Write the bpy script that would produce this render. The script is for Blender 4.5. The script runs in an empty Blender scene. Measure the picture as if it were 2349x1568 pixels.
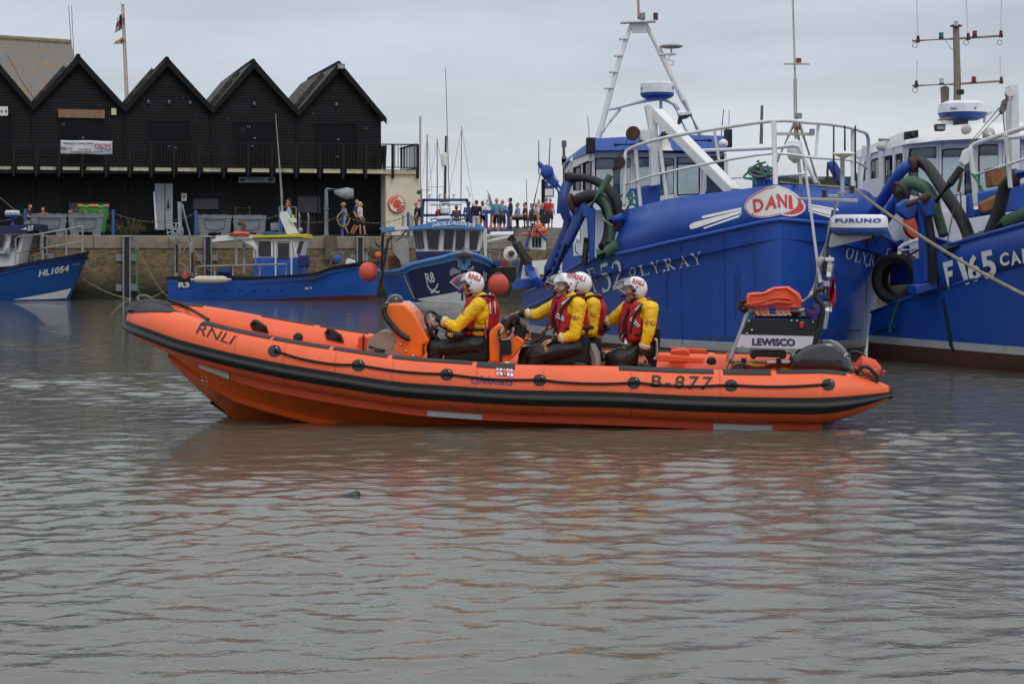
import bpy,bmesh,math,random
import numpy as np
from mathutils import Vector,Matrix,Quaternion,noise
from mathutils.bvhtree import BVHTree
R=math.radians
random.seed(7)
SC=bpy.context.scene
COL=SC.collection
# ------------------------------------------------------------------ camera
FPX,CU,CV,CAMH=4140.0,1174.5,596.0,1.88 # focal length and centre in units of a 2349 px wide picture
cam_d=bpy.data.cameras.new('camera'); cam=bpy.data.objects.new('camera',cam_d); COL.objects.link(cam)
cam.location=(0,0,CAMH); cam.rotation_euler=(R(90),0,0)
cam_d.sensor_width=36; cam_d.lens=FPX/2349*36
cam_d.shift_y=(CV-784.0)/2349
cam_d.clip_start=.1; cam_d.clip_end=9000
SC.camera=cam
CAM=Vector((0,0,CAMH))
# ------------------------------------------------------------------ world, sun, exposure
SUN_EL,SUN_AZ=52,205
w=bpy.data.worlds.new('World'); SC.world=w; w.use_nodes=True
def build_world():
 nt=w.node_tree; nt.nodes.clear(); L=nt.links.new; N=nt.nodes.new
 out=N('ShaderNodeOutputWorld'); bg=N('ShaderNodeBackground'); bg.inputs[1].default_value=.1
 sky=N('ShaderNodeTexSky'); sky.sky_type='NISHITA'; sky.sun_disc=False
 sky.sun_elevation=R(SUN_EL); sky.sun_rotation=R(SUN_AZ)
 tc=N('ShaderNodeTexCoord'); sep=N('ShaderNodeSeparateXYZ'); L(tc.outputs['Generated'],sep.inputs[0])
 ramp=N('ShaderNodeValToRGB'); cr=ramp.color_ramp
 cr.elements[0].position=0; cr.elements[0].color=(.64,.675,.70,1)
 cr.elements[1].position=1; cr.elements[1].color=(1.12,1.14,1.18,1)
 for p,c in((.05,(.60,.645,.69,1)),(.11,(.51,.56,.625,1)),(.2,(.50,.55,.62,1)),(.45,(.76,.80,.87,1))):
  e=cr.elements.new(p); e.color=c
 L(sep.outputs[2],ramp.inputs[0])
 mp=N('ShaderNodeMapping'); mp.inputs['Scale'].default_value=(3.2,3.2,17); mp.inputs['Location'].default_value=(.7,.3,.2)
 L(tc.outputs['Generated'],mp.inputs[0])
 n1=N('ShaderNodeTexNoise'); n1.inputs['Scale'].default_value=1.5; n1.inputs['Detail'].default_value=6; n1.inputs['Roughness'].default_value=.52
 L(mp.outputs[0],n1.inputs['Vector'])
 r2=N('ShaderNodeMapRange'); r2.inputs[1].default_value=.3; r2.inputs[2].default_value=.72; r2.inputs[3].default_value=.85; r2.inputs[4].default_value=1.17
 L(n1.outputs[0],r2.inputs[0])
 m1=N('ShaderNodeVectorMath'); m1.operation='SCALE'; L(ramp.outputs[0],m1.inputs[0]); L(r2.outputs[0],m1.inputs['Scale'])
 m2=N('ShaderNodeVectorMath'); m2.operation='SCALE'; L(m1.outputs[0],m2.inputs[0]); m2.inputs['Scale'].default_value=9.3
 m3=N('ShaderNodeVectorMath'); m3.operation='SCALE'; L(sky.outputs[0],m3.inputs[0]); m3.inputs['Scale'].default_value=.06
 m4=N('ShaderNodeVectorMath'); m4.operation='ADD'; L(m2.outputs[0],m4.inputs[0]); L(m3.outputs[0],m4.inputs[1])
 L(m4.outputs[0],bg.inputs[0]); L(bg.outputs[0],out.inputs[0])
build_world()
sd=bpy.data.lights.new('sun','SUN'); sd.energy=.7; sd.angle=R(25); sd.color=(1,.97,.92)
so=bpy.data.objects.new('sun',sd); COL.objects.link(so)
# light comes from behind the camera, high and a little to the right
_dir=Vector((-math.sin(R(SUN_AZ-180))*-1*math.cos(R(SUN_EL)),math.cos(R(SUN_AZ-180))*-1*math.cos(R(SUN_EL)),math.sin(R(SUN_EL))))
so.rotation_euler=_dir.to_track_quat('Z','Y').to_euler(); so.location=(20,-20,60)
vs=SC.view_settings; vs.view_transform='Standard'; vs.look='None'; vs.exposure=.14; vs.gamma=1; vs.use_curve_mapping=False
SC.cycles.max_bounces=6; SC.cycles.transparent_max_bounces=12; SC.cycles.caustics_reflective=False; SC.cycles.caustics_refractive=False
# ------------------------------------------------------------------ picture <-> place
def ray(u,v):return Vector(((u-CU)/FPX,1.0,(CV-v)/FPX))
def P(u,v,Y):return CAM+ray(u,v)*Y
def PT(pts,Y=None):return[P(p[0],p[1],p[2]if len(p)>2 else Y)for p in pts]
def PLN(u,v,p0,n):
 d=ray(u,v); s=(p0-CAM).dot(n)/d.dot(n); return CAM+d*s
def px(n,Y):return n*Y/FPX
def zc(c,x0,y0,pts): # crop -> picture coordinates: scale, origin
 return[((x0+c*p[0]),(y0+c*p[1]))+tuple(p[2:])for p in pts]
# ------------------------------------------------------------------ materials
def lin(c):
 if isinstance(c,str):c=tuple(int(c[i:i+2],16)/255 for i in(1,3,5))
 return tuple((x/12.92 if x<=.04045 else((x+.055)/1.055)**2.4)for x in c[:3])
MATS={}
def M(name,col='#808080',rough=.5,metal=0.,var=.15,scale=4.,bump=0.,bscale=30.,spec=.5,dirt=None,dscale=2.5,damt=.25,coat=0.,stretch=None,wave=None,sheen=0.):
 if name in MATS:return MATS[name]
 m=bpy.data.materials.new(name); m.use_nodes=True; nt=m.node_tree; L=nt.links.new; N=nt.nodes.new
 b=nt.nodes['Principled BSDF']; c=lin(col)
 b.inputs['Roughness'].default_value=rough; b.inputs['Metallic'].default_value=metal
 b.inputs['Specular IOR Level'].default_value=spec; b.inputs['Coat Weight'].default_value=coat
 tc=N('ShaderNodeTexCoord'); vec=tc.outputs['Object']
 if stretch:
  mp=N('ShaderNodeMapping'); mp.inputs['Scale'].default_value=stretch; L(vec,mp.inputs[0]); vec2=mp.outputs[0]
 else:vec2=vec
 n=N('ShaderNodeTexNoise'); n.inputs['Scale'].default_value=scale; n.inputs['Detail'].default_value=5; n.inputs['Roughness'].default_value=.6
 L(vec2,n.inputs['Vector'])
 mx=N('ShaderNodeMix'); mx.data_type='RGBA'
 mx.inputs[6].default_value=(*[x*(1-var)for x in c],1); mx.inputs[7].default_value=(*[min(1,x*(1+var))for x in c],1)
 mr=N('ShaderNodeMapRange'); mr.inputs[1].default_value=.3; mr.inputs[2].default_value=.7; L(n.outputs[0],mr.inputs[0]); L(mr.outputs[0],mx.inputs[0])
 colo=mx.outputs[2]
 if dirt:
  dn=N('ShaderNodeTexNoise'); dn.inputs['Scale'].default_value=dscale; dn.inputs['Detail'].default_value=8; dn.inputs['Roughness'].default_value=.68
  L(vec2,dn.inputs['Vector'])
  dr=N('ShaderNodeMapRange'); dr.inputs[1].default_value=.5; dr.inputs[2].default_value=.72; dr.inputs[4].default_value=damt*2; L(dn.outputs[0],dr.inputs[0])
  cl=N('ShaderNodeClamp'); L(dr.outputs[0],cl.inputs[0])
  mx2=N('ShaderNodeMix'); mx2.data_type='RGBA'; L(cl.outputs[0],mx2.inputs[0]); L(colo,mx2.inputs[6]); mx2.inputs[7].default_value=(*lin(dirt),1); colo=mx2.outputs[2]
 L(colo,b.inputs['Base Color'])
 rr=N('ShaderNodeMapRange'); rr.inputs[3].default_value=max(0,rough-.1); rr.inputs[4].default_value=min(1,rough+.12); L(n.outputs[0],rr.inputs[0]); L(rr.outputs[0],b.inputs['Roughness'])
 hn=None
 if bump:
  bn=N('ShaderNodeTexNoise'); bn.inputs['Scale'].default_value=bscale; bn.inputs['Detail'].default_value=4; L(vec2,bn.inputs['Vector'])
  bp=N('ShaderNodeBump'); bp.inputs['Strength'].default_value=bump; bp.inputs['Distance'].default_value=.02; L(bn.outputs[0],bp.inputs['Height']); L(bp.outputs[0],b.inputs['Normal']); hn=bp
 if wave: # (axis, pitch in metres, depth, profile): boards, ribs, corrugations
  ax,pitch,dep,prof=wave
  wv=N('ShaderNodeTexWave'); wv.bands_direction=ax; wv.wave_profile=prof; wv.inputs['Scale'].default_value=.314159/pitch; wv.inputs['Distortion'].default_value=.15; wv.inputs['Detail Scale'].default_value=.4
  L(vec,wv.inputs['Vector'])
  bp2=N('ShaderNodeBump'); bp2.inputs['Strength'].default_value=1; bp2.inputs['Distance'].default_value=dep; L(wv.outputs['Fac'],bp2.inputs['Height'])
  if hn:L(hn.outputs[0],bp2.inputs['Normal'])
  L(bp2.outputs[0],b.inputs['Normal'])
 MATS[name]=m; return m
def glass_mat(name,tint,alpha,rough=.03):
 if name in MATS:return MATS[name]
 m=bpy.data.materials.new(name); m.use_nodes=True; nt=m.node_tree; L=nt.links.new; N=nt.nodes.new
 nt.nodes.remove(nt.nodes['Principled BSDF']); out=nt.nodes['Material Output']
 t=N('ShaderNodeBsdfTransparent'); t.inputs[0].default_value=(*lin(tint),1)
 d=N('ShaderNodeBsdfDiffuse'); d.inputs[0].default_value=(*lin('#2a3036' if alpha<.9 else '#c9ced4'),1)
 g=N('ShaderNodeBsdfGlossy'); g.inputs['Roughness'].default_value=rough
 n=N('ShaderNodeTexNoise'); n.inputs['Scale'].default_value=3
 a=N('ShaderNodeMath'); a.operation='MULTIPLY_ADD'; L(n.outputs[0],a.inputs[0]); a.inputs[1].default_value=.15; a.inputs[2].default_value=1-alpha-.075
 m1=N('ShaderNodeMixShader'); L(a.outputs[0],m1.inputs[0]); L(t.outputs[0],m1.inputs[1]); L(d.outputs[0],m1.inputs[2])
 f=N('ShaderNodeFresnel'); f.inputs[0].default_value=1.5
 m2=N('ShaderNodeMixShader'); L(f.outputs[0],m2.inputs[0]); L(m1.outputs[0],m2.inputs[1]); L(g.outputs[0],m2.inputs[2])
 L(m2.outputs[0],out.inputs[0]); MATS[name]=m; return m
# ------------------------------------------------------------------ objects
ORG={}
SINGLES=set('cable fitting aerial_foot whip_aerial navigation_lamp shackle side_pouch pipe_flange bolt bracket lamp_box switch knob light_bar deck_lamp aerial_lead dome_aerial step ear_boss feet wheel block deck_board skid superstructure scupper lamp red_lamp rust_patch stripe name_patch reflective_strip cutlass wing_emblem stem_stripe bow_white lacing_tab deck_fitting delivery_hose suction_hose hinge_pin hinge strop stanchion padding canopy_post white_rail mast_fitting aerial_dome strap_yellow exhaust wire chain emblem_white mount worn_vane canopy side_panel equipment_box canvas_strap droppings picture winch'.split())
def thing(name,label,cat,loc,group=None):
 o=bpy.data.objects.new(name,None); COL.objects.link(o); o.empty_display_size=.2
 o.location=loc; ORG[o.name]=Vector(loc); tag(o,label,cat,group); return o
def tag(o,label=None,cat=None,group=None,kind=None):
 if label:o['label']=label
 if cat:o['category']=cat
 if group:o['group']=group
 if kind:o['kind']=kind
 return o
def kids(o):return[c for c in bpy.data.objects if c.parent==o]
def copy_tree(o,parent=None):
 c=o.copy(); COL.objects.link(c); ORG[c.name]=ORG[o.name].copy()
 if parent:c.parent=parent
 for ch in kids(o):copy_tree(ch,c)
 return c
def dup(root,loc,label,rz=0,sc=1):
 c=copy_tree(root); c.location=loc; c.rotation_euler=(0,0,rz); c.scale=(sc,sc,sc)
 if label:c['label']=label
 return c
def frame(d,up=Vector((0,0,1))):
 d=d.normalized()
 if abs(d.dot(up))>.98:up=Vector((0,1,0))
 x=d.cross(up).normalized(); y=x.cross(d).normalized(); return x,y
class MB:
 def __init__(s):s.V=[]; s.F=[]; s.mi=[]; s.cur=0
 def add(s,vs,fs):
  b=len(s.V); s.V+=[Vector(v)for v in vs]
  for f in fs:s.F.append([i+b for i in f]); s.mi.append(s.cur)
  return s
 def mat(s,i):s.cur=i; return s
 def hexa(s,c): # 8 corners: bottom 4, top 4
  return s.add(c,[(0,3,2,1),(4,5,6,7),(0,1,5,4),(1,2,6,5),(2,3,7,6),(3,0,4,7)])
 def box(s,c,d,R3=None):
  c=Vector(c); h=[x/2 for x in d]
  cs=[Vector((sx*h[0],sy*h[1],sz*h[2]))for sz in(-1,1)for sx,sy in((-1,-1),(1,-1),(1,1),(-1,1))]
  return s.hexa([c+(R3@v if R3 else v)for v in cs])
 def beam(s,a,b,wd,ht,up=Vector((0,0,1))):
  a=Vector(a); b=Vector(b); x,y=frame(b-a,up)
  q=[(-x*wd-y*ht)/2,(x*wd-y*ht)/2,(x*wd+y*ht)/2,(-x*wd+y*ht)/2]
  return s.hexa([a+v for v in q]+[b+v for v in q])
 def cyl(s,a,b,r0,r1=None,n=12,cap=True):
  a=Vector(a); b=Vector(b); r1=r0 if r1 is None else r1; x,y=frame(b-a)
  vs=[]
  for p,r in((a,r0),(b,r1)):
   for i in range(n):
    t=2*math.pi*i/n; vs.append(p+(x*math.cos(t)+y*math.sin(t))*r)
  fs=[(i,(i+1)%n,n+(i+1)%n,n+i)for i in range(n)]
  if cap:fs+=[tuple(range(n-1,-1,-1)),tuple(range(n,2*n))]
  return s.add(vs,fs)
 def tube(s,pts,r,n=8,closed=False,cap=True,sm=0):
  pts=[Vector(p)for p in pts]
  if sm:pts=spline(pts,sm,closed)
  m=len(pts); rs=r if isinstance(r,(list,tuple))else[r]*m
  if len(rs)!=m:rs=list(np.interp(np.linspace(0,1,m),np.linspace(0,1,len(rs)),rs))
  rings=[]; prev=None
  for i,p in enumerate(pts):
   a=pts[i-1]if(i>0 or closed)else p; b=pts[(i+1)%m]if(i<m-1 or closed)else p
   d=(b-a)
   if d.length<1e-9:d=Vector((0,0,1))
   d.normalize()
   if prev is None:x,y=frame(d)
   else:
    x=prev-d*prev.dot(d)
    if x.length<1e-6:x,y=frame(d)
    x.normalize(); y=d.cross(x)
   prev=x
   rings.append([p+(x*math.cos(2*math.pi*k/n)+y*math.sin(2*math.pi*k/n))*rs[i]for k in range(n)])
  return s.loft(rings,True,cap and not closed,closed)
 def loft(s,rings,ring_closed=True,cap=True,closed=False):
  n=len(rings[0]); m=len(rings); vs=[v for r in rings for v in r]; fs=[]
  for i in range(m if closed else m-1):
   j=(i+1)%m
   for k in range(n if ring_closed else n-1):
    l=(k+1)%n; fs.append((i*n+k,i*n+l,j*n+l,j*n+k))
  if cap:fs+=[tuple(range(n-1,-1,-1)),tuple((m-1)*n+k for k in range(n))]
  return s.add(vs,fs)
 def ball(s,c,r,n=14,m=9,R3=None):
  c=Vector(c); r=(r,r,r)if not hasattr(r,'__len__')else r; vs=[]; fs=[]
  for i in range(m+1):
   ph=math.pi*i/m
   for k in range(n):
    t=2*math.pi*k/n; q=Vector((r[0]*math.sin(ph)*math.cos(t),r[1]*math.sin(ph)*math.sin(t),r[2]*math.cos(ph)))
    vs.append(c+(R3@q if R3 else q))
  for i in range(m):
   for k in range(n):
    l=(k+1)%n; fs.append((i*n+k,(i+1)*n+k,(i+1)*n+l,i*n+l))
  return s.add(vs,fs)
 def lathe(s,c,prof,axis=Vector((0,0,1)),n=20):
  c=Vector(c); axis=Vector(axis).normalized(); x,y=frame(axis)
  rings=[[c+axis*h+(x*math.cos(2*math.pi*k/n)+y*math.sin(2*math.pi*k/n))*max(r,1e-4)for k in range(n)]for r,h in prof]
  return s.loft(rings,True,True)
 def prism(s,poly,ext):
  n=len(poly); ext=Vector(ext); vs=[Vector(p)for p in poly]+[Vector(p)+ext for p in poly]
  return s.add(vs,[tuple(range(n)),tuple(range(2*n-1,n-1,-1))]+[(i,n+i,n+(i+1)%n,(i+1)%n)for i in range(n)])
 def torus(s,c,axis,Rr,r,n=28,k=8,a0=0,a1=360):
  c=Vector(c); x,y=frame(Vector(axis)); full=a1-a0>=360
  m=n if full else n+1
  return s.tube([c+(x*math.cos(R(a0+(a1-a0)*i/n))+y*math.sin(R(a0+(a1-a0)*i/n)))*Rr for i in range(m)],r,k,closed=full)
 def poly(s,pts):return s.add(pts,[tuple(range(len(pts)))])
 def bvh(s):return BVHTree.FromPolygons([tuple(v)for v in s.V],s.F)
 def pieces(s): # the loose pieces of this mesh, each as a builder of its own
  par=list(range(len(s.V)))
  def find(i):
   while par[i]!=i:par[i]=par[par[i]]; i=par[i]
   return i
  for f in s.F:
   r=find(f[0])
   for i in f[1:]:par[find(i)]=r
  gr={}
  for f,k in zip(s.F,s.mi):gr.setdefault(find(f[0]),[]).append((f,k))
  out=[]
  for fs in gr.values():
   mp={}; m=MB()
   for f,k in fs:
    for i in f:
     if i not in mp:mp[i]=len(m.V); m.V.append(s.V[i])
    m.F.append([mp[i]for i in f]); m.mi.append(k)
   out.append(m)
  return out
 def build(s,name,mats,parent=None,smooth=35,bevel=0.,origin=None,solid=0.,fix=True,seg=2):
  if parent is not None and name in SINGLES:
   ps=s.pieces()
   if len(ps)>1:return[p.build(name,mats,parent,smooth,bevel,origin,solid,fix,seg)for p in ps][0]
  me=bpy.data.meshes.new(name)
  V=np.array([tuple(v)for v in s.V])
  if parent is not None:org=ORG[parent.name]
  elif origin is not None:org=Vector(origin)
  else:
   mn,mxx=V.min(0),V.max(0); org=Vector(((mn[0]+mxx[0])/2,(mn[1]+mxx[1])/2,mn[2]))
  me.from_pydata([tuple(v)for v in V-np.array(org)],[],s.F)
  if not isinstance(mats,(list,tuple)):mats=[mats]
  for m in mats:me.materials.append(m)
  if len(mats)>1:me.polygons.foreach_set('material_index',s.mi)
  if fix:
   bm=bmesh.new(); bm.from_mesh(me); bmesh.ops.recalc_face_normals(bm,faces=bm.faces); bm.to_mesh(me); bm.free()
  if smooth:
   me.polygons.foreach_set('use_smooth',[True]*len(me.polygons)); me.set_sharp_from_angle(angle=R(smooth))
  o=bpy.data.objects.new(name,me); COL.objects.link(o); ORG[o.name]=org
  if parent is not None:o.parent=parent
  else:o.location=org
  if solid:
   md=o.modifiers.new('solid','SOLIDIFY'); md.thickness=abs(solid); md.offset=-1 if solid>0 else 1
  if bevel:
   md=o.modifiers.new('bevel','BEVEL'); md.width=bevel; md.segments=seg; md.limit_method='ANGLE'; md.angle_limit=R(40)
   md.harden_normals=False
  return o
def spline(pts,k=6,closed=False):
 pts=[Vector(p)for p in pts]; n=len(pts); out=[]
 for i in range(n if closed else n-1):
  if closed:a,b,c,d=(pts[(i+j)%n]for j in(-1,0,1,2))
  else:a,b,c,d=pts[max(i-1,0)],pts[i],pts[i+1],pts[min(i+2,n-1)]
  for j in range(k):
   t=j/k; out.append(.5*((2*b)+(c-a)*t+(2*a-5*b+4*c-d)*t*t+(3*b-a-3*c+d)*t**3))
 if not closed:out.append(pts[-1])
 return out
def spl2(pts,k=5): # spline through tuples of any length
 A=np.array(pts,float); n=len(A); out=[]
 for i in range(n-1):
  a,b,c,d=A[max(i-1,0)],A[i],A[i+1],A[min(i+2,n-1)]
  for j in range(k):
   t=j/k; out.append(.5*((2*b)+(c-a)*t+(2*a-5*b+4*c-d)*t*t+(3*b-a-3*c+d)*t**3))
 out.append(A[-1]); return[tuple(x)for x in out]
def sag(a,b,d,n=10):
 a=Vector(a); b=Vector(b); return[a.lerp(b,i/n)-Vector((0,0,d*4*(i/n)*(1-i/n)))for i in range(n+1)]
# ------------------------------------------------------------------ painted marks that lie on a surface
def text2d(s,bold=0.,shear=0.,spacing=1.):
 cu=bpy.data.curves.new('t','FONT'); cu.body=s; cu.size=1; cu.offset=bold; cu.shear=shear; cu.space_character=spacing; cu.resolution_u=3
 o=bpy.data.objects.new('t',cu); me=o.to_mesh()
 V=np.array([tuple(v.co)[:2]for v in me.vertices]); F=[list(p.vertices)for p in me.polygons]
 o.to_mesh_clear(); bpy.data.objects.remove(o); bpy.data.curves.remove(cu); return V,F
def arc(cx,cy,rx,ry,a0,a1,n=10):return[(cx+rx*math.cos(R(a0+(a1-a0)*i/n)),cy+ry*math.sin(R(a0+(a1-a0)*i/n)))for i in range(n+1)]
def sgl(pts,w0,w1=None):
 w1=w0 if w1 is None else w1; n=len(pts); l=[]; r_=[]
 for i,p in enumerate(pts):
  a=pts[max(i-1,0)]; b=pts[min(i+1,n-1)]; d=(b[0]-a[0],b[1]-a[1]); q=math.hypot(*d)or 1
  nn=(-d[1]/q,d[0]/q); wd=(w0[i]if isinstance(w0,list)else w0+(w1-w0)*i/max(1,n-1))/2
  l.append((p[0]+nn[0]*wd,p[1]+nn[1]*wd)); r_.append((p[0]-nn[0]*wd,p[1]-nn[1]*wd))
 return[[l[i],l[i+1],r_[i+1],r_[i]]for i in range(n-1)]
def serif_glyph(c): # stroke built roman capitals in a box about 1 high
 TH,th,sr=.15,.05,.045
 S=lambda x,y,wd=.3:sgl([(x-wd/2,y),(x+wd/2,y)],sr)
 g=[]
 if c=='F':g=sgl([(.2,0),(.2,1)],TH)+sgl([(.2,.97),(.72,.97)],th)+sgl([(.2,.52),(.55,.52)],th)+S(.2,.02)+sgl([(.72,1),(.74,.72)],.06,.03)+sgl([(.55,.64),(.55,.40)],.05)+S(.12,.98,.2); wd=.85
 elif c=='O':
  n=22; pts=arc(.42,.5,.34,.47,90,450,n); g=sgl(pts,[.055+.10*abs(math.cos(R(90+360*i/n)))for i in range(n+1)]); wd=.9
 elif c=='L':g=sgl([(.22,0),(.22,1)],TH)+sgl([(.22,.03),(.68,.03)],.06)+S(.22,.98)+S(.18,.02,.2)+sgl([(.68,0),(.70,.25)],.07,.03); wd=.78
 elif c=='Y':g=sgl([(.08,1),(.40,.47)],TH)+sgl([(.72,1),(.42,.47)],th)+sgl([(.40,.5),(.40,0)],TH)+S(.1,.98)+S(.72,.98,.24)+S(.4,.02); wd=.85
 elif c=='R':g=sgl([(.2,0),(.2,1)],TH)+sgl([(.2,.97)]+arc(.42,.75,.22,.22,90,-90,10)+[(.2,.52)],[.05]*3+[.08,.13,.15,.15,.13,.09]+[.05]*4)+sgl([(.40,.52),(.78,.02)],TH)+S(.2,.02)+S(.8,.02,.2)+S(.12,.98,.2); wd=.92
 elif c=='A':g=sgl([(.10,0),(.40,1)],th)+sgl([(.38,1),(.70,0)],TH)+sgl([(.2,.33),(.58,.33)],th)+S(.1,.02,.26)+S(.71,.02,.3); wd=.85
 elif c==',':g=sgl(arc(.12,.06,.06,.06,0,360,8),.06)+sgl([(.17,.05),(.08,-.2)],.09,.02); wd=.28
 elif c=='5':g=sgl([(.2,1),(.17,.56)],.06)+sgl([(.2,.94),(.68,.97)],.13,.12)+sgl([(.17,.56)]+arc(.36,.32,.30,.30,115,-110,14)+[(.1,.06)],[.04,.05,.08,.12,.16,.19,.2,.2,.19,.17,.15,.12,.1,.08,.09,.14,.2]); wd=.8
 elif c=='2':g=sgl([(.14,.78)]+arc(.38,.72,.25,.25,160,-30,10)+[(.3,.25),(.08,.05)],[.16,.12,.06,.06,.08,.12,.16,.18,.18,.16,.14,.12,.08,.06])+sgl([(.06,.07),(.7,.07)],.15)+sgl([(.68,.0),(.74,.28)],.1,.03); wd=.85
 elif c==' ':wd=.45
 else:wd=.5
 return g,wd
def serif2d(s,gap=.06):
 V=[]; F=[]; x=0
 for c in s:
  g,wd=serif_glyph(c)
  for k,q in enumerate(g):
   b=len(V); V+=[(p[0]+x,p[1],k)for p in q]; F.append([b,b+1,b+2,b+3])
  x+=wd+gap
 return np.array(V),F
def bil(q,s,t):
 a,b,c,d=[np.array(p,float)for p in q] # bl br tr tl
 return(a*(1-s)+b*s)*(1-t)+(d*(1-s)+c*s)*t
def decal(name,V,F,bvh,mat,parent,off=.006,step=10.,label=None,maxd=None):
 """picture-plane outline V,F is laid onto the surface it is painted on"""
 bm=bmesh.new(); vs=[bm.verts.new((p[0],p[1],p[2]if len(p)>2 else 0))for p in V]
 for f in F:
  try:bm.faces.new([vs[i]for i in f])
  except ValueError:pass
 V=np.array([tuple(p)[:2]for p in V])
 for ax in(0,1):
  lo,hi=V[:,ax].min(),V[:,ax].max(); k=int((hi-lo)/step)
  for i in range(1,k+1):
   co=[0,0,0]; co[ax]=lo+(hi-lo)*i/(k+1); no=[0,0,0]; no[ax]=1
   bmesh.ops.bisect_plane(bm,geom=bm.verts[:]+bm.edges[:]+bm.faces[:],plane_co=co,plane_no=no)
 bmesh.ops.triangulate(bm,faces=bm.faces[:])
 bm.verts.ensure_lookup_table(); pos={}
 for i,vv in enumerate(bm.verts):
  d=ray(vv.co.x,vv.co.y).normalized(); h,nrm,fi,dist=bvh.ray_cast(CAM,d)
  if h is None or(maxd and dist>maxd):pos[i]=None; continue
  if nrm.dot(d)>0:nrm=-nrm
  pos[i]=h+nrm*(off+.0012*vv.co.z)
 bm.verts.index_update(); mb=MB(); mp={}
 for i,p in pos.items():
  if p is not None:mp[i]=len(mb.V); mb.V.append(p)
 for f in bm.faces:
  ids=[vv.index for vv in f.verts]
  if all(i in mp for i in ids):
   pp=[mb.V[mp[i]]for i in ids]
   if max((pp[0]-pp[1]).length,(pp[1]-pp[2]).length,(pp[0]-pp[2]).length)<.6:mb.F.append([mp[i]for i in ids]); mb.mi.append(0)
 bm.free()
 if not mb.F:print('EMPTY DECAL',name); return None
 o=mb.build(name,mat,parent,smooth=60,fix=False)
 if label:o['label']=label
 return o
def decal_text(name,s,quad,bvh,mat,parent,bold=0.,shear=0.,serif=False,spacing=1.,off=.006,step=9.,fn=None,label=None,gap=.06):
 V,F=serif2d(s,gap)if serif else text2d(s,bold,shear,spacing)
 if not serif:lo,hi=V.min(0),V.max(0)
 else:lo,hi=V.min(0)[:2],V.max(0)[:2]; lo[1]=0; hi[1]=1
 q=[]
 for p in V:
  st=(p[:2]-lo)/(hi-lo); q.append(tuple(bil(quad,st[0],st[1]))+((p[2],)if len(p)>2 else(0,)))
 return decal(name,q,F,bvh,mat,parent,off,step,label=label)
def decal_poly(name,polys,bvh,mat,parent,off=.006,step=10.,label=None):
 V=[]; F=[]
 for p in polys:F.append(list(range(len(V),len(V)+len(p)))); V+=[tuple(q[:2])for q in p]
 return decal(name,V,F,bvh,mat,parent,off,step,label=label)
def ell(cu,cv,ru,rv,rot=0,n=24):
 c,s_=math.cos(R(rot)),math.sin(R(rot)); return[(cu+ru*math.cos(2*math.pi*i/n)*c-rv*math.sin(2*math.pi*i/n)*s_,cv+ru*math.cos(2*math.pi*i/n)*s_+rv*math.sin(2*math.pi*i/n)*c)for i in range(n)]
def text3d(mb,s,bl,br,up,bold=0.,shear=0.,off=Vector((0,0,0)),serif=False): # flat lettering straight into a mesh
 V,F=serif2d(s)if serif else text2d(s,bold,shear); lo,hi=V.min(0),V.max(0); bl=Vector(bl); br=Vector(br); up=Vector(up)
 vs=[bl+(br-bl)*((p[0]-lo[0])/(hi[0]-lo[0]))+up*((p[1]-lo[1])/(hi[1]-lo[1]))+off for p in V]
 return mb.add(vs,F)
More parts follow.
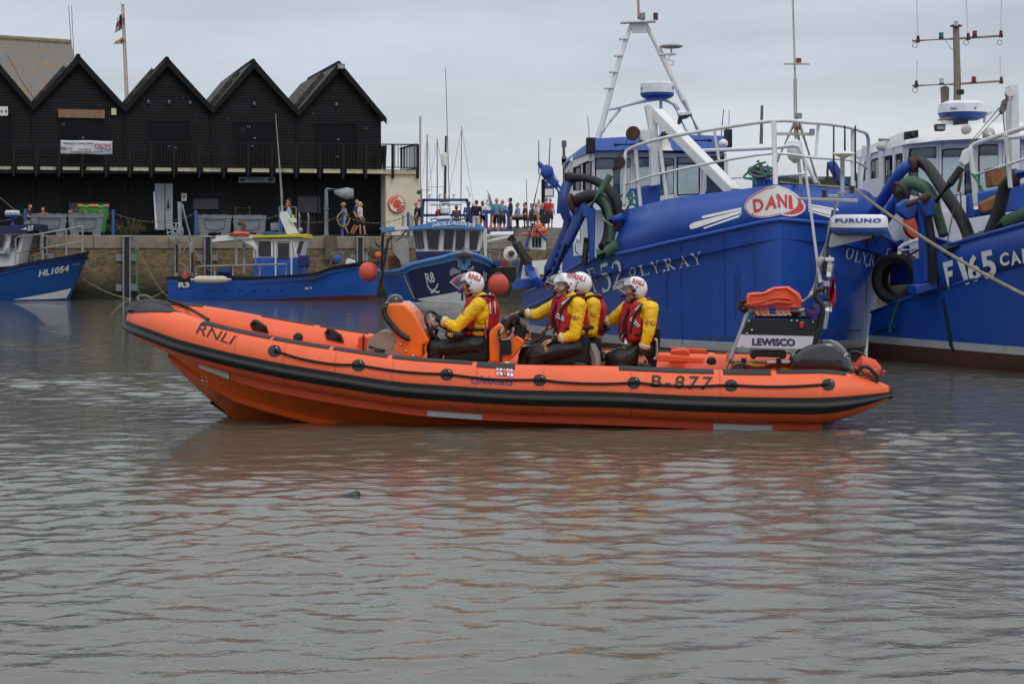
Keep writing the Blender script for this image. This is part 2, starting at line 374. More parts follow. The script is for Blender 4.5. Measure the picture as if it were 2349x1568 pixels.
# ------------------------------------------------------------------ figures: one continuous skin grown over a set of tapered limbs
def flesh(prims,voxel,mats,name,parent,wr=0.,wsc=14,iters=3,origin=None,ridged=False):
 """prims: (a, b, ra, rb, material index) limbs or (c, (x, y, z) radii, 3x3, material index) masses"""
 m=MB()
 for p in prims:
  if len(p)==5:
   a,b,ra,rb,k=p; a=Vector(a); b=Vector(b)
   m.ball(a,ra,10,8); m.ball(b,rb,10,8); m.cyl(a,b+(b-a).normalized()*1e-4,ra,rb,10)
  else:m.ball(p[0],p[1],14,10,p[2])
 me=bpy.data.meshes.new('tmp'); me.from_pydata([tuple(v)for v in m.V],[],m.F)
 bm=bmesh.new(); bm.from_mesh(me); bmesh.ops.recalc_face_normals(bm,faces=bm.faces); bm.to_mesh(me); bm.free()
 o=bpy.data.objects.new('tmp',me); COL.objects.link(o)
 md=o.modifiers.new('r','REMESH'); md.mode='VOXEL'; md.voxel_size=voxel; md.adaptivity=0
 md=o.modifiers.new('s','SMOOTH'); md.factor=.5; md.iterations=iters
 dg=bpy.context.evaluated_depsgraph_get(); ev=o.evaluated_get(dg); rm=bpy.data.meshes.new_from_object(ev)
 V=np.zeros(len(rm.vertices)*3); rm.vertices.foreach_get('co',V); V=V.reshape(-1,3)
 N=np.zeros(len(rm.vertices)*3); rm.vertices.foreach_get('normal',N); N=N.reshape(-1,3)
 if wr:
  for i in range(len(V)):
   q=Vector(V[i]); n1=noise.noise(q*wsc); n2=noise.noise(Vector((q.x*wsc*.9+q.z*7,q.y*wsc*.9,q.z*wsc*1.2-q.x*5))+Vector((9,2,4)))
   V[i]+=N[i]*wr*(n1*.7+(1-2*abs(n2))*.8)
 F=[tuple(p.vertices)for p in rm.polygons]
 out=MB(); out.V=[Vector(v)for v in V]; out.F=[list(f)for f in F]; out.mi=[0]*len(F)
 if isinstance(mats,(list,tuple))and len(mats)>1:
  C=np.array([V[list(f)].mean(0)for f in F]); best=np.full(len(F),1e9); mi=np.zeros(len(F),int)
  for p in prims:
   if len(p)==5:
    a=np.array(p[0]); b=np.array(p[1]); ab=b-a; t=np.clip(((C-a)@ab)/max(ab@ab,1e-9),0,1); d=np.linalg.norm(C-(a+t[:,None]*ab),axis=1)-(p[2]+(p[3]-p[2])*t); k=p[4]
   else:
    q=C-np.array(p[0]);
    if p[2]is not None:q=q@np.array(p[2])
    r=np.array(p[1]if hasattr(p[1],'__len__')else(p[1],)*3); d=(np.linalg.norm(q/r,axis=1)-1)*r.mean(); k=p[3]
   u=d<best; best[u]=d[u]; mi[u]=k
  out.mi=[int(x)for x in mi]
 bpy.data.objects.remove(o); bpy.data.meshes.remove(me); bpy.data.meshes.remove(rm)
 ob=out.build(name,mats,parent,smooth=180,origin=origin,fix=False); return out,ob
def basis(F,U):
 F=F.normalized(); S=U.cross(F).normalized(); U=F.cross(S); return F,S,U # forward, left, up
def rot3(F,S,U):return Matrix((F,S,U)).transposed()
def hand_prims(W,d,palm,size=1.,curl=35,k=0,spread=1.,thumb_side=1):
 """wrist point, pointing direction, palm-facing direction; five unequal jointed fingers"""
 d=d.normalized(); palm=(palm-d*palm.dot(d)).normalized(); side=palm.cross(d)*thumb_side; pr=[]
 pc=W+d*.05*size
 for x in(-.024,-.008,.008,.024):pr.append((W+d*.008*size+side*x*.7*size,W+d*.085*size+side*x*size,.0135*size,.0125*size,k))
 for x,ln,r in((.027,.070,.0085),(.009,.080,.009),(-.009,.074,.0085),(-.027,.058,.0075)):
  p=W+d*.088*size+side*x*size; a=0; q=(d+side*x*4*spread).normalized()
  for j,seg in enumerate((.45,.30,.25)):
   a+=R(curl*(.7,1.1,.7)[j]); dd=q*math.cos(a)+palm*math.sin(a); e=p+dd*ln*seg*size; pr.append((p,e,r*size*(1-.08*j),r*size*(.95-.1*j),k)); p=e
 p=W+d*.025*size+side*.026*size
 for seg,an in((.036,42),(.030,30),(.024,18)):
  dd=d*math.cos(R(an))+side*math.sin(R(an))*.9+palm*.35; dd.normalize(); e=p+dd*seg*size; pr.append((p,e,.0115*size,.0095*size,k)); p=e
 return pr
SKIN=M('skin','#c08b72',.5,var=.08,scale=12,spec=.35); SKIN2=M('skin_tanned','#a8735a',.5,var=.1,scale=12,spec=.35)
def head_prims(H,F,S,U,k=0,sc=1.):
 Rm=rot3(F,S,U)
 return[(H+U*.015*sc,(.098*sc,.078*sc,.108*sc),Rm,k),(H+F*.035*sc-U*.06*sc,(.055*sc,.052*sc,.055*sc),Rm,k),(H+F*.095*sc+U*.022*sc,H+F*.118*sc-U*.022*sc,.011*sc,.017*sc,k),(H+F*.07*sc-U*.1*sc,H+F*.078*sc-U*.095*sc,.024*sc,.02*sc,k),(H+F*.088*sc-U*.058*sc+S*.014*sc,H+F*.088*sc-U*.058*sc-S*.014*sc,.011*sc,.011*sc,k),(H+F*.084*sc+U*.042*sc+S*.03*sc,H+F*.084*sc+U*.042*sc-S*.03*sc,.012*sc,.012*sc,k),(H+S*.074*sc,(.022*sc,.012*sc,.032*sc),Rm,k),(H-S*.074*sc,(.022*sc,.012*sc,.032*sc),Rm,k),(H+S*.05*sc+F*.055*sc-U*.025*sc,(.035*sc,.03*sc,.035*sc),Rm,k),(H-S*.05*sc+F*.055*sc-U*.025*sc,(.035*sc,.03*sc,.035*sc),Rm,k)]
EYEW=M('eye_white','#b9b2aa',.3); EYED=M('eye_dark','#1d1613',.3); LIP=M('lip','#8d5145',.5)
def face(H,F,S,U,parent,sc=1.):
 for s_ in(1,-1):
  m=MB(); c=H+F*.083*sc+U*.022*sc+S*.031*sc*s_; m.ball(c,(.014*sc,.016*sc,.0095*sc),10,8,rot3(F,S,U)); e=m.build('eye',EYEW,parent)
  m=MB(); m.ball(c+F*.009*sc,(.007*sc,.0075*sc,.0075*sc),8,6,rot3(F,S,U)); m.build('iris',EYED,e)
  m=MB(); m.tube([c+U*.016*sc-S*.016*sc+F*.010*sc,c+U*.019*sc+F*.012*sc,c+U*.015*sc+S*.016*sc+F*.006*sc],.004*sc,6); m.build('eyebrow',M('hair_brown','#3a281c',.8,var=.3,scale=40),parent)
 m=MB(); m.tube([H+F*.091*sc-U*.056*sc+S*.022*sc,H+F*.1*sc-U*.056*sc,H+F*.091*sc-U*.056*sc-S*.022*sc],.0055*sc,6); m.build('mouth',LIP,parent)
# ------------------------------------------------------------------ water
def build_water():
 rng=np.random.RandomState(3)
 def axis(segs):
  a=[]
  for lo,hi,st in segs:a+=list(np.arange(lo,hi,st))
  return np.array(a)
 ys=np.concatenate([[-400,-120,-30,0,3,5],axis([(5.9,12,.031),(12,20,.046),(20,30,.075),(30,45,.16),(45,62,.3),(62,100,.6)]),[102,110,130,180,300,700,2000,6000]])
 xc=axis([(-4.6,4.6,.038)]); xr=np.concatenate([axis([(4.6,9,.065),(9,13,.15),(13,26,.5)]),[27,40,80,200,700,2500,6000]])
 xs=np.concatenate([-xr[::-1],xc,xr])
 X,Y=np.meshgrid(xs,ys); Z=np.zeros_like(X)
 n=170; lam=np.exp(rng.uniform(np.log(.105),np.log(1.1),n)); th=rng.normal(math.pi/2+.12,.85,n); ph=rng.uniform(0,2*math.pi,n)
 slope=.0136*np.where(lam<.34,1.,(.34/lam)**.8)
 patch=.85+.35*np.sin(X*.45+1.3*np.sin(Y*.31))*np.sin(Y*.37+.6)+.18*np.sin(X*1.1+Y*.8)
 for i in range(n):
  k=2*math.pi/lam[i]; a=slope[i]/k
  kx,ky=k*math.cos(th[i]),k*math.sin(th[i])
  fade=np.clip(1.4-np.maximum(np.abs(np.gradient(xs))[None,:],np.gradient(ys)[:,None])*3.2/lam[i],0,1)
  p=kx*X+ky*Y+ph[i]+.5*np.sin(.35*X+.2*Y+i)
  e1,e2,e3=rng.uniform(0,6.28,3); env=np.clip(.75+.8*np.sin(X*rng.uniform(.5,1.9)+e1+.7*np.sin(Y*.6+e3))*np.sin(Y*rng.uniform(.25,.9)+e2),0,1.6)
  Z+=a*fade*env*(np.sin(p)+.22*np.sin(2*p+.6))
 Z*=np.clip(patch,.35,1.5)
# wake spreading behind the lifeboat's stern and along its flank
 V=np.stack([X,Y,Z],-1).reshape(-1,3); ny,nx=X.shape
 idx=np.arange(ny*nx).reshape(ny,nx)
 F=np.stack([idx[:-1,:-1],idx[:-1,1:],idx[1:,1:],idx[1:,:-1]],-1).reshape(-1,4)
 me=bpy.data.meshes.new('water'); me.vertices.add(len(V)); me.vertices.foreach_set('co',V.ravel())
 me.loops.add(F.size); me.loops.foreach_set('vertex_index',F.ravel().astype(np.int32)); me.polygons.add(len(F)); me.polygons.foreach_set('loop_start',np.arange(0,F.size,4,dtype=np.int32))
 me.polygons.foreach_set('use_smooth',np.ones(len(F),bool)); me.update(calc_edges=True)
 m=bpy.data.materials.new('harbour_water'); m.use_nodes=True; nt=m.node_tree; L=nt.links.new; N=nt.nodes.new
 b=nt.nodes['Principled BSDF']; b.inputs['IOR'].default_value=1.333; b.inputs['Roughness'].default_value=.012
 tc=N('ShaderNodeTexCoord')
 nn=N('ShaderNodeTexNoise'); nn.inputs['Scale'].default_value=.25; nn.inputs['Detail'].default_value=4; L(tc.outputs['Object'],nn.inputs['Vector'])
 mx=N('ShaderNodeMix'); mx.data_type='RGBA'; L(nn.outputs[0],mx.inputs[0]); mx.inputs[6].default_value=(*lin('#57564a'),1); mx.inputs[7].default_value=(*lin('#656458'),1)
 L(mx.outputs[2],b.inputs['Base Color'])
 prev=None
 for sc_,st,dist,stretch in((4.5,.4,.012,(1,1.7,1)),(13,.5,.0055,(1,1.5,1))):
  mp=N('ShaderNodeMapping'); mp.inputs['Scale'].default_value=stretch; L(tc.outputs['Object'],mp.inputs[0])
  t=N('ShaderNodeTexNoise'); t.inputs['Scale'].default_value=sc_; t.inputs['Detail'].default_value=3; t.inputs['Distortion'].default_value=.6; L(mp.outputs[0],t.inputs['Vector'])
  bp=N('ShaderNodeBump'); bp.inputs['Strength'].default_value=st; bp.inputs['Distance'].default_value=dist; L(t.outputs[0],bp.inputs['Height'])
  if prev:L(prev.outputs[0],bp.inputs['Normal'])
  prev=bp
 L(prev.outputs[0],b.inputs['Normal'])
 me.materials.append(m); o=bpy.data.objects.new('water',me); COL.objects.link(o); tag(o,'grey green rippled harbour water','water',kind='structure')
build_water()
ROPEG=M('rope_green','#2f8a74',.85,var=.3,bump=.5,bscale=60); ROPET=M('rope_tan','#8a7f6a',.9,var=.25,bump=.5,bscale=70)
# ------------------------------------------------------------------ quay: everything on the far side is set out along one line
QA=R(16.5); QD=Vector((math.cos(QA),math.sin(QA),0)); QN=Vector((math.sin(QA),-math.cos(QA),0)) # along the quay, out over the water
FA=P(178,535,93.5); FA.z=0 # a point of the huts' front
QP0=FA+QN*7.2 # a point of the quay edge
QZ=3.06
def FP(u,v,o=0.):return PLN(u,v,FA+QN*o,QN) # on the huts' front, o metres before it
def QE(u,v,o=0.):return PLN(u,v,QP0+QN*o,QN) # on the quay wall face
def QG(u,o): # standing point on the quay, o metres behind its edge
 p=PLN(u,540,QP0-QN*o,QN); p.z=QZ; return p
def along(s,o,z):return QP0+QD*s+QN*o+Vector((0,0,z))
def brick_mat():
 m=bpy.data.materials.new('yellow_stock_brick'); m.use_nodes=True; nt=m.node_tree; L=nt.links.new; N=nt.nodes.new; b=nt.nodes['Principled BSDF']
 tc=N('ShaderNodeTexCoord'); mp=N('ShaderNodeMapping'); mp.inputs['Rotation'].default_value=(R(90),0,0); L(tc.outputs['Object'],mp.inputs[0])
 bt=N('ShaderNodeTexBrick'); L(mp.outputs[0],bt.inputs['Vector']); bt.inputs['Scale'].default_value=1; bt.inputs['Brick Width'].default_value=.26; bt.inputs['Row Height'].default_value=.105; bt.inputs['Mortar Size'].default_value=.012
 bt.inputs['Color1'].default_value=(*lin('#8a7149'),1); bt.inputs['Color2'].default_value=(*lin('#54473a'),1); bt.inputs['Mortar'].default_value=(*lin('#6d675c'),1); bt.inputs['Bias'].default_value=-.1
 n=N('ShaderNodeTexNoise'); n.inputs['Scale'].default_value=.9; n.inputs['Detail'].default_value=8; n.inputs['Roughness'].default_value=.7; L(tc.outputs['Object'],n.inputs['Vector'])
 n2=N('ShaderNodeTexNoise'); n2.inputs['Scale'].default_value=6; n2.inputs['Detail'].default_value=4; L(tc.outputs['Object'],n2.inputs['Vector'])
 hs=N('ShaderNodeHueSaturation'); L(bt.outputs[0],hs.inputs['Color']); mr=N('ShaderNodeMapRange'); mr.inputs[3].default_value=.45; mr.inputs[4].default_value=1.6; L(n2.outputs[0],mr.inputs[0]); L(mr.outputs[0],hs.inputs['Value'])
 sep=N('ShaderNodeSeparateXYZ'); L(tc.outputs['Object'],sep.inputs[0])
# weed and slime below the high tide mark
 ad=N('ShaderNodeMath'); ad.operation='MULTIPLY_ADD'; L(n.outputs[0],ad.inputs[0]); ad.inputs[1].default_value=1.3; L(sep.outputs[2],ad.inputs[2])
 tr=N('ShaderNodeMapRange'); tr.inputs[1].default_value=1.0; tr.inputs[2].default_value=2.0; L(ad.outputs[0],tr.inputs[0])
 mx=N('ShaderNodeMix'); mx.data_type='RGBA'; L(tr.outputs[0],mx.inputs[0]); mx.inputs[6].default_value=(*lin('#2a2a22'),1); L(hs.outputs[0],mx.inputs[7]); L(mx.outputs[2],b.inputs['Base Color'])
 b.inputs['Roughness'].default_value=.9
 bp=N('ShaderNodeBump'); bp.inputs['Strength'].default_value=.8; bp.inputs['Distance'].default_value=.02; L(bt.outputs['Fac'],bp.inputs['Height']); bp.invert=True; L(bp.outputs[0],b.inputs['Normal'])
 return m
CONC=M('quay_concrete','#8a8070',.9,var=.2,scale=1.2,bump=.3,bscale=14,dirt='#574d40',dscale=1.4,damt=.45)
CONC2=M('quay_paving','#7d7a73',.9,var=.2,scale=.8,dirt='#5a574f')
# quay_wall frame: local X along the quay so that the bricks run along it
qroot=thing('quay_wall','long yellow brick harbour wall with a weathered concrete coping and weed stained foot','harbour wall',along(0,0,0))
qroot.rotation_euler=(0,0,QA)
def qlocal(name,mb,mats,**k):
 Rm=Matrix.Rotation(-QA,3,'Z'); mb.V=[Rm@(v-ORG[qroot.name])+ORG[qroot.name]for v in mb.V]; return mb.build(name,mats,qroot,**k)
def qbox(mb,s0,s1,o0,o1,z0,z1):
 c=[along(s,o,z)for z in(z0,z1)for s,o in((s0,o0),(s1,o0),(s1,o1),(s0,o1))]; return mb.hexa(c)
mb=MB(); qbox(mb,-60,260,-1,0,-3,2.42); qlocal('brick_face',mb,brick_mat(),smooth=0)
mb=MB(); random.seed(3); s=-60
while s<70:
 l=random.uniform(3.2,4.2); qbox(mb,s,s+l-.02,-1.1,.05+random.uniform(-.01,.01),2.43,QZ); s+=l
qbox(mb,70,260,-1.1,.05,2.43,QZ); qlocal('coping',mb,CONC,smooth=0,bevel=.03)
mb=MB(); qbox(mb,-90,300,-90,-1.05,QZ-1.0,QZ-.004); q=mb.build('quay_pavement',CONC2,smooth=0); tag(q,'concrete quay top behind the harbour wall','pavement',kind='structure')
# fender piles bolted to the wall
PILE=M('weathered_pile','#26272a',.8,var=.35,scale=3,dirt='#4a4a48',stretch=(1,1,.25)); STEELG=M('galvanised_steel','#8f9396',.5,.6,var=.2,scale=5,dirt='#6a5d4f',damt=.2)
for i,(ua,ub,lb)in enumerate(((91,109,'black fender pile behind the bow rail of the boat at far left'),(280,299,'black fender pile on bare brick wall between the two blue boats'),(466,485,'black fender pile on brick wall behind the mast with the spoked wheel'),(815,832,'black fender pile on brick wall beside the curved grey pipe'))):
 base=QE((ua+ub)/2,690); base.z=-1
 r=thing('fender_pile',lb,'fender pile',base,'fender piles along the harbour wall')
 m1=MB(); a=QE(ua,545); b=QE(ub,545)
 c=[Vector((p.x,p.y,z))for z in(-1.2,3.0)for p in(a+QD*.09,b-QD*.09,b-QD*.09+QN*.3,a+QD*.09+QN*.3)]; m1.hexa(c); m1.build('timber_face',PILE,r,bevel=.02)
 m2=MB()
 for e,sg in((a,1),(b,-1)):
  c=[Vector((p.x,p.y,z))for z in(-1.2,3.02)for p in(e+QN*.055,e+QD*.08*sg+QN*.055,e+QD*.08*sg+QN*.33,e+QN*.33)]; m2.hexa(c)
 m2.build('steel_channel',STEELG,r)
 m3=MB()
 for z in(2.0,.55):
  m3.beam(a-QD*.3+QN*.07+Vector((0,0,z-a.z)),b+QD*.3+QN*.07+Vector((0,0,z-b.z)),.06,.34)
 m3.build('bracket',STEELG,r)
 m4=MB(); c=[Vector((p.x,p.y,z))for z in(3.0,3.05)for p in(a,b,b+QN*.36,a+QN*.36)]; m4.hexa(c); m4.build('cap',M('pale_cap','#b7b4aa',.8),r)
# ------------------------------------------------------------------ black huts
BOARD=M('black_weatherboard','#0a0b0f',.66,var=.45,scale=2.5,spec=.25,dirt='#20242a',dscale=1.1,stretch=(.6,.6,3))
BOARD2=M('black_board_trim','#121417',.7,var=.3,scale=4,spec=.25)
BDOOR=M('black_plank_door','#0d0e12',.7,var=.3,spec=.2,scale=3,stretch=(8,8,.5))
SLATE=M('dark_slate','#3a3c40',.75,var=.3,scale=6,dirt='#6d6640',dscale=2)
LSTONE=M('lichen_slate','#716e68',.85,var=.25,scale=9,dirt='#8f6c38',dscale=1.6,damt=.42,wave=('Z',.22,.02,'SAW'))
WHITE=M('white_paint','#d9d9d6',.5,var=.06,scale=3,dirt='#a9a69c',dscale=3,damt=.15)
CREAM=M('cream_render','#d8cfb6',.85,var=.07,scale=1.5,bump=.15,bscale=25,dirt='#b3a688',dscale=1.3,damt=.25)
STAINED=M('stained_white_beam','#c9c0a0',.8,var=.15,scale=4,dirt='#2a2822',dscale=2.2,damt=.42)
def fquad(mb,pts,o0,o1): # outline on the huts' front, thickness from o0 to o1 metres before it
 f=[FP(u,v,0)for u,v in pts]; return mb.prism([p+QN*o0 for p in f],QN*(o1-o0))
def frect(mb,u0,v0,u1,v1,o0,o1):return fquad(mb,[(u0,v0),(u1,v0),(u1,v1),(u0,v1)],o0,o1)
peaks=[(-24,121),(179,127.6),(383,134),(581,139),(777,144)]
valls=[(-126,250),(75.8,255),(286.7,259.4),(486.7,262.7),(682,268.5),(884,274.5)]
hl=['black weatherboarded hut cut by the left edge, with a white sign','black gabled hut with the long brown board over its upper door','black gabled hut with three small white lamps on its gable','black gabled hut numbered 15 above the small oyster store sign','black gabled hut with a floodlight at its peak, at the open end of the row']
doors_up=[[(-60,262,27,388)],[(140,274,237,388)],[(343,279,437,388)],[(541,282,630,388)],[(727,285,818,388)]]
doors_lo=[[(-40,408,23,530)],[(147,408,205,533),(205,408,286,533)],[(300,408,350,533),(395,410,440,533)],[(541,420,632,532)],[(730,414,790,532),(792,414,868,532)]]
hut_roots=[]
BACK=-QN*9.5
for i in range(5):
 (pu,pv),(a,av),(b,bv)=peaks[i],valls[i],valls[i+1]
 base=FP(pu,535); base.z=QZ
 r=thing('black_hut',hl[i],'hut',base,'black gabled huts in a row'); hut_roots.append(r)
 right=874 if i==4 else b
 A=FP(a,av); B=FP(right,bv+(6 if i==4 else 0)); pk=FP(pu,pv+8)
 zb=QZ-.05
 low=[Vector((A.x,A.y,zb)),Vector((B.x,B.y,zb))]
 m=MB(); m.prism([low[0],low[1],B,pk,A],BACK);
 z=zb; am=(A.z+B.z)/2
 while z<pk.z-.2: # lapped weatherboards, each course standing proud at its foot
  def xs(zz):k=max(0,(zz-A.z)/(pk.z-A.z)); k2=max(0,(zz-B.z)/(pk.z-B.z)); return[Vector((*(A.lerp(pk,k)if zz>A.z else A).xy,zz)),Vector((*(B.lerp(pk,k2)if zz>B.z else B).xy,zz))]
  a0,b0=xs(z); a1,b1=xs(min(z+.155,pk.z-.02)); m.add([a0+QN*.04,b0+QN*.04,b1+QN*.012,a1+QN*.012,a0,b0,b1,a1],[(0,1,2,3),(0,4,5,1),(0,3,7,4),(1,5,6,2)]); z+=.155
 m.build('wall',BOARD,r,smooth=0)
# roof slopes with bargeboards
 m=MB(); T=FP(pu,pv-2); a2=FP(a,av-14); b2=FP(b,bv-(14 if i<4 else 0))
 for e in(a2,b2):
  n_=(T-e).normalized().cross(QN); n_=n_ if n_.z>0 else-n_
  m.hexa([e+QN*.3-n_*.13,T+QN*.3-n_*.13,T+BACK-n_*.13,e+BACK-n_*.13,e+QN*.3,T+QN*.3,T+BACK,e+BACK])
 m.build('roof',SLATE,r,smooth=0)
 if i>0: # slates relaid over the left slope behind the verge
  e=a2; n_=(T-e).normalized().cross(QN); n_=n_ if n_.z>0 else-n_
  m=MB(); e1=e.lerp(T,.08); e2=e.lerp(T,.78)
  m.hexa([e1-QN*1.4+n_*.02,e2-QN*1.4+n_*.02,e2-QN*8+n_*.02,e1-QN*8+n_*.02,e1-QN*1.4+n_*.24,e2-QN*1.4+n_*.24,e2-QN*8+n_*.24,e1-QN*8+n_*.24])
  m.build('roof_panel',M('weathered_felt','#33322f',.8,var=.3,scale=3,dirt='#8d8a80',damt=.3),r,smooth=0)
 m=MB()
 for(eu,ev)in((a,av),(b,bv)):
  fquad(m,[(pu,pv),(eu,ev-(16 if not(i==4 and eu==b)else 2)),(eu,ev+(0 if not(i==4 and eu==b)else 12)),(pu,pv+19)],.3,.38)
 m.build('bargeboard',BOARD2,r,smooth=0)
 m=MB(); k=FP(pu,pv+1,.15); m.cyl(FP(pu,pv+1,.42),k-QN*9,.13,n=8); m.build('ridge_tile',BOARD2,r)
 for(u0,v0,u1,v1)in doors_up[i]+doors_lo[i]:
  m=MB(); frect(m,u0,v0,u1,v1,.03,.1); d=m.build('door',BDOOR,r,smooth=0)
  m=MB(); frect(m,u0-3,v0-4,u1+3,v0,.03,.13); frect(m,u0-3,v0,u0,v1,.03,.13); frect(m,u1,v0,u1+3,v1,.03,.13); frect(m,(u0+u1)/2-.5,v0,(u0+u1)/2+.5,v1,.095,.115); m.build('door_frame',BOARD2,d,smooth=0)
 m=MB(); frect(m,a-3,av+10,a+3,530,.0,.12); m.build('downpipe',BOARD2,r,smooth=0)
# numbers and handles on the hut doors
DOORPALE=M('door_number_paint','#8b8f93',.6)
def fmark(u0,v0,u1,v1,o,mat,parent,name='handle'):m=MB(); frect(m,u0,v0,u1,v1,o,o+.03); return m.build(name,mat,parent,smooth=0)
def ftext(s,u0,v0,u1,v1,o,mat,parent,name='lettering',bold=0.,shear=0.,serif=False):
 m=MB(); bl=FP(u0,v1,o); br=FP(u1,v1,o); text3d(m,s,bl,br,FP(u0,v0,o)-bl,bold,shear,serif=serif); return m.build(name,mat,parent,smooth=0,fix=False)
ftext('13',143,283,148,288,.12,DOORPALE,hut_roots[1]); ftext('15',567,288,574,293,.12,DOORPALE,hut_roots[3]); ftext('15',553,292,561,304,.12,M('faded_number','#33404a',.8),hut_roots[3]); ftext('14',835,292,843,297,.05,M('faded_number2','#5a5d60',.8),hut_roots[4])
for u,v,i in((190,316,1),(583,317,3),(578,335,3),(774,320,4),(773,360,4),(385,336,2),(401,339,2)):fmark(u-2,v-1.2,u+3,v+1.2,.12,STEELG,hut_roots[i])
# pale streaks left by gulls
rs=random.Random(5)
for i in range(1,5):
 m=MB()
 for k in range(9):
  u=rs.uniform(valls[i][0]+20,valls[i+1][0]-20); v=rs.uniform(215,380); h=rs.uniform(.8,2.5); wd=rs.uniform(.5,1.2); frect(m,u,v,u+wd,v+h,.135,.14)
 m.build('droppings',M('chalky_white','#8d949b',.9),hut_roots[i],smooth=0)
# fittings on the fronts, each a thing of its own
BULK=M('lamp_housing','#c9c9c2',.4)
for u,v,lb in((340,233,'leftmost of the three white lamps on the gable'),(387.5,234,'middle one of the three white lamps on the gable'),(436,235.5,'rightmost of the three white lamps on the gable'),(583,238,'small white lamp on the gable of hut 15'),(771.5,240,'small white lamp on the gable below the floodlight')):
 r=thing('bulkhead_lamp',lb,'wall lamp',FP(u,v,0),'white lamps on the hut gables')
 m=MB(); frect(m,u-2.2,v-3.5,u+2.2,v+4,.02,.12); m.build('housing',BULK,r,bevel=.02)
 m=MB(); m.ball(FP(u,v+.5,.14),(.075,.05,.11)); m.build('lens',M('lamp_lens','#5d6064',.2),r)
r=thing('floodlight','grey floodlight under the peak of the last black hut','floodlight',FP(777,154,.4))
m=MB(); fquad(m,[(770,149),(786,149),(786,162),(770,161)],.42,.62); m.build('housing',M('grey_metal_dark','#6d7072',.5,.4),r,bevel=.02)
m=MB(); fquad(m,[(772,152),(784,152),(783,159.5),(772,159)],.625,.64); m.build('lens',M('flood_lens','#9aa0a3',.15),r)
r=thing('board','long plain brown wooden board over the upper door of hut 13','sign board',FP(186,272,.14)); m=MB(); fquad(m,[(133,251),(239.5,253),(240,272),(133.5,270)],.14,.19); m.build('panel',M('brown_ply','#8a6a55',.8,var=.25,scale=3,dirt='#4a3a30'),r,smooth=0)
r=thing('alarm_box','cream alarm box beside the brown board on hut 13','alarm box',FP(260,264)); m=MB(); frect(m,255,249,266.5,264.5,.02,.16); m.build('case',CREAM,r,bevel=.02)
r=thing('sign','white sign at the left edge of the picture on the first hut','sign',FP(0,266)); m=MB(); frect(m,-40,245,18,266,.14,.17); m.build('panel',WHITE,r,smooth=0)
m=MB()
for du in(2,12):frect(m,du-1,254,du+4,257,.174,.178); frect(m,du,257,du+.8,261,.174,.178); frect(m,du+2.5,257,du+3.3,261,.174,.178)
m.build('drawing',M('sign_dark','#3b3038',.7),r,smooth=0)
# balcony along the row
RAILB=M('black_rail','#15171a',.65,var=.25,scale=6,spec=.3)
bal=thing('balcony','black timber balcony running along the upper floor of the huts','balcony',FP(440,398,.8)); BO=1.5
def bpoly(pts,o0,o1,mb):return mb.prism([PLN(u,v,FA+QN*BO,QN)+QN*o0 for u,v in pts],QN*(o1-o0))
def bv_(u,v0,v1):return v0+(v1-v0)*u/960
m=MB(); bpoly([(-60,386),(895,389),(895,398),(-60,397)],-1.6,-.1,m); m.build('floor',BOARD2,bal,smooth=0)
m=MB()
ub=[u for u in(-20,31,83,135,189,243,297.5,347,399,457,513,569,624,679,733,787,839,901)]
for a_,b_ in zip(ub[:-1],ub[1:]):bpoly([(a_+9,bv_(a_,381,389)),(b_-6,bv_(b_,381,389)),(b_-6,bv_(b_,388,399)),(a_+9,bv_(a_,388,399))],-.09,-.05,m)
bpoly([(839,388),(955,389.5),(955,399),(839,398)],-.085,-.045,m)
m.build('edge_beam',STAINED,bal,smooth=0)
for u in ub+[958]:
 m=MB(); bpoly([(u-2.6,bv_(u,322,331)),(u+2.6,bv_(u,322,331)),(u+2.6,bv_(u,405,410)),(u-2.6,bv_(u,405,410))],-.1,.06,m); m.build('post',RAILB,bal,smooth=0)
m=MB()
for(v0,v1,w_)in((322,330.5,2.6),(374,383.5,2)):bpoly([(-60,bv_(-60,v0,v1)),(958,bv_(958,v0,v1)),(958,bv_(958,v0,v1)+w_),(-60,bv_(-60,v0,v1)+w_)],-.04,.07,m)
m.build('rail',RAILB,bal,smooth=0)
for a_,b_,kind in((-20,31,0),(31,135,1),(135,160,0),(243,347,1),(343,437,0),(437,540,1),(540,632,0),(632,725,1),(727,822,0),(822,839,1),(901,956,0)):
 u=a_+4; m=MB()
 while u<b_:
  bpoly([(u,bv_(u,323,332)),(u+1.5,bv_(u,323,332)),(u+1.5,bv_(u,376,386)),(u,bv_(u,376,386))],-.02,.02,m); u+=7.4
 if kind:
  for k in range(1,6):
   t0,t1=322+k*8.6,331+k*8.8; bpoly([(a_,bv_(a_,t0,t1)),(b_,bv_(b_,t0,t1)),(b_,bv_(b_,t0,t1)+1.5),(a_,bv_(a_,t0,t1)+1.5)],.022,.05,m)
 m.build('railing_panel',RAILB,bal,smooth=0)
m=MB(); e0=PLN(956,331,FA+QN*BO,QN); e1=PLN(956,386,FA+QN*BO,QN)
for k in range(12):
 d=-QN*(k*.35); m.beam(e0+d,e1+d,.05,.05)
m.beam(e0,e0-QN*4,.07,.09); m.beam(e1,e1-QN*4,.07,.09); m.build('end_rail',RAILB,bal,smooth=0)
m=MB(); bpoly([(884,331),(892,331),(886,389),(868,389)],-1.2,-1.1,m); bpoly([(889,331),(896,331),(893,389),(886,389)],-1.0,-.9,m); m.build('brace',RAILB,bal,smooth=0)
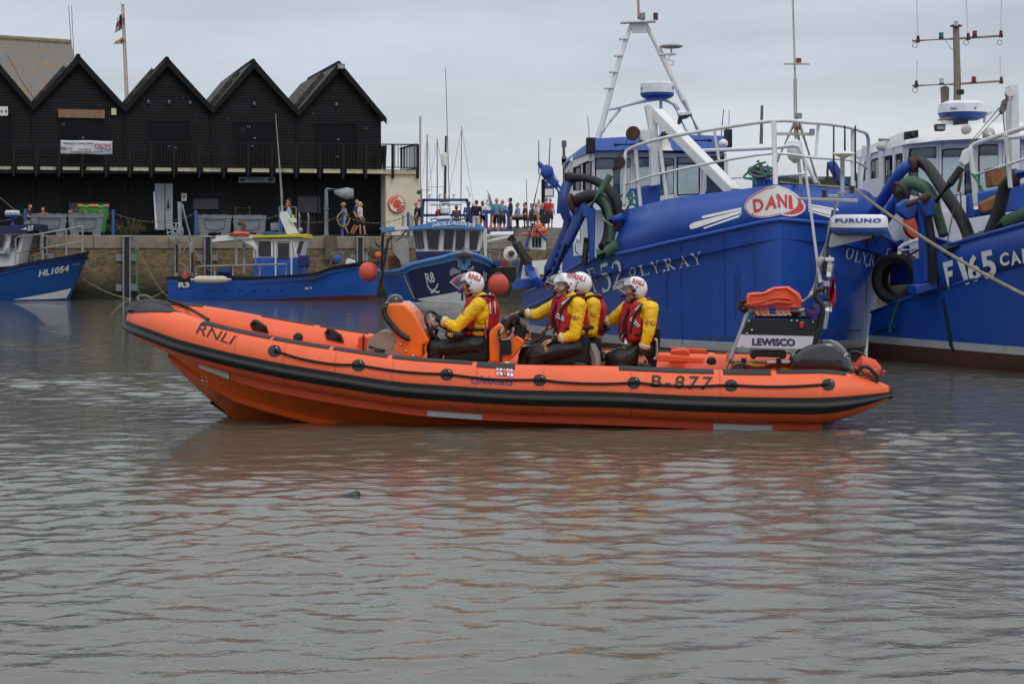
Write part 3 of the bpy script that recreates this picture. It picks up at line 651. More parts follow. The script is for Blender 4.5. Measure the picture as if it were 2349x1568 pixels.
# cream end block of the row
r=thing('end_block','cream rendered end wall under the balcony with an orange lifebuoy','wall block',FP(910,535)); m=MB(); frect(m,873,398,951,541,-5,1.3); endb=m; m.build('render',CREAM,r,smooth=0,bevel=.03)
r=thing('lifebuoy_station','round orange and white lifebuoy holder on the cream wall','lifebuoy',FP(910,490,1.31))
c0=FP(910,468.5,1.34); m=MB(); rad=px(20.5,97); m.lathe(c0-QN*.03,[(rad*.2,-.02),(rad,0),(rad,.08),(rad*.93,.12),(rad*.9,.13),(.001,.13)],QN,36); ORNG=M('buoy_orange','#d5512f',.45,var=.08); m.build('holder',ORNG,r)
m=MB()
for a0,a1 in((4,86),(184,266)):
 pts=[(math.cos(R(a0+(a1-a0)*k/8)),math.sin(R(a0+(a1-a0)*k/8)))for k in range(9)]
 poly=[c0+QN*.105+(QD*x+Vector((0,0,y)))*rad*.82 for x,y in pts]+[c0+QN*.105+(QD*x+Vector((0,0,y)))*rad*.55 for x,y in reversed(pts)]
 m.prism(poly,QN*.01)
for k,rr in((0,.84),(1,.52)):m.torus(c0+QN*.11,QN,rad*rr,.012,36,6)
m.beam(c0+QN*.11-QD*rad*.84,c0+QN*.11-QD*rad*.52,.02,.02); m.beam(c0+QN*.11+QD*rad*.84,c0+QN*.11+QD*rad*.52,.02,.02)
frect(m,905,469.5,915,472.5,1.455,1.46); m.build('marking',WHITE,r,smooth=40)
m=MB(); frect(m,906,466.3,914,468.3,1.455,1.46); m.build('lettering',M('buoy_dark','#a8441f',.6),r,smooth=0)
# banner
bn=thing('banner','white watersports training centre banner tied to the balcony rail','banner',FP(197,353,1.6))
def bq(u,v,o=0):return PLN(u,v,FA+QN*(BO+.1),QN)+QN*o
m=MB(); rows=[]
for t in np.linspace(0,1,7):
 rows.append([bq(139+118.5*s_,321.5+31*t+2*s_+math.sin(s_*9+t)*.5,.02*math.sin(s_*14+3*t))for s_ in np.linspace(0,1,20)])
m.loft(rows,False,False); m.build('sheet',M('banner_vinyl','#c4c6ca',.5,var=.05),bn,solid=.006)
def btext(s,u0,v0,u1,v1,mat,bold=0.,shear=0.,serif=False):
 m=MB(); bl=bq(u0,v1,.04); text3d(m,s,bl,bq(u1,v1+.2,.04),bq(u0,v0,.04)-bl,bold,shear,serif=serif); m.build('lettering',mat,bn,smooth=0,fix=False)
INK=M('black_ink','#22222a',.6); RINK=M('red_ink','#b02f43',.6); BINK=M('blue_ink','#34488a',.6)
btext('Watersports Training Centre',144,325.5,213,332,INK,.012); btext('RYA',140,336.5,152.5,345,INK,.03); btext('TRAINING',154,338,167,340.5,INK); btext('CENTRE',154,341.5,165,344,INK)
btext('01227 806108',179,341.5,208,345,INK,.01); btext('info@oystercoastwatersports.co.uk',161,345.5,236,350.5,INK,.01)
btext('OCW',217,329.5,255.5,339,RINK,.025); btext('OYSTER COAST',217.5,340.5,256.5,344,BINK,.006); btext('WATERSPORTS',217.5,345,256.5,348.5,BINK,.006)
m=MB(); m.tube([bq(226+k*3.3,340.4-1.2*math.sin(k*.7),.045)for k in range(10)],.012,5); m.build('swoosh',RINK,bn)
# small signs
r=thing('sign','pale turquoise oyster store sign above the lower door of hut 15','sign',FP(587,419,.1)); m=MB(); frect(m,546.5,406.5,630,419,.1,.14); m.build('panel',M('sign_turquoise','#7fa6a4',.6,var=.25,scale=2),r,smooth=0)
ftext('Whitstable Harbour',567,407.5,611,411.5,.146,INK,r); ftext('Oyster Store',574.5,412,601.5,416,.146,INK,r)
m=MB(); m.prism([FP(u,v,.142)for u,v in ell(556,412.5,6.5,4.2)],QN*.006); m.prism([FP(u,v,.142)for u,v in ell(621,412.5,6.5,4.2)],QN*.006); m.build('picture',M('oyster_grey','#4b4536',.7,var=.5,scale=14),r,smooth=0)
r=thing('sign','white no dogs sign with a red ring on a lower door','sign',FP(421,461,.12)); m=MB(); frect(m,415.5,444,427.5,461,.12,.15); m.build('panel',WHITE,r,smooth=0)
m=MB(); c0=FP(421.4,450.5,.16); m.torus(c0,QN,px(4.2,95),.014,24,6); u_=(QD-Vector((0,0,1))).normalized(); m.beam(c0-u_*px(4,95),c0+u_*px(4,95),.02,.01); m.build('ring',M('sign_red','#b8333a',.6),r)
m=MB(); frect(m,418.6,450,423.6,452,.152,.156); frect(m,418.8,452,419.6,454,.152,.156); frect(m,422.5,452,423.3,454,.152,.156); frect(m,422.6,448,424.6,450,.152,.156); m.build('dog',INK,r,smooth=0)
ftext('NO',420,456,423,457.6,.156,RINK,r); ftext('DOGS',417.5,458,425.5,460,.156,RINK,r)
r=thing('sign','small red diamond hazard sign low on the black hut wall','sign',FP(707,506,.12)); m=MB(); fquad(m,[(707,499),(711,503),(707,507),(703,503)],.12,.14); m.build('panel',M('sign_red','#b8333a',.6),r,smooth=0)
for u0,v0,u1,v1,lb in((158,465,251,505,'grey lower panel beside the seated couple'),(442,456,500,480,'dull grey panel by the no dogs sign'),(682,450,734,488,'dull grey panel low on the wall of the last hut')):
 r=thing('wall_panel',lb,'panel',FP((u0+u1)/2,v1,.1)); m=MB(); frect(m,u0,v0,u1,v1,.1,.13); m.build('sheet',M('dull_grey_panel','#33363a',.6,var=.3,scale=2),r,smooth=0)
# cold store doorway with pale doors
r=thing('cold_store','pale grey cold store doors standing in a dark doorway','fridge',FP(374,530,.1))
m=MB(); frect(m,354,421,377,528,.1,.25); m.build('door',M('fridge_grey','#8d969e',.45,var=.06),r,bevel=.02)
m=MB(); frect(m,378,421,395,524,.1,.32); d=m.build('door',M('fridge_grey','#8d969e',.45),r,bevel=.02)
m=MB(); m.tube([FP(386,458,.36),FP(386,468,.42),FP(386,476,.36)],[.03,.04,.09],8); m.build('handle',M('rubber_black','#141414',.6),d)
m=MB(); fquad(m,[(350,440),(353,440),(360,525),(355,525)],.3,.36); m.build('loose_panel',WHITE,r,smooth=0)
# slate roofed building behind
r=thing('slate_building','building behind the huts with a lichen spotted grey slate roof','building',P(60,300,108))
e0,e1=P(-120,252,106),P(198,252,109); t0,t1=P(-120,88,112),P(163,106,115)
m=MB(); bk=Vector((0,4.5,-4.2)); m.hexa([e0,e1,t1,t0,e0+Vector((0,0,.25)),e1+Vector((0,0,.25)),t1+Vector((0,0,.25)),t0+Vector((0,0,.25))]); m.hexa([t0,t1,t1+bk,t0+bk,t0+Vector((0,0,.25)),t1+Vector((0,0,.25)),t1+bk,t0+bk]); m.build('roof',LSTONE,r,smooth=0)
m=MB(); m.cyl(t0+Vector((0,0,.2)),t1+Vector((0,0,.2)),.22,n=10); m.build('ridge',M('lichen_ridge','#7a7054',.9,var=.3,scale=3),r)
m=MB(); m.hexa([Vector((p.x,p.y+.3,3))for p in(e0,e1,t1+bk,t0+bk)]+[p+Vector((0,.3,-.05))for p in(e0,e1,t1+bk,t0+bk)]); m.build('wall',BOARD,r,smooth=0)
m=MB(); m.tube([P(17,128,109.2),P(52,190,107.2),P(92,245,105.5)],.03,5); m.build('cable',M('cable_dark','#3b3b3b',.7),r)
for u0,v0,u1,v1,lb in((157,14,164,104,'left one of two thin aerials above the slate roof'),(164,14,170,137,'right one of two thin aerials above the slate roof')):
 m=MB(); m.tube([P(u1,v1,112),P(u0,v0,112)],[.025,.02],6); tag(m.build('aerial',STEELG),lb,'aerial','thin aerials behind the huts')
# flagpole with two flags
r=thing('flagpole','tall pale flagpole behind the huts','flagpole',P(292,240,106))
m=MB(); m.tube([P(292.5,260,106),P(281.5,12,106)],[.13,.085],10); m.build('pole',M('pole_cream','#c4b9a5',.6,var=.12,dirt='#8f7f68'),r); m=MB(); m.ball(P(281.4,10,106),.12); m.build('finial',WHITE,r)
def flag(name,label,quad,Y,mats,fold=.12,nx=14,ny=8,paint=None,org=None):
 m=MB(); g=[[None]*(nx+1)for _ in range(ny+1)]
 for j in range(ny+1):
  for i in range(nx+1):
   s_,t_=i/nx,j/ny; q=bil(quad,s_,t_); g[j][i]=P(q[0],q[1],Y+fold*s_*math.sin(s_*9+t_*3))
 m.loft(g,False,False)
 if paint:m.mi=[paint((k%nx+.5)/nx,(k//nx+.5)/ny)for k in range(len(m.F))]
 o=m.build(name,mats,None,smooth=80,solid=.01); return tag(o,label,'flag')
FW=M('flag_white','#c9c3b8',.8); FR=M('flag_red','#a02c30',.8); FB=M('flag_navy','#2b3350',.8); FY=M('flag_cream','#c9bd8f',.8)
flag('flag','limp white and red cross flag high on the flagpole',[(263,76),(285,64),(283,27),(270,40)],106,[FW,FR,FB],.5,16,14,lambda s_,t_:1 if(abs(s_-.5)<.09 or abs(t_-.5)<.1)else(2 if(abs(s_-.5)<.14 or abs(t_-.5)<.16)else 0))
flag('flag','small cream pennant with a red band under the larger flag',[(260,101),(285.5,101),(285,84),(268,92)],106,[FY,M('pennant_red','#b5685a',.8)],.3,12,8,lambda s_,t_:1 if .25<t_<.62 and s_>.15 else 0)
# ------------------------------------------------------------------ things along the quay
POSTB=M('post_blue','#2c5396',.6,var=.2,dirt='#6b6f78',dscale=5)
CHN=M('chain_grey','#6e675c',.7,.4,var=.3)
pts_=[(101/1*.0+58,'blue chain post beside the seated man in black'),(259.5,'blue chain post between the green bin and the weeds'),(449,'blue chain post left of the empty grey tubs'),(645,'blue chain post right of the empty grey tubs'),(785,'blue chain post with a coil of tan rope hung on it'),(936.5,'blue chain post in front of the cream wall')]
pp=[]
for u,lb_ in pts_:
 g=QG(u,.6); pp.append(g); m=MB(); m.cyl(g,g+Vector((0,0,1.22)),.075,n=10); m.ball(g+Vector((0,0,1.22)),(.075,.075,.03),10,6); tag(m.build('chain_post',POSTB),lb_,'bollard','blue chain posts on the quay edge')
ex=[QG(-60,.6)]+pp+[QG(1075,.6)]
cl=['leftmost chain, behind the small radar','chain sagging in front of the grey tubs with the pallet','chain sagging across the cold store doorway','chain behind the two empty grey tubs','chain from the tubs to the rope hung post','chain behind the walking couple','chain running right from the cream wall']
for k,(a,b)in enumerate(zip(ex[:-1],ex[1:])):
 m=MB(); p=sag(a+Vector((0,0,1.1)),b+Vector((0,0,1.1)),.42,26)
 for i in range(26):m.beam(p[i],p[i].lerp(p[i+1],.72),.06 if i%2 else .03,.03 if i%2 else .06)
 tag(m.build('chain',CHN,smooth=0),cl[k],'chain','chains between the blue posts')
TUB=M('tub_grey','#7c838c',.6,var=.08,scale=2,dirt='#5a5f66',dscale=2,damt=.25)
def tub(label):
 r=thing('fish_tub',label,'tub',(0,0,0),'grey fish tubs on the quay'); w_,d_,h_=1.62,1.2,.98; fx=Vector((1,0,0))
 m=MB();
 for z0,z1,a,b in((.16,.84,.94,1.0),(.84,.98,1.03,1.03)):
  m.hexa([Vector((sx*w_/2*a,sy*d_/2*a,z0))for sx,sy in((-1,-1),(1,-1),(1,1),(-1,1))]+[Vector((sx*w_/2*b,sy*d_/2*b,z1))for sx,sy in((-1,-1),(1,-1),(1,1),(-1,1))])
 m.build('body',TUB,r,bevel=.03)
 m=MB(); m.box((-.52,0,.1),(.4,1.1,.2)); m.box((.52,0,.1),(.4,1.1,.2)); m.box((0,.4,.08),(.3,.2,.16)); m.build('feet',TUB,r,bevel=.02)
 m=MB(); y=-d_/2*.985
 q=[(-.52,.80),(-.44,.36),(-.24,.34),(-.22,.30),(.22,.30),(.24,.34),(.44,.36),(.52,.80)]; m.tube([Vector((a,y-.005,b))for a,b in q],.018,6); m.beam(Vector((-.52,y-.01,.80)),Vector((.52,y-.01,.80)),.05,.06); m.build('moulding',M('tub_dark','#53585f',.6),r)
 m=MB(); m.box((0,y-.02,.22),(.10,.06,.1)); m.build('drain',M('tub_dark','#53585f'),r,bevel=.01)
 m=MB(); m.box((0,0,1.0),(w_*1.05,d_*1.05,.05))
 for x in(-.45,0,.45):m.box((x,0,1.035),(.28,d_*1.06,.03))
 m.build('lid',TUB,r,bevel=.015); return r
labs=['grey fish tub in front of the seated couple','grey fish tub with a wooden pallet lying on it','grey fish tub, left one of the pair by the sack truck','grey fish tub, right one of the pair by the sack truck']
t0=tub(labs[0]); T=[t0]+[dup(t0,(0,0,0),l)for l in labs[1:]]
for t,u in zip(T,(111.5,195,489.5,569)):t.location=QG(u,1.5); t.rotation_euler=(0,0,QA)
WOOD=M('pallet_wood','#8a7458',.85,var=.3,scale=5)
c0=QG(195,1.5)+Vector((0,0,1.07)); r=thing('pallet','wooden pallet lying on a grey fish tub','pallet',c0); Rq=Matrix.Rotation(QA,3,'Z')
m=MB()
for k in range(7):m.box(c0+Rq@Vector((-.68+k*.227,0,.17)),(.16,1.1,.025),Rq)
m.build('deck_board',WOOD,r); m=MB()
for x in(-.7,0,.7):
 for y in(-.48,0,.48):m.box(c0+Rq@Vector((x,y,.08)),(.16,.12,.13),Rq)
m.build('block',WOOD,r); m=MB()
for y in(-.48,.48):m.box(c0+Rq@Vector((0,y,.012)),(1.5,.1,.022),Rq)
m.build('skid',WOOD,r); m=MB(); m.tube([c0+Rq@Vector((-.1,-.62,.2)),c0+Rq@Vector((-.08,-.66,-.25)),c0+Rq@Vector((-.12,-.66,-.5))],.015,5); tag(m.build('cord',ROPEG),'thin green cord hanging from the pallet','cord')
r=thing('wheelie_bin','big green wheeled bin with orange corners on its lid','bin',QG(213,2.9)); g=QG(213,2.9); BGR=M('bin_green','#2f8f3a',.45,var=.08); BOR=M('bin_orange','#d4713a',.5)
def lb8(g,w0,d0,w1,d1,z0,z1):return[g+Rq@Vector((sx*w_/2,sy*d_/2,z))for w_,d_,z in((w0,d0,z0),(w1,d1,z1))for sx,sy in((-1,-1),(1,-1),(1,1),(-1,1))]
m=MB(); m.hexa(lb8(g,1.15,.8,1.38,1.05,.15,1.38)); m.build('body',BGR,r,bevel=.04); m=MB(); m.hexa(lb8(g,1.48,1.12,1.42,1.05,1.38,1.52)); m.build('lid',BGR,r,bevel=.03)
for x,w_ in((-.62,.24),(0,.5),(.62,.24)):m=MB(); m.hexa(lb8(g+Rq@Vector((x,-.02,0)),w_,1.14,w_,1.1,1.45,1.56)); m.build('lid_corner',BOR,r,bevel=.02)
m=MB()
for x in(-.5,.5):m.cyl(g+Rq@Vector((x-.04,-.35,.1)),g+Rq@Vector((x+.04,-.35,.1)),.1)
m.build('wheel',M('black_rubber0','#1b1b1d',.6),r)
# weeds at the quay edge
def leaf_clump(name,label,c,rx,ry,rz,n,mat,size=.05,stems=14):
 r=thing(name,label,'plant',c); rs=random.Random(4); m=MB(); st=MB()
 for k in range(stems):
  a=rs.uniform(0,6.28); q=math.sqrt(rs.random()); top=c+Vector((math.cos(a)*rx*q,math.sin(a)*ry*q,rz*rs.uniform(.5,1)*(1-.45*q))); b=c+Vector((math.cos(a)*rx*q*.45,math.sin(a)*ry*q*.4,0)); st.tube([b,b.lerp(top,.55)+Vector((0,0,.05)),top],.01,4)
  for j in range(n//stems):
   p=b.lerp(top,rs.uniform(.25,1.05))+Vector((rs.gauss(0,.06),rs.gauss(0,.06),rs.gauss(0,.05))); d=Vector((rs.gauss(0,1),rs.gauss(0,1),rs.gauss(.4,.7))).normalized()*size*rs.uniform(.6,1.6); s_=d.cross(Vector((rs.gauss(0,1),rs.gauss(0,1),rs.gauss(0,1)))).normalized()*size*.35; m.add([p,p+d*.5+s_,p+d,p+d*.5-s_],[(0,1,2,3)])
 m.build('foliage',mat,r,smooth=0); st.build('stem',M('stem_brown','#5c5138',.9),r)
leaf_clump('weeds','scrubby grey green weeds growing at the quay edge by a blue post',QG(292,.9),1.15,.4,1.0,900,M('weed_green','#4f5236',.9,var=.5,scale=9,dirt='#7d6f3c',dscale=6),.055,40)
# sack truck, davit with wrapped light, hand rails, ladder
r=thing('sack_truck','rusty sack truck standing behind the grey tubs','trolley',QG(556,2.6)); g=QG(556,2.6); m=MB(); RS=M('rust_frame','#5a3d2c',.8,var=.3)
for x in(-.36,.36):m.tube([g+Rq@Vector((x,0,0)),g+Rq@Vector((x,0,1.55))],.025,6)
for z in(.5,.85,1.2,1.45):m.tube([g+Rq@Vector((-.36,0,z)),g+Rq@Vector((.36,0,z))],.02,6)
m.build('frame',RS,r); m=MB()
for x in(-.42,.42):m.cyl(g+Rq@Vector((x-.03,.1,.12)),g+Rq@Vector((x+.03,.1,.12)),.13)
m.build('wheel',M('black_rubber0','#1b1b1d',.6),r)
r=thing('davit','grey steel davit on the quay with its arm wrapped in pale sheeting','davit',QG(748.5,.8)); g=QG(748.5,.8); DG=M('davit_grey','#7d8489',.5,.3,var=.1); up=lambda v:Vector((0,0,(540-v)/FPX*90))
m=MB(); m.tube([g,g+up(475),g+up(430)],[.11,.1,.085],10); m.tube([g+up(431),g+up(431)+QD*1.0],.08,10); m.box(g+Vector((0,0,.03)),(.4,.4,.06)); m.tube([g+up(478),g+up(472)],.13,10); m.build('post',DG,r)
m=MB(); c0=g+up(434)+QD*.75; rg=[]
for s_,a,b in((-.35,.06,.1),(-.3,.1,.12),(0,.13,.24),(.3,.14,.28),(.55,.12,.24),(.62,.07,.3),(.65,.02,.12)):rg.append([c0+QD*s_+QN*(math.cos(t)*a)+Vector((0,0,(math.sin(t)-.5+.12*math.sin(t*3+s_*9))*b+(.12 if s_>1.25 else 0)))for t in np.linspace(0,6.28,13)[:-1]])
m.loft(rg,True,True); m.build('wrapping',M('pale_sheet','#8d9094',.5,var=.15,bump=.4,bscale=7),r,smooth=40)
r=thing('rope_coil','coil of tan rope hung over a blue chain post','rope',QG(785,.6)+Vector((0,0,.3))); m=MB(); g=QG(786,.6)+QN*.12; rs=random.Random(1)
for k in range(7):m.tube([g+QD*(math.cos(a)*(.27+.06*rs.random()))+Vector((0,0,.86+math.sin(a)*(.33+.06*rs.random())))+QN*(.02*k)for a in np.linspace(0,6.28,16)],.028,5,closed=False)
m.build('coil',M('rope_tan2','#8d7a58',.9,var=.3),r)
for u0,lb_ in((925.5,'thin steel ladder handrail by the cream wall'),(687,'tall steel ladder handrail rising from the quay by the davit')):
 m=MB(); g=QG(u0,.05); a=g+QN*.1; b=a+QD*.45
 for q in(a,b):m.tube([q+Vector((0,0,-2.6)),q+Vector((0,0,1.0)),q+Vector((0,0,1.15))-QN*.25,q+Vector((0,0,.1))-QN*.5],.025,6,sm=0)
 for z in np.arange(-2.4,.2,.3):m.tube([a+Vector((0,0,z)),b+Vector((0,0,z))],.018,5)
 tag(m.build('ladder',STEELG),lb_,'ladder','steel ladders on the harbour wall')
r=thing('wall_pipe','thick grey pipe curving over the quay edge down to the winch','pipe',QE(845,640)); m=MB(); m.tube([QE(843,688,.4),QE(843,645,.4),QE(843,628,.4),QE(848,622,.4),QE(870,622,.4),QE(876,625,.25)],.12,10,sm=4); m.build('pipe',M('pipe_grey','#77736a',.7,.2,var=.25,dirt='#5c3d28'),r)
m=MB(); a=QE(745,541,.1); b=QE(772,541,.1); m.hexa([a+Vector((0,0,-1.2)),b+Vector((0,0,-1.2)),b+Vector((0,0,-1.2))+QN*.1,a+Vector((0,0,-1.2))+QN*.1,a+Vector((0,0,.02)),b+Vector((0,0,.02)),b+Vector((0,0,.02))+QN*.1,a+Vector((0,0,.02))+QN*.1]); tag(m.build('steel_plate',M('rusty_plate','#6a5c50',.8,.2,var=.3,dirt='#4a2c1c',dscale=1.2,damt=.5),smooth=0),'rust streaked steel plate bolted to the quay edge below the davit','plate')
m=MB(); g=QG(660,.7)
for x in(-.42,.42):m.tube([g+QD*x,g+QD*x+Vector((0,0,1.45))],.035,6)
m.tube([g-QD*.42+Vector((0,0,1.45)),g+QD*.42+Vector((0,0,1.45))],.035,6); tag(m.build('hoop_rail',DG),'grey hoop rail on the quay in front of the yellow bag','rail')
# mooring lines on the wall
for pts,mat,lb_ in(([(300,541),(310,560),(314,640),(318,670),(333,688)],ROPEG,'green mooring line hanging down the wall by a pile'),([(301,541),(330,600),(365,660),(392,685)],ROPET,'tan mooring line running down to the stern of the boat numbered R3'),([(185,638),(215,655),(260,676),(318,690)],ROPET,'dark mooring line from the bow of the boat at far left'),([(382,665),(350,682),(318,692),(280,694)],ROPET,'slack line from the transom of the boat numbered R3 to the wall')):
 m=MB(); m.tube([QE(u,v,.5)for u,v in pts],.028,5,sm=4); tag(m.build('mooring_line',mat),lb_,'rope')
# raised quay at the right with railings, blue barrier and signs
def RP(u,v,o=3.):return PLN(u,v,QP0-QN*o,QN)
q=MB(); a,b=RP(1105,521),RP(1330,521); q.hexa([Vector((p.x,p.y,z))for z in(QZ-.2,a.z)for p in(a,b,b-QN*12,a-QN*12)]); o=q.build('quay_step',CONC2,smooth=0,bevel=.04); tag(o,'raised concrete step at the end of the quay','step',kind='structure')
r=thing('barrier','blue tubular barrier with orange braces on the raised quay','barrier',RP(1135,535,2)); m=MB()
for v in(486,531):m.beam(RP(1108,v,2),RP(1168,v,2),.12,.2)
for u in(1116,1166):m.beam(RP(u,482,2),RP(u,541,2),.14,.14)
m.build('frame',M('barrier_blue','#2a3f8f',.5,var=.1),r); m=MB(); m.beam(RP(1122,530,2),RP(1133,488,2),.08,.08); m.beam(RP(1108,506,2),RP(1124,530,2),.06,.06); m.build('brace',BOR,r)
r=thing('noticeboard','blue harbour noticeboard on dark posts on the quay','noticeboard',RP(1255,520,6)); m=MB(); m.beam(RP(1246,520,6),RP(1246,411,6),.2,.2); m.build('post',BOARD2,r); m=MB(); m.prism([RP(u,v,6)for u,v in((1248,415),(1270,415),(1270,452),(1248,452))],QN*.05); m.build('panel',M('notice_blue','#22428a',.5),r); m=MB(); m.prism([RP(u,v,5.9)for u,v in((1250,433),(1268,433),(1268,449),(1250,449))],QN*.02); m.prism([RP(u,v,5.9)for u,v in((1256,420),(1263,424),(1257,427))],QN*.02); m.build('notice',WHITE,r)
r=thing('lamp_post','tall dark lamp post with a pale lamp behind the wheelhouse lettered in white','lamp post',RP(1022,540,5)); m=MB(); m.tube([RP(1019.5,540,5),RP(1021,430,5),RP(1023,312,5)],[.09,.075,.06],8); m.build('pole',M('post_dark','#4a4743',.7),r); m=MB(); m.lathe(RP(1019.5,382,4.9),[(.08,0),(.16,.05),(.17,.6),(.12,.72),(.02,.76)],Vector((0,0,1)),14); m.build('lamp',WHITE,r)
m=MB(); m.prism(RPp:=[RP(u,v,4)for u,v in((954,441),(957,437),(965,437),(965,445.5),(957,445.5))],QN*.05); m2=MB(); r=thing('fingerpost','small black and yellow finger sign on a post behind the cream wall','sign',RP(966,540,4)); m.build('arm',M('sign_black','#2a2c2a',.6),r); m2.tube([RP(966.5,540,4),RP(966.5,434,4)],.05,6); m2.build('post',STEELG,r); m3=MB(); m3.prism([RP(u,v,3.93)for u,v in((955,441),(957.5,438.5),(959,438.5),(957,441.5),(959,444),(957.5,444))],QN*.02); m3.build('arrow',M('sign_yellow','#b9a54a',.6),r)
m=MB(); m.prism([RP(u,v,3.5)for u,v in((958,457.5),(971,458.5),(971,463),(958,462.5))],QN*.05); tag(m.build('sign',M('sign_red2','#c2222c',.5),smooth=0),'small red sign behind the man with the backpack','sign')
rs=random.Random(6); r=thing('sculpture','silver wire sculpture between the two groups of onlookers','sculpture',RP(1124,521,4)); m=MB()
for k in range(16):
 u,v=rs.uniform(1108,1128),rs.uniform(450,478); m.torus(RP(u,v,4),Vector((rs.gauss(0,.5),-1,rs.gauss(0,.5))),rs.uniform(.05,.14),.014,12,5)
m.tube([RP(1118,437,4),RP(1124,455,4),RP(1130,480,4),RP(1126,521,4)],[.02,.05,.12,.06],6); m.build('coils',M('sculpture_steel','#8f9295',.35,.6,var=.2),r)
# ------------------------------------------------------------------ masts of craft lying beyond the quay
def yacht(label,um,vt,Y,lean=0,spread=None,hull=True,rad=.07,mat=None):
 r=thing('sailing_boat',label,'sailing boat',P(um,590,Y)); m=MB(); m.tube([P(um,560,Y),P(um+lean,vt,Y)],[rad,rad*.8],8); mo=m.build('mast',mat or M('mast_alu','#a9aba8',.5,.3),r)
 if spread:
  m=MB(); vm=vt+(540-vt)*spread[1]
  for s_ in(-1,1):m.tube([P(um+lean,vt+4,Y),P(um+s_*spread[0],vm,Y),P(um+s_*spread[0]*.9,550,Y)],.012,4)
  m.beam(P(um-spread[0],vm,Y),P(um+spread[0],vm,Y),.03,.03); m.build('rigging',CHN,mo)
 m=MB(); c=P(um,590,Y); m.loft([[c+Vector((x,w_*.9*s_,z))for s_,z in((-1,.9),(-.8,.2),(0,-.4),(.8,.2),(1,.9))]for x,w_ in((-4,.7),(-2,1.2),(0,1.3),(2,1),(4,.1))],False,True); m.build('hull',WHITE,r)
yacht('yacht mast behind the cream wall, tallest of the thin pale masts',963,266,125,1,None,rad=.09,mat=M('mast_pale','#b7b3a6',.6))
yacht('yacht mast with crosstrees and rigging behind the man with the backpack',979,308,130,1,(12,.55),rad=.06)
yacht('yacht mast with rigging right of the lamp post',1056,290,130,3,(30,.7),rad=.045)
yacht('yacht mast with long rigging above the wheelhouse lettered in white',1003,318,130,0,(20,.5),rad=.05)
for pts,r_,lb_,Y in((((1295,440),(1293,322)),.06,'thick brown pole with fittings left of the blue wheelhouse',60),(((1236,400),(1236,322)),.02,'thin whip aerial left of the blue boom head',60),(((1259,390),(1262,315)),.02,'thin whip aerial right of the blue boom head',60),(((1746,330),(1748,242)),.05,'brown pole behind the bow rail',50),(((1212,560),(1207,410)),.018,'thin white aerial beside the seated bearded man',70),(((1652,340),(1660,250)),.02,'thin aerial right of the blue wheelhouse roof',60),(((1031,470),(1022,155)),.02,'tall whip aerial behind the wheelhouse lettered in white',82)):
 m=MB(); m.tube(PT(pts,Y),[r_,r_*.7],6)
 if r_>.055:
  for v in(330,366,372):m.box(P(1294,v,Y),(.16,.16,.2))
 tag(m.build('pole',M('pole_brown','#6b655b',.7)),lb_,'pole')
# tripod mast of a boat hidden behind the near blue boat, with a white fender hung in it
r=thing('tripod_mast','white tripod mast with crossbar, rising behind the bow rail of the near blue boat','mast',P(1826,430,46)); m=MB(); TW=M('tripod_white','#b9b6aa',.5,var=.1)
for a,b in(((1822,283),(1781,372)),((1826,285),(1848,392)),((1834,283),(1880,430)),((1825,300),(1824,180)),((1824,180),(1818,-20)),((1825,300),(1838,430))):m.tube(PT([a,b],46),.045 if b[1]>100 else .025,8)
m.beam(P(1780,307,46),P(1868,308,46),.1,.07); m.beam(P(1798,147,46),P(1857,147,46),.04,.04); m.build('legs',TW,r)
m=MB(); m.cyl(P(1832,272,45.8),P(1832,260,45.8),.09); m.cyl(P(1863,307,45.8),P(1863,296,45.8),.07); m.build('lamp',M('lamp_grey','#8d8f8e',.4),r); m=MB(); m.cyl(P(1831,298,45.8),P(1831,290,45.8),.08); m.cyl(P(1832,144,45.8),P(1832,134,45.8),.07); m.build('red_lamp',M('lens_red2','#8c1f2c',.2),r)
m=MB(); m.lathe(P(1823.5,375,45.7),[(.02,0),(.17,.12),(.2,.22),(.2,.46),(.17,.55),(.03,.62)],Vector((0,0,1)),16); tag(m.build('fender',WHITE),'white fender hung in the tripod mast','fender')
m=MB(); m.prism(PT([(1812,403),(1892,407),(1892,412),(1812,409)],46),(0,.2,0)); tag(m.build('light_bar',M('light_bar_grey','#7d7a72',.5),smooth=0),'long grey light bar below the tripod mast','light bar')
m=MB(); m.prism(PT([(1780,405),(1990,405),(1990,470),(1780,470)],52),(0,4,0)); tag(m.build('container',M('container_green','#20423a',.6,var=.15),smooth=0),'dark green container behind the bow of the near blue boat','container')
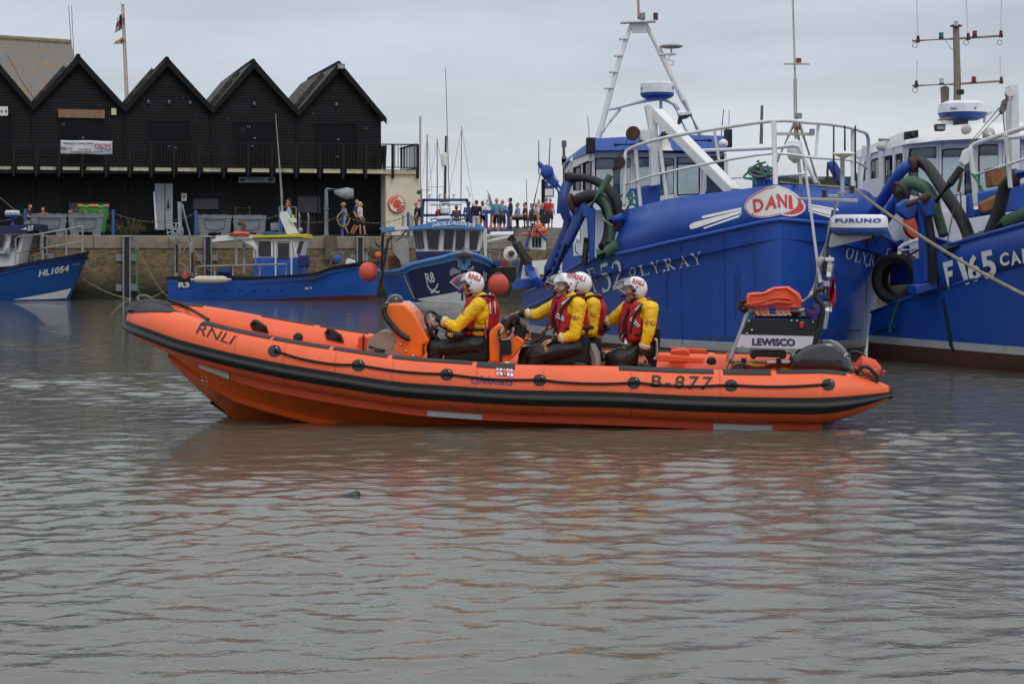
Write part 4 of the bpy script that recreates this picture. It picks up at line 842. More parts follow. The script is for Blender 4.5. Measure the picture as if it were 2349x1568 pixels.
def car(label,u0,u1,vr,Y,col):
 r=thing('parked_car',label,'car',P((u0+u1)/2,470,Y),'cars parked behind the blue boats'); prof=[(0,.55),(.04,.72),(.22,.80),(.36,1.0),(.92,1.0),(1,.78),(1,.3),(0,.3)]
 W=u1-u0; top=470-(470-vr); m=MB(); m.prism([P(u0+W*x,470-(470-vr)*z,Y)for x,z in prof],(0,1.8,0)); m.build('body',M('car_'+col.strip('#'),col,.25,coat=.5),r,bevel=.06)
 m=MB(); m.prism([P(u0+W*x,470-(470-vr)*z,Y-.02)for x,z in((.28,.82),(.38,.95),(.60,.95),(.60,.78))],(0,.03,0)); m.prism([P(u0+W*x,470-(470-vr)*z,Y-.02)for x,z in((.63,.78),(.63,.95),(.9,.95),(.94,.8))],(0,.03,0)); m.build('window',M('car_glass','#22282c',.1),r,smooth=0)
 m=MB()
 for x in(.42,.62,.86):m.beam(P(u0+W*x,vr-9,Y),P(u0+W*x,vr-9,Y)+Vector((0,1.6,0)),.05,.05); m.beam(P(u0+W*x,vr,Y),P(u0+W*x,vr-9,Y),.05,.05)
 for y in(0,1.6):m.beam(P(u0+W*.34,vr-9,Y)+Vector((0,y,0)),P(u0+W*.92,vr-9,Y)+Vector((0,y,0)),.05,.04)
 m.build('roof_rack',M('rack_black','#222325',.5),r)
car('silver car with a roof rack behind the right hand end of the bow rail',1905,2060,412,62,'#9a9ea0'); car('white car with a roof rack partly behind the other parked car',1935,2045,404,66,'#c4c6c6')
# ------------------------------------------------------------------ small boats lying along the quay
FBLUE=M('boat_blue','#1d57b0',.45,var=.1,scale=1.2,dirt='#17458c',damt=.3); FB2=M('boat_blue_deep','#0f4a8f',.45,var=.1,scale=1.2); NAVY=M('boat_navy','#1b2550',.5,var=.12); SKY=M('boat_skyblue','#4f86c4',.45,var=.08); REDB=M('red_bottom','#5a2326',.7,var=.2); BLKT=M('black_trim','#16181c',.7,var=.25); DKG=glass_mat('dark_pane','#59636a',.45)
def quad3(m,pts,Y,t=.03):return m.prism(PT(pts,Y),(0,t,0))
def sidehull(r,rail,wl,Yc,bmax,bow_pow,rows,mats,name='hull',transom=0.):
 """boat seen broadside: rail and waterline as picture curves; rows: (height fraction, material)"""
 m=MB(); R_=spl2(rail,4); n=len(R_); rg=[]
 for i,(u,v)in enumerate(R_):
  t=i/(n-1); b=bmax*(1-max(0,t)**bow_pow)**.8*(1-transom*(1-min(1,t*4))**2)+.03; Y=Yc-b; top=P(u,v,Y)
  ub=np.interp(t,[0,1],[wl[0][0],wl[1][0]]); zb=-.4; wx=P(ub,wl[0][1],Yc-b*.85).x; rg.append((top,wx,b,zb))
 fr_=[f for f,k in rows]
 for sg in(1,-1):
  rings=[]
  for top,wx,b,zb in rg:
   col=[]
   for f in fr_:x=wx+(top.x-wx)*f; bb=b*(.72+.28*f**.7); col.append(Vector((x,Yc-sg*bb,zb+(top.z-zb)*f)))
   rings.append(col)
  b0=len(m.F); m.loft(rings,False,False); k_=len(fr_)-1
  for j in range(b0,len(m.F)):m.mi[j]=rows[(j-b0)%k_][1]
 for e in(0,):m.poly([Vector((rg[e][1]+(rg[e][0].x-rg[e][1])*f,Yc-s_*rg[e][2]*(.72+.28*f**.7),rg[e][3]+(rg[e][0].z-rg[e][3])*f))for s_,ff in((1,fr_),(-1,fr_[::-1]))for f in ff]); m.mi[-1]=rows[0][1]
 m.poly([Vector((x[0].x,Yc-x[2]*.97,x[0].z-.3))for x in rg]+[Vector((x[0].x,Yc+x[2]*.97,x[0].z-.3))for x in rg[::-1]]); m.mi[-1]=rows[-2][1]
 h=m.build(name,mats,r,smooth=45); return m,h
C4=lambda pts:zc(.2197,372.8,430.1,pts)
C3=lambda pts:zc(.2197,0,372.8,pts)
C5=lambda pts:zc(.2011,831.6,401.4,pts)
# R3, blue with a yellow roofed wheelhouse
r3=thing('fishing_boat','small blue fishing boat numbered R3 with a yellow roofed wheelhouse, alongside the wall','fishing boat',P(620,687,84),'small fishing boats along the wall')
rail=C4([(40,930),(500,938),(950,935),(1300,912),(1480,900),(1620,880),(1700,850),(1820,815),(2000,785),(2150,768),(2270,760)])
hm,ho=sidehull(r3,rail,((388,690),(862,690)),85.4,1.7,4,[(1,1),(.90,0),(.28,2),(.18,2),(0,2)],[FBLUE,BLKT,REDB],transom=.2); HB3=hm.bvh()
decal_poly('number_plate',[C4([(160,965),(295,965),(293,1053),(158,1053)])],HB3,BLKT,r3,.02,5); decal_text('lettering','R3',C4([(165,1043),(285,1043),(287,985),(166,985)]),HB3,WHITE,r3,.06,off=.04,step=4)
m=MB()
for x in(530,672,815,957,1098,1238):q=C4([(x-22,1072),(x+22,1070),(x+22,1077),(x-22,1079)]); decal_poly('scupper',[q],HB3,BLKT,r3,.02,6)
decal_poly('scrape',[C4([(1475,1052),(1500,1038),(1558,1036),(1556,1060),(1500,1062)])],HB3,WHITE,r3,.02,5); decal_poly('scrape_mark',[C4([(1515,1038),(1530,1038),(1550,1060),(1535,1061)])],HB3,BLKT,r3,.03,5)
Yw=84.6
w3=[(588,83.6,547,640),(630,83.6,547,640),(665,83.6,547,640),(690,84.3,545,640)]
def flatcabin(parent,pts,Y,depth,mat,name='wheelhouse',lo=None,lomat=None):
 m=MB(); m.prism(PT(pts,Y),(0,depth,0)); return m.build(name,mat,parent,smooth=0)
flatcabin(r3,C4([(945,530),(1490,535),(1440,735),(945,735)]),84.4,1.8,WHITE); flatcabin(r3,C4([(948,732),(1435,732),(1460,925),(950,925)]),84.38,1.84,FBLUE,'wheelhouse_base')
for q in([(1005,560),(1140,560),(1142,715),(1000,718)],[(1205,580),(1320,580),(1320,742),(1205,742)],[(1430,560),(1475,560),(1440,695),(1397,690)]):m=MB(); quad3(m,C4(q),84.34,.03); m.build('window',DKG,r3,smooth=0)
m=MB();
for a,b in(((1012,548),(1360,550)),((1180,562),(1182,920)),((1345,562),(1348,910)),((1143,560),(1143,720)),((1365,560),(1398,715))):m.beam(P(*C4([a])[0],84.3),P(*C4([b])[0],84.3),.07,.07)
m.build('trim',WHITE,r3,smooth=0); YR=M('roof_yellow','#c4b31c',.5,var=.1)
m=MB(); quad3(m,C4([(945,502),(1300,490),(1508,485),(1512,530),(1430,520),(945,528)]),84.1,2.3); m.build('wheelhouse_roof',YR,r3,bevel=.03); m=MB(); quad3(m,C4([(555,500),(945,490),(945,530),(520,568),(515,545),(560,530)]),84.1,2.2); quad3(m,C4([(815,545),(945,535),(990,620),(985,660),(950,620)]),84.2,.1); m.build('canopy',WHITE,r3,smooth=0)
m=MB(); quad3(m,C4([(1232,250),(1285,250),(1410,480),(1300,488),(1220,300)]),84.6,.6); m.build('mast_fin',WHITE,r3,smooth=0); m=MB(); m.tube([P(*p,84.9)for p in C4([(1250,250),(1245,100),(1235,-60)])]+[P(632,260,84.9)],[.07,.06,.045,.015],7); m.build('whip_aerial',M('mast_dull','#8d8b84',.6),r3)
m=MB(); m.tube([P(*p,84.2)for p in C4([(785,375),(825,375),(850,395),(855,470)])],.1,8,sm=3); m.build('exhaust',RS,r3); m=MB(); m.tube([P(*p,84)for p in C4([(710,490),(740,482),(860,480),(905,485)])],.09,8); m.build('lifebuoy',ORNG,r3); m=MB(); quad3(m,C4([(1040,495),(1050,465),(1110,458),(1270,470),(1280,490)]),84.3,1); m.build('tarpaulin',M('tarp_blue','#24568a',.8,bump=.4),r3,bevel=.04); m=MB(); quad3(m,C4([(1128,368),(1205,364),(1212,440),(1132,448)]),85,.3); m.build('cabinet',STEELG,r3); m=MB(); m.ball(P(*C4([(1440,445)])[0],84.4),.12); m.build('searchlight',STEELG,r3); m=MB(); quad3(m,C4([(1320,318),(1385,318),(1392,362),(1340,362)]),84.5,.4); m.build('locker',WHITE,r3)
m=MB(); m.tube([P(*p,83.8)for p in C4([(350,920),(355,830),(400,822),(1290,800),(1290,915)])],.045,7);
for x in(545,735,1015):m.tube([P(*p,83.8)for p in C4([(x,820),(x,920)])],.04,6)
m.build('side_rail',M('rail_worn','#8f8d86',.6,.3,dirt='#6a4a34'),r3); m=MB(); m.tube([P(*p,83.9)for p in C4([(765,520),(772,805)])],.06,8); m.tube([P(*p,84.6)for p in C4([(852,590),(850,900)])],.08,8); m.tube([P(*p,84.2)for p in C4([(970,655),(975,800)])],.03,6); m.build('stanchion',STEELG,r3)
m=MB(); quad3(m,C4([(1415,705),(1525,712),(1532,810),(1500,838),(1418,825)]),84,.4); m.build('canvas_cover',M('canvas_navy','#1f2a66',.85,var=.2,bump=.3),r3,bevel=.04); m=MB(); m.lathe(P(*C4([(1825,735)])[0],84.2),[(.1,-.3),(.3,-.3),(.3,-.2),(.2,-.2),(.2,.1),(.3,.1),(.3,.2),(.1,.2)],Vector((.5,-1,0)),22); m.tube([P(*p,84.2)for p in C4([(1760,800),(1770,700),(1850,675),(1900,690)])],.06,7); wo=m.build('winch',M('winch_grey','#6e675c',.7,.3,var=.3,dirt='#5c3d28'),r3); m=MB(); m.lathe(P(*C4([(1830,745)])[0],83.95),[(.17,-.1),(.17,.03),(.1,.06)],Vector((.5,-1,0)),14); m.build('winch_cap',FBLUE,wo); m=MB(); quad3(m,C4([(1910,770),(1930,740),(2005,765),(2015,785),(1910,803)]),84,.4); m.build('foredeck_box',WHITE,r3,bevel=.03)
m=MB(); m.tube([P(*p,84.4)for p in C4([(560,930),(620,880),(700,885),(745,930)])],[.1,.3,.3,.1],8); m.build('stern_tarpaulin',M('tarp_navy','#1f3a66',.8,bump=.4),r3)
# stern gallows and spoked wheel
G3=M('gallows_pale','#9aa3a6',.6,.2,var=.15,dirt='#5b4a3a'); m=MB()
for a,b,rr in(((145,920),(140,530),.09),((305,920),(295,570),.09),((185,560),(178,150),.1),((305,575),(200,175),.07),((130,575),(310,575),.04)):m.tube(PT(C4([a,b]),84.3),rr,8)
m.build('gallows',G3,r3); m=MB(); c0=P(*C4([(132,455)])[0],84.0)
m.torus(c0,Vector((0,1,0)),.38,.02,28,5)
for k in range(10):a=R(36*k+10); m.beam(c0,c0+Vector((math.cos(a),0,math.sin(a)))*.37,.06,.02,Vector((0,1,0)))
m.build('net_wheel',G3,r3); m=MB(); m.tube([P(*p,84)for p in C4([(145,890),(150,820),(185,790),(230,820),(290,900)])],.04,6,sm=3); m.tube([P(*p,83.9)for p in C4([(165,575),(195,690),(250,620),(300,600),(370,730),(470,850),(560,870)])],.025,5,sm=3); m.build('hose',ROPET,r3); m=MB(); m.lathe(P(*C4([(240,930)])[0],84),[(.02,.35),(.07,.28),(.17,.08),(.15,-.1)],Vector((0,0,1)),14); m.build('marker_buoy',M('buoy_dull','#a8443c',.6),r3); m=MB(); quad3(m,C4([(300,680),(318,680),(318,890),(298,890)]),83.9,.1); quad3(m,C4([(135,590),(155,590),(160,890),(140,890)]),83.9,.1); m.build('padding',BLKT,r3)
m=MB(); c0=P(*C4([(505,960)])[0],83.3); m.lathe(c0-Vector((.95,0,0)),[(.02,0),(.06,.04),(.04,.16),(.12,.22),(.175,.4),(.175,1.5),(.12,1.68),(.04,1.74),(.06,1.86),(.02,1.9)],Vector((1,0,0)),16); tag(m.build('fender',M('fender_cream','#c3bda6',.5,dirt='#8f8468')),'long cream fender hung on the side of the boat numbered R3','fender')
def ballbuoy(label,u,v,rpx,Y,mat,group,top=M('buoy_collar','#2a2c33',.6)):
 r=thing('buoy',label,'buoy',P(u,v+rpx,Y),group); R_=px(rpx,Y); m=MB(); m.ball(P(u,v,Y),(R_,R_,R_*1.05),24,16); m.build('float',mat,r,smooth=80)
 m=MB(); m.lathe(P(u,v,Y)+Vector((0,0,R_*.86)),[(R_*.5,-.02),(R_*.34,R_*.18),(R_*.16,R_*.3),(.02,R_*.34)],Vector((0,0,1)),14); m.build('eye',top,r)
CORAL=M('buoy_coral','#d4503f',.55,var=.12,scale=1.5,dirt='#a85a4a',damt=.3)
# R8, bow on, with the sky blue wheelhouse roof
r8=thing('fishing_boat','blue and navy fishing boat numbered R8, bow on, with white lettered wheelhouse roof','fishing boat',P(1000,699,78),'small fishing boats along the wall')
L8=[(1064,580,74.6),(1040,583,74.9),(1013,591,75.4),(975,599,76),(944,607,76.6),(918,619,77.3),(892,623,78.2),(869,621,79.4)]; R8=[(1064,580,74.6),(1089,584,74.9),(1117,595,75.5),(1132,607,76.3),(1136,620,77.5),(1120,625,81)]
hm=MB()
for pts_8,sg in((L8,-1),(R8,1)):
 pw=PT(spl2(pts_8,4)); rg=[]
 for i,p in enumerate(pw):
  t=i/(len(pw)-1); inn=Vector((-sg*(.15+.35*math.sin(min(1,t*2)*1.57)),.25,0)); col=[]
  for f in(1,.9,.55,.22,.13,0):q=p+inn*(1-f)**.8; col.append(Vector((q.x,q.y,-.35+(p.z+.35)*f)))
  rg.append(col)
 b0=len(hm.F); hm.loft(rg,False,False); nq=5
 for j in range(b0,len(hm.F)):
  row=(j-b0)%nq; st=(j-b0)//nq; hm.mi[j]=0 if row==0 else((2 if st>(len(pw)*.6)else 1)if row in(1,2)else(3 if row==3 else 4))
hm.build('hull',[SKY,NAVY,FBLUE,WHITE,REDB],r8,smooth=40); HB8=hm.bvh()
decal_poly('bow_white',[C5([(620,1412),(1000,1345),(1175,1310),(1180,1470),(700,1440)])],HB8,WHITE,r8,.02,6); decal_poly('yellow_line',[C5([(474,1135),(488,1135),(548,1280),(608,1410),(598,1412),(535,1290)])],HB8,M('line_yellow','#c9b52c',.5),r8,.03,5)
decal_poly('side_panel',[C5([(270,1180),(470,1140),(595,1412),(270,1385),(262,1300)])],HB8,FBLUE,r8,.02,6)
decal_text('lettering','R8',C5([(742,1240),(838,1218),(808,1100),(712,1118)]),HB8,WHITE,r8,.02,off=.03,step=5); decal_text('lettering','R8',C5([(1368,1190),(1405,1210),(1416,1110),(1372,1092)]),HB8,WHITE,r8,.0,off=.03,step=5)
def blade(a,b,c):
 q=spl2([a,b,c],5); return[sgl(q,10,22)[k]for k in range(len(q)-1)]
for bl in(blade((745,1248),(775,1300),(862,1335)),blade((866,1235),(845,1285),(790,1335))):decal_poly('cutlass',[C5(p)for p in bl],HB8,WHITE,r8,.03,5)
decal_poly('cutlass_hilt',[C5([(780,1330),(805,1322),(815,1345),(788,1350)]),C5([(850,1325),(885,1318),(888,1335),(858,1345)])],HB8,WHITE,r8,.03,5)
decal_poly('stem_panel',[C5([(1100,965),(1215,965),(1200,1080),(1125,1085)])],HB8,SKY,r8,.02,5); decal_poly('stem_stripe',[C5([(1088,962),(1102,962),(1112,1060),(1100,1060)]),C5([(1214,965),(1227,965),(1220,1030),(1210,1030)])],HB8,M('line_yellow','#c9b52c'),r8,.03,5)
WNG=M('wing_grey','#8d98a4',.6,var=.3,scale=9)
decal_poly('wing_emblem',[C5([(1000,1130),(1005,1085),(1040,1050),(1085,1075),(1120,1085),(1125,1110),(1060,1125),(1020,1150)]),C5([(1270,1060),(1255,1030),(1220,1060),(1190,1085),(1200,1105),(1250,1090)])],HB8,WNG,r8,.03,5)
m=MB(); m.prism(PT(C5([(1032,905),(1160,880),(1282,905),(1272,945),(1160,930),(1045,950)]),74.4),(0,.3,0)); m.build('stem_cap',M('stem_wood','#4a4034',.8,var=.2),r8,bevel=.03); m=MB(); m.torus(P(*C5([(1165,855)])[0],74.6),Vector((0,1,0)),.1,.025,14,5); m.build('bow_hook',STEELG,r8)
for nm,pts in(('gunwale',L8),('gunwale',R8)):m=MB(); m.tube(PT(spl2(pts,3)),.09,8); m.build(nm,SKY,r8)
wp=[(945,79.4,524,582),(967,77.8,524,577),(1010,77.4,520,577),(1055,77.3,520,577),(1100,77.5,524,577),(1112,78.6,526,575)]
def quadwin(name,pts,Y):m=MB(); m.prism(PT(pts,Y),(0,.04,0)); return m
m=MB(); f_=C5([(560,625),(680,605),(1040,600),(1390,612),(1330,880),(610,880)]); m.prism(PT(f_,77.6),(0,2.4,0)); m.build('wheelhouse',WHITE,r8,smooth=0); m=MB(); m.prism(PT(C5([(605,870),(1335,870),(1330,960),(620,1000)]),77.5),(0,2.4,0)); m.build('wheelhouse_base',NAVY,r8,smooth=0)
for q in([(582,645),(604,640),(632,835),(612,835)],[(614,640),(640,638),(666,838),(640,838)],[(648,640),(678,640),(706,838),(682,838)],[(730,632),(875,632),(862,842),(757,838)],[(940,630),(1038,630),(1022,845),(928,842)],[(1075,635),(1168,635),(1158,845),(1062,845)],[(1230,640),(1332,642),(1300,845),(1222,845)]):
 m=quadwin('w',C5(q),77.54); w_=m.build('window',DKG,r8,smooth=0)
 c=[Vector(p)for p in PT(C5(q),77.53)]; m=MB(); m.tube(c,.022,5,closed=True); m.build('frame',M('frame_grey2','#55585c',.5),w_)
m=MB(); m.prism(PT(C5([(525,590),(675,565),(800,530),(950,515),(1130,528),(1290,555),(1388,590),(1388,620),(1040,608),(680,612),(525,625)]),77.2),(0,2.9,0)); m.build('wheelhouse_roof',SKY,r8,smooth=0); text3d_=MB(); bl,br=P(*C5([(790,600)])[0],77.15),P(*C5([(1295,600)])[0],77.15)
V,F=text2d('HOLLADAYS',.055,.3); lo,hi=V.min(0),V.max(0); vs=[]
for p in V:s_=(p[0]-lo[0])/(hi[0]-lo[0]); t_=(p[1]-lo[1])/(hi[1]-lo[1]); q=C5([(790+505*s_,598-44*t_-30*math.sin(math.pi*s_)+3*s_)])[0]; vs.append(P(*q,77.17))
text3d_.add(vs,F); text3d_.build('lettering',WHITE,r8,smooth=0,fix=False)
m=MB(); m.prism(PT(C5([(195,600),(360,590),(520,585),(525,625),(370,628),(260,650),(200,615)]),78),(0,2,0)); m.build('canopy',SKY,r8,smooth=0); m=MB(); m.prism(PT(C5([(365,588),(522,585),(522,622),(370,626)]),77.95),(0,.03,0)); m.prism(PT(C5([(1370,605),(1418,605),(1418,938),(1390,938)]),78),(0,.5,0)); m.build('side_panel',WHITE,r8,smooth=0)
m=MB()
for a,b,rr in(((232,660),(215,1090),.09),((240,660),(330,672),.06),((290,720),(250,900),.07),((500,630),(350,820),.06),((345,700),(280,760),.05)):m.tube(PT(C5([a,b]),78),rr*.7,7)
m.tube(PT(C5([(340,700),(290,760),(262,920),(235,1100),(200,1290)]),77.4),.05,7,sm=4); m.build('canopy_post',BLKT,r8)
m=MB(); m.prism(PT(C5([(340,850),(360,790),(430,735),(490,730),(525,760),(545,1025),(440,1035),(415,960),(350,890)]),77.4),(0,.3,0)); m.build('hauler_guard',M('guard_grey','#98958f',.5,.3,var=.1),r8,bevel=.03); m=MB(); m.prism(PT(C5([(290,925),(420,915),(430,1070),(300,1100)]),78),(0,.6,0)); m.build('fish_box',M('box_brown','#6b4a30',.8),r8)
m=MB()
for a,b in(((695,275),(675,560)),((1190,275),(1238,528)),((690,285),(1195,285)),((700,460),(1220,460))):m.beam(P(*C5([a])[0],78.6),P(*C5([b])[0],78.6),.12,.12,Vector((0,1,0)))
m.build('gantry',M('gantry_navy','#2b3566',.5,var=.1),r8,smooth=0)
m=MB(); m.prism(PT(C5([(765,312),(1130,308),(1138,345),(768,348)]),78.3),(0,.25,0)); ra=m.build('radar',WHITE,r8,bevel=.04); m=MB(); bl=P(*C5([(900,338)])[0],78.25); text3d(m,'SIMRAD',bl,P(*C5([(1003,338)])[0],78.25),P(*C5([(900,318)])[0],78.25)-bl,.02); m.build('lettering',INK,ra,smooth=0,fix=False); m=MB(); m.lathe(P(*C5([(947,446)])[0],78.4),[(.1,0),(.22,.06),(.23,.26),(.12,.36),(.1,.5)],Vector((0,0,1)),16); m.build('pedestal',WHITE,ra)
m=MB(); m.tube(PT(C5([(775,500),(860,498),(1000,490)]),78),.11,10); m.build('liferaft',WHITE,r8); m=MB()
for x in(765,880,1040):m.lathe(P(*C5([(x,272)])[0],78.6),[(.03,0),(.03,.15),(.12,.18),(.1,.22),(.01,.24)],Vector((0,0,1)),12)
m.build('dome_aerial',WHITE,r8); m=MB()
for a,b in(((852,270),(855,0)),((1122,275),(1128,0)),((1230,250),(1190,130))):m.tube(PT(C5([a,b]),78.7),.02,5)
m.build('whip_aerial',STEELG,r8); m=MB(); m.lathe(P(*C5([(860,440)])[0],78.8),[(.1,0),(.2,.1),(.16,.25),(.02,.3)],Vector((.6,-1,0)),14); m.build('red_horn',M('horn_red','#a8202a',.4),r8); m=MB(); m.tube(PT(C5([(870,510),(1180,500)]),77.9),.06,6); m.build('light_bar',M('light_bar_grey','#7d7a72'),r8)
ballbuoy('large coral red buoy between the bow of the boat numbered R3 and the next boat',845,623,22,77.5,CORAL,'large coral buoys'); ballbuoy('large coral red buoy right of the bow of the boat numbered R8',1143,652,24,74.5,CORAL,'large coral buoys'); ballbuoy('small bright orange buoy in the nets above the coral one',867,585,7.5,77,M('buoy_bright','#d8602a',.5),'small net buoys'); ballbuoy('small dull red buoy half behind the bright orange one',857,584,7,78,CORAL,'small net buoys')
rs=random.Random(12); m=MB()
for k in range(30):u,v=rs.uniform(848,876),rs.uniform(545,592); m.tube([P(u,v,77.8),P(u+rs.uniform(-6,6),v+10,77.7),P(u+rs.uniform(-10,8),v+20,77.8)],.025,5,sm=2)
tag(m.build('net_bundle',M('net_grey','#5d584c',.9,var=.3)),'bundle of old grey net and rope hanging by the small buoys','net')
# boat at the far left
hl1=thing('fishing_boat','deep blue fishing boat numbered HL1054, bow right, cut by the left edge','fishing boat',P(80,688,84),'small fishing boats along the wall')
rail=[(-150,632)]+C3([(-200,1140),(0,1112),(200,1060),(400,1020),(600,988),(800,950),(920,926)])
hm,ho=sidehull(hl1,rail,((-140,690),(152,690)),84.6,2.0,3,[(1,1),(.90,1),(.89,0),(.2,0),(.14,2),(0,2)],[FB2,NAVY,BLKT],transom=.1); HBl=hm.bvh()
decal_poly('bow_white',[C3([(130,1428),(300,1400),(500,1362),(740,1310),(690,1412),(450,1424)])],HBl,WHITE,hl1,.03,8); decal_text('lettering','HL1054',C3([(402,1192),(710,1132),(722,1064),(412,1122)]),HBl,WHITE,hl1,.03,off=.04,step=5); decal_text('lettering','SUTERA',C3([(755,1075),(828,1062),(832,1042),(760,1055)]),HBl,M('gold_pale','#a89a78',.5),hl1,.02,shear=.3,off=.04,step=5)
m=MB(); m.prism(PT(C3([(-250,730),(258,730),(178,1080),(-250,1110)]),84.2),(0,2.2,0)); m.build('wheelhouse',WHITE,hl1,smooth=0,bevel=.05)
for q in([(-90,760),(40,760),(60,790),(30,890),(5,905),(-120,905)],[(125,762),(205,758),(212,790),(185,890),(165,902),(108,900),(106,860)]):m=MB(); m.prism(PT(C3(q),84.15),(0,.04,0)); w_=m.build('window',DKG,hl1,smooth=0); m=MB(); m.tube(PT(C3(q),84.14),.03,6,closed=True); m.build('frame',STEELG,w_)
m=MB(); m.prism(PT(C3([(-250,680),(350,640),(345,705),(258,732),(-250,745)]),83.9),(0,2.7,0)); m.build('wheelhouse_roof',NAVY,hl1,smooth=0); m=MB(); bl=P(*C3([(290,710)])[0],83.85); text3d(m,'SUT',bl,P(*C3([(352,710)])[0],83.85),P(*C3([(290,658)])[0],83.85)-bl,.03,.25); m.tube(PT(C3([(225,695),(250,700),(268,680),(278,695),(262,700)]),83.84),.03,6); m.build('lettering',WHITE,hl1,smooth=0,fix=False)
m=MB(); c0=P(*C3([(130,540)])[0],84.6); m.lathe(c0+Vector((0,0,-.02)),[(.001,.2),(.3,.2),(.33,.14),(.33,0),(.001,0)],Vector((0,0,1)),24); ra=m.build('radar',WHITE,hl1); rb=m.bvh(); m=MB(); m.lathe(c0+Vector((0,0,-.02)),[(.001,-.005),(.33,-.005),(.28,-.12),(.001,-.13)],Vector((0,0,1)),24); m.tube([c0-Vector((0,0,.1)),c0-Vector((0,0,.65))],.08,8); m.build('pedestal',M('radar_blue','#274e96',.4),ra); decal_text('lettering','FURUNO',C3([(68,536),(188,536),(188,520),(68,520)]),rb,M('radar_lettering','#2a559c',.5),ra,.04,off=.01,step=4)
m=MB(); m.tube(PT(C3([(160,1065),(165,800),(185,775),(440,742),(690,698),(868,660)]),84),.035,7); m.tube(PT(C3([(165,948),(450,895),(860,825)]),84),.03,7)
for x,a,b in((445,742,1020),(692,698,970),(862,660,935)):m.tube(PT(C3([(x,a),(x,b)]),84),.04,7)
m.build('bow_rail',M('rail_steel','#a09f98',.4,.5,var=.15),hl1); m=MB(); rs=random.Random(3)
for k in range(6):m.tube([P(*C3([(rs.uniform(360,470)+60*math.cos(a),985+25*math.sin(a)+rs.uniform(-15,10))])[0],84.3)for a in np.linspace(0,6.3,9)],.03,5,sm=3)
m.build('rope_heap',ROPET,hl1); m=MB(); m.tube(PT(C3([(-30,945),(60,945),(85,900),(90,960)]),84),.12,8,sm=3); m.prism(PT(C3([(258,620),(312,600),(312,640),(255,642)]),84.4),(0,.3,0)); m.build('fitting',STEELG,hl1); m=MB(); m.tube(PT([(-40,400),(0,453),(80,520),(140,572)],85),.02,5); m.build('stay',CHN,hl1)
# white and orange boat seen between the others, with railing and gear at the foot of the wall
wb=thing('fishing_boat','white boat with an orange cabin top, half hidden behind the blue dredge pipes','fishing boat',P(1210,640,70),'small fishing boats along the wall'); C9=lambda pts:zc(.1829,1089.6,372.8,pts)
m=MB(); m.prism(PT(C9([(150,975),(270,940),(490,905),(500,930),(280,970),(155,990)]),74),(0,.4,0)); m.tube(PT(C9([(155,925),(200,905),(480,900)]),75),.12,8); m.prism(PT(C9([(580,1240),(760,1230),(1090,1200),(1090,1380),(560,1420)]),68),(0,1,0)); m.prism(PT(C9([(685,900),(890,890),(890,1095),(690,1085)]),71),(0,1,0)); m.build('superstructure',WHITE,wb,smooth=0); m=MB(); m.prism(PT(C9([(580,885),(700,870),(910,840),(900,925),(720,930),(580,905)]),70.8),(0,1.2,0)); m.prism(PT(C9([(760,765),(850,760),(850,815),(760,820)]),72),(0,.5,0)); m.build('cabin_top',BOR,wb,bevel=.04); m=MB(); m.tube(PT(C9([(660,855),(780,860),(900,845)]),70.6),.09,8); m.build('float_line',ORNG,wb)
m=MB()
for x in(720,760,800):m.prism(PT(C9([(x,940),(x+28,940),(x+28,1060),(x,1060)]),70.95),(0,.03,0))
m.build('window',DKG,wb,smooth=0); m=MB(); m.lathe(P(*C9([(450,1140)])[0],73),[(.1,-.1),(.28,-.1),(.3,-.06),(.16,-.04),(.16,.08),(.1,.08)],Vector((.3,-1,0)),24); m.build('net_drum',WHITE,wb); m=MB(); m.lathe(P(*C9([(460,1140)])[0],72.8),[(.06,-.1),(.12,-.1),(.1,.1),(.02,.12)],Vector((.3,-1,0)),16); m.build('drum_hub',RS,wb); m=MB(); m.prism(PT(C9([(150,1320),(520,1310),(520,1500),(150,1500)]),76),(0,3,0)); m.build('hull',BLKT,wb,smooth=0)
m=MB()
for y in(1010,1110,1220):m.tube(PT(C9([(170,y),(560,y-4)]),76.5),.04,6)
for x in(190,305,420):m.tube(PT(C9([(x,1010),(x,1225)]),76.5),.035,6)
tag(m.build('railing',STEELG),'grey metal railing below the wall beside the white and orange boat','railing');
for x,c,lb_ in((330,'#8a3038','red fish crate stacked by the railing'),(240,'#2f3f7a','blue fish crate stacked by the railing'),(470,'#33477c','blue fish crate under the net drum')):m=MB(); m.prism(PT(C9([(x,1225),(x+85,1225),(x+80,1300),(x+4,1300)]),76),(0,.5,0)); tag(m.build('fish_crate',M('crate_'+c.strip('#'),c,.6,var=.15),bevel=.03),lb_,'crate','fish crates by the railing')
m=MB(); m.prism(PT(C9([(820,640),(950,640),(940,760),(830,770)]),80),(0,.6,0)); m.build; tag(m.build('dark_bin',BLKT,bevel=.03),'black bin behind the blue boom among the onlookers','bin')
# ------------------------------------------------------------------ the two big blue fishing boats
_tube=MB.tube
def _thin(s,pts,r,n=8,closed=False,cap=True,sm=0):
 r=[x*TUBEK for x in r]if isinstance(r,(list,tuple))else r*TUBEK
 return _tube(s,pts,r,n,closed,cap,sm)
MB.tube=_thin; TUBEK=.54
SS=M('stainless','#b9bbbd',.28,.85,var=.1)
BLUE=M('hull_blue','#194aa2',.4,var=.1,scale=1.6,coat=.1,dirt='#143a84',dscale=1.5,damt=.35,stretch=(1.4,1.4,.3))
BLUE2=M('deck_gear_blue','#1f4ea6',.45,var=.12,scale=3,dirt='#5a4033',dscale=2.6,damt=.16)
NAVYP=M('pipe_navy','#203a7c',.5,var=.2,scale=2,dirt='#3b2a4a',dscale=.8,damt=.4)
BWHITE=M('boat_white','#dededc',.4,var=.04,scale=2,dirt='#a79c8c',dscale=2.5,damt=.12)
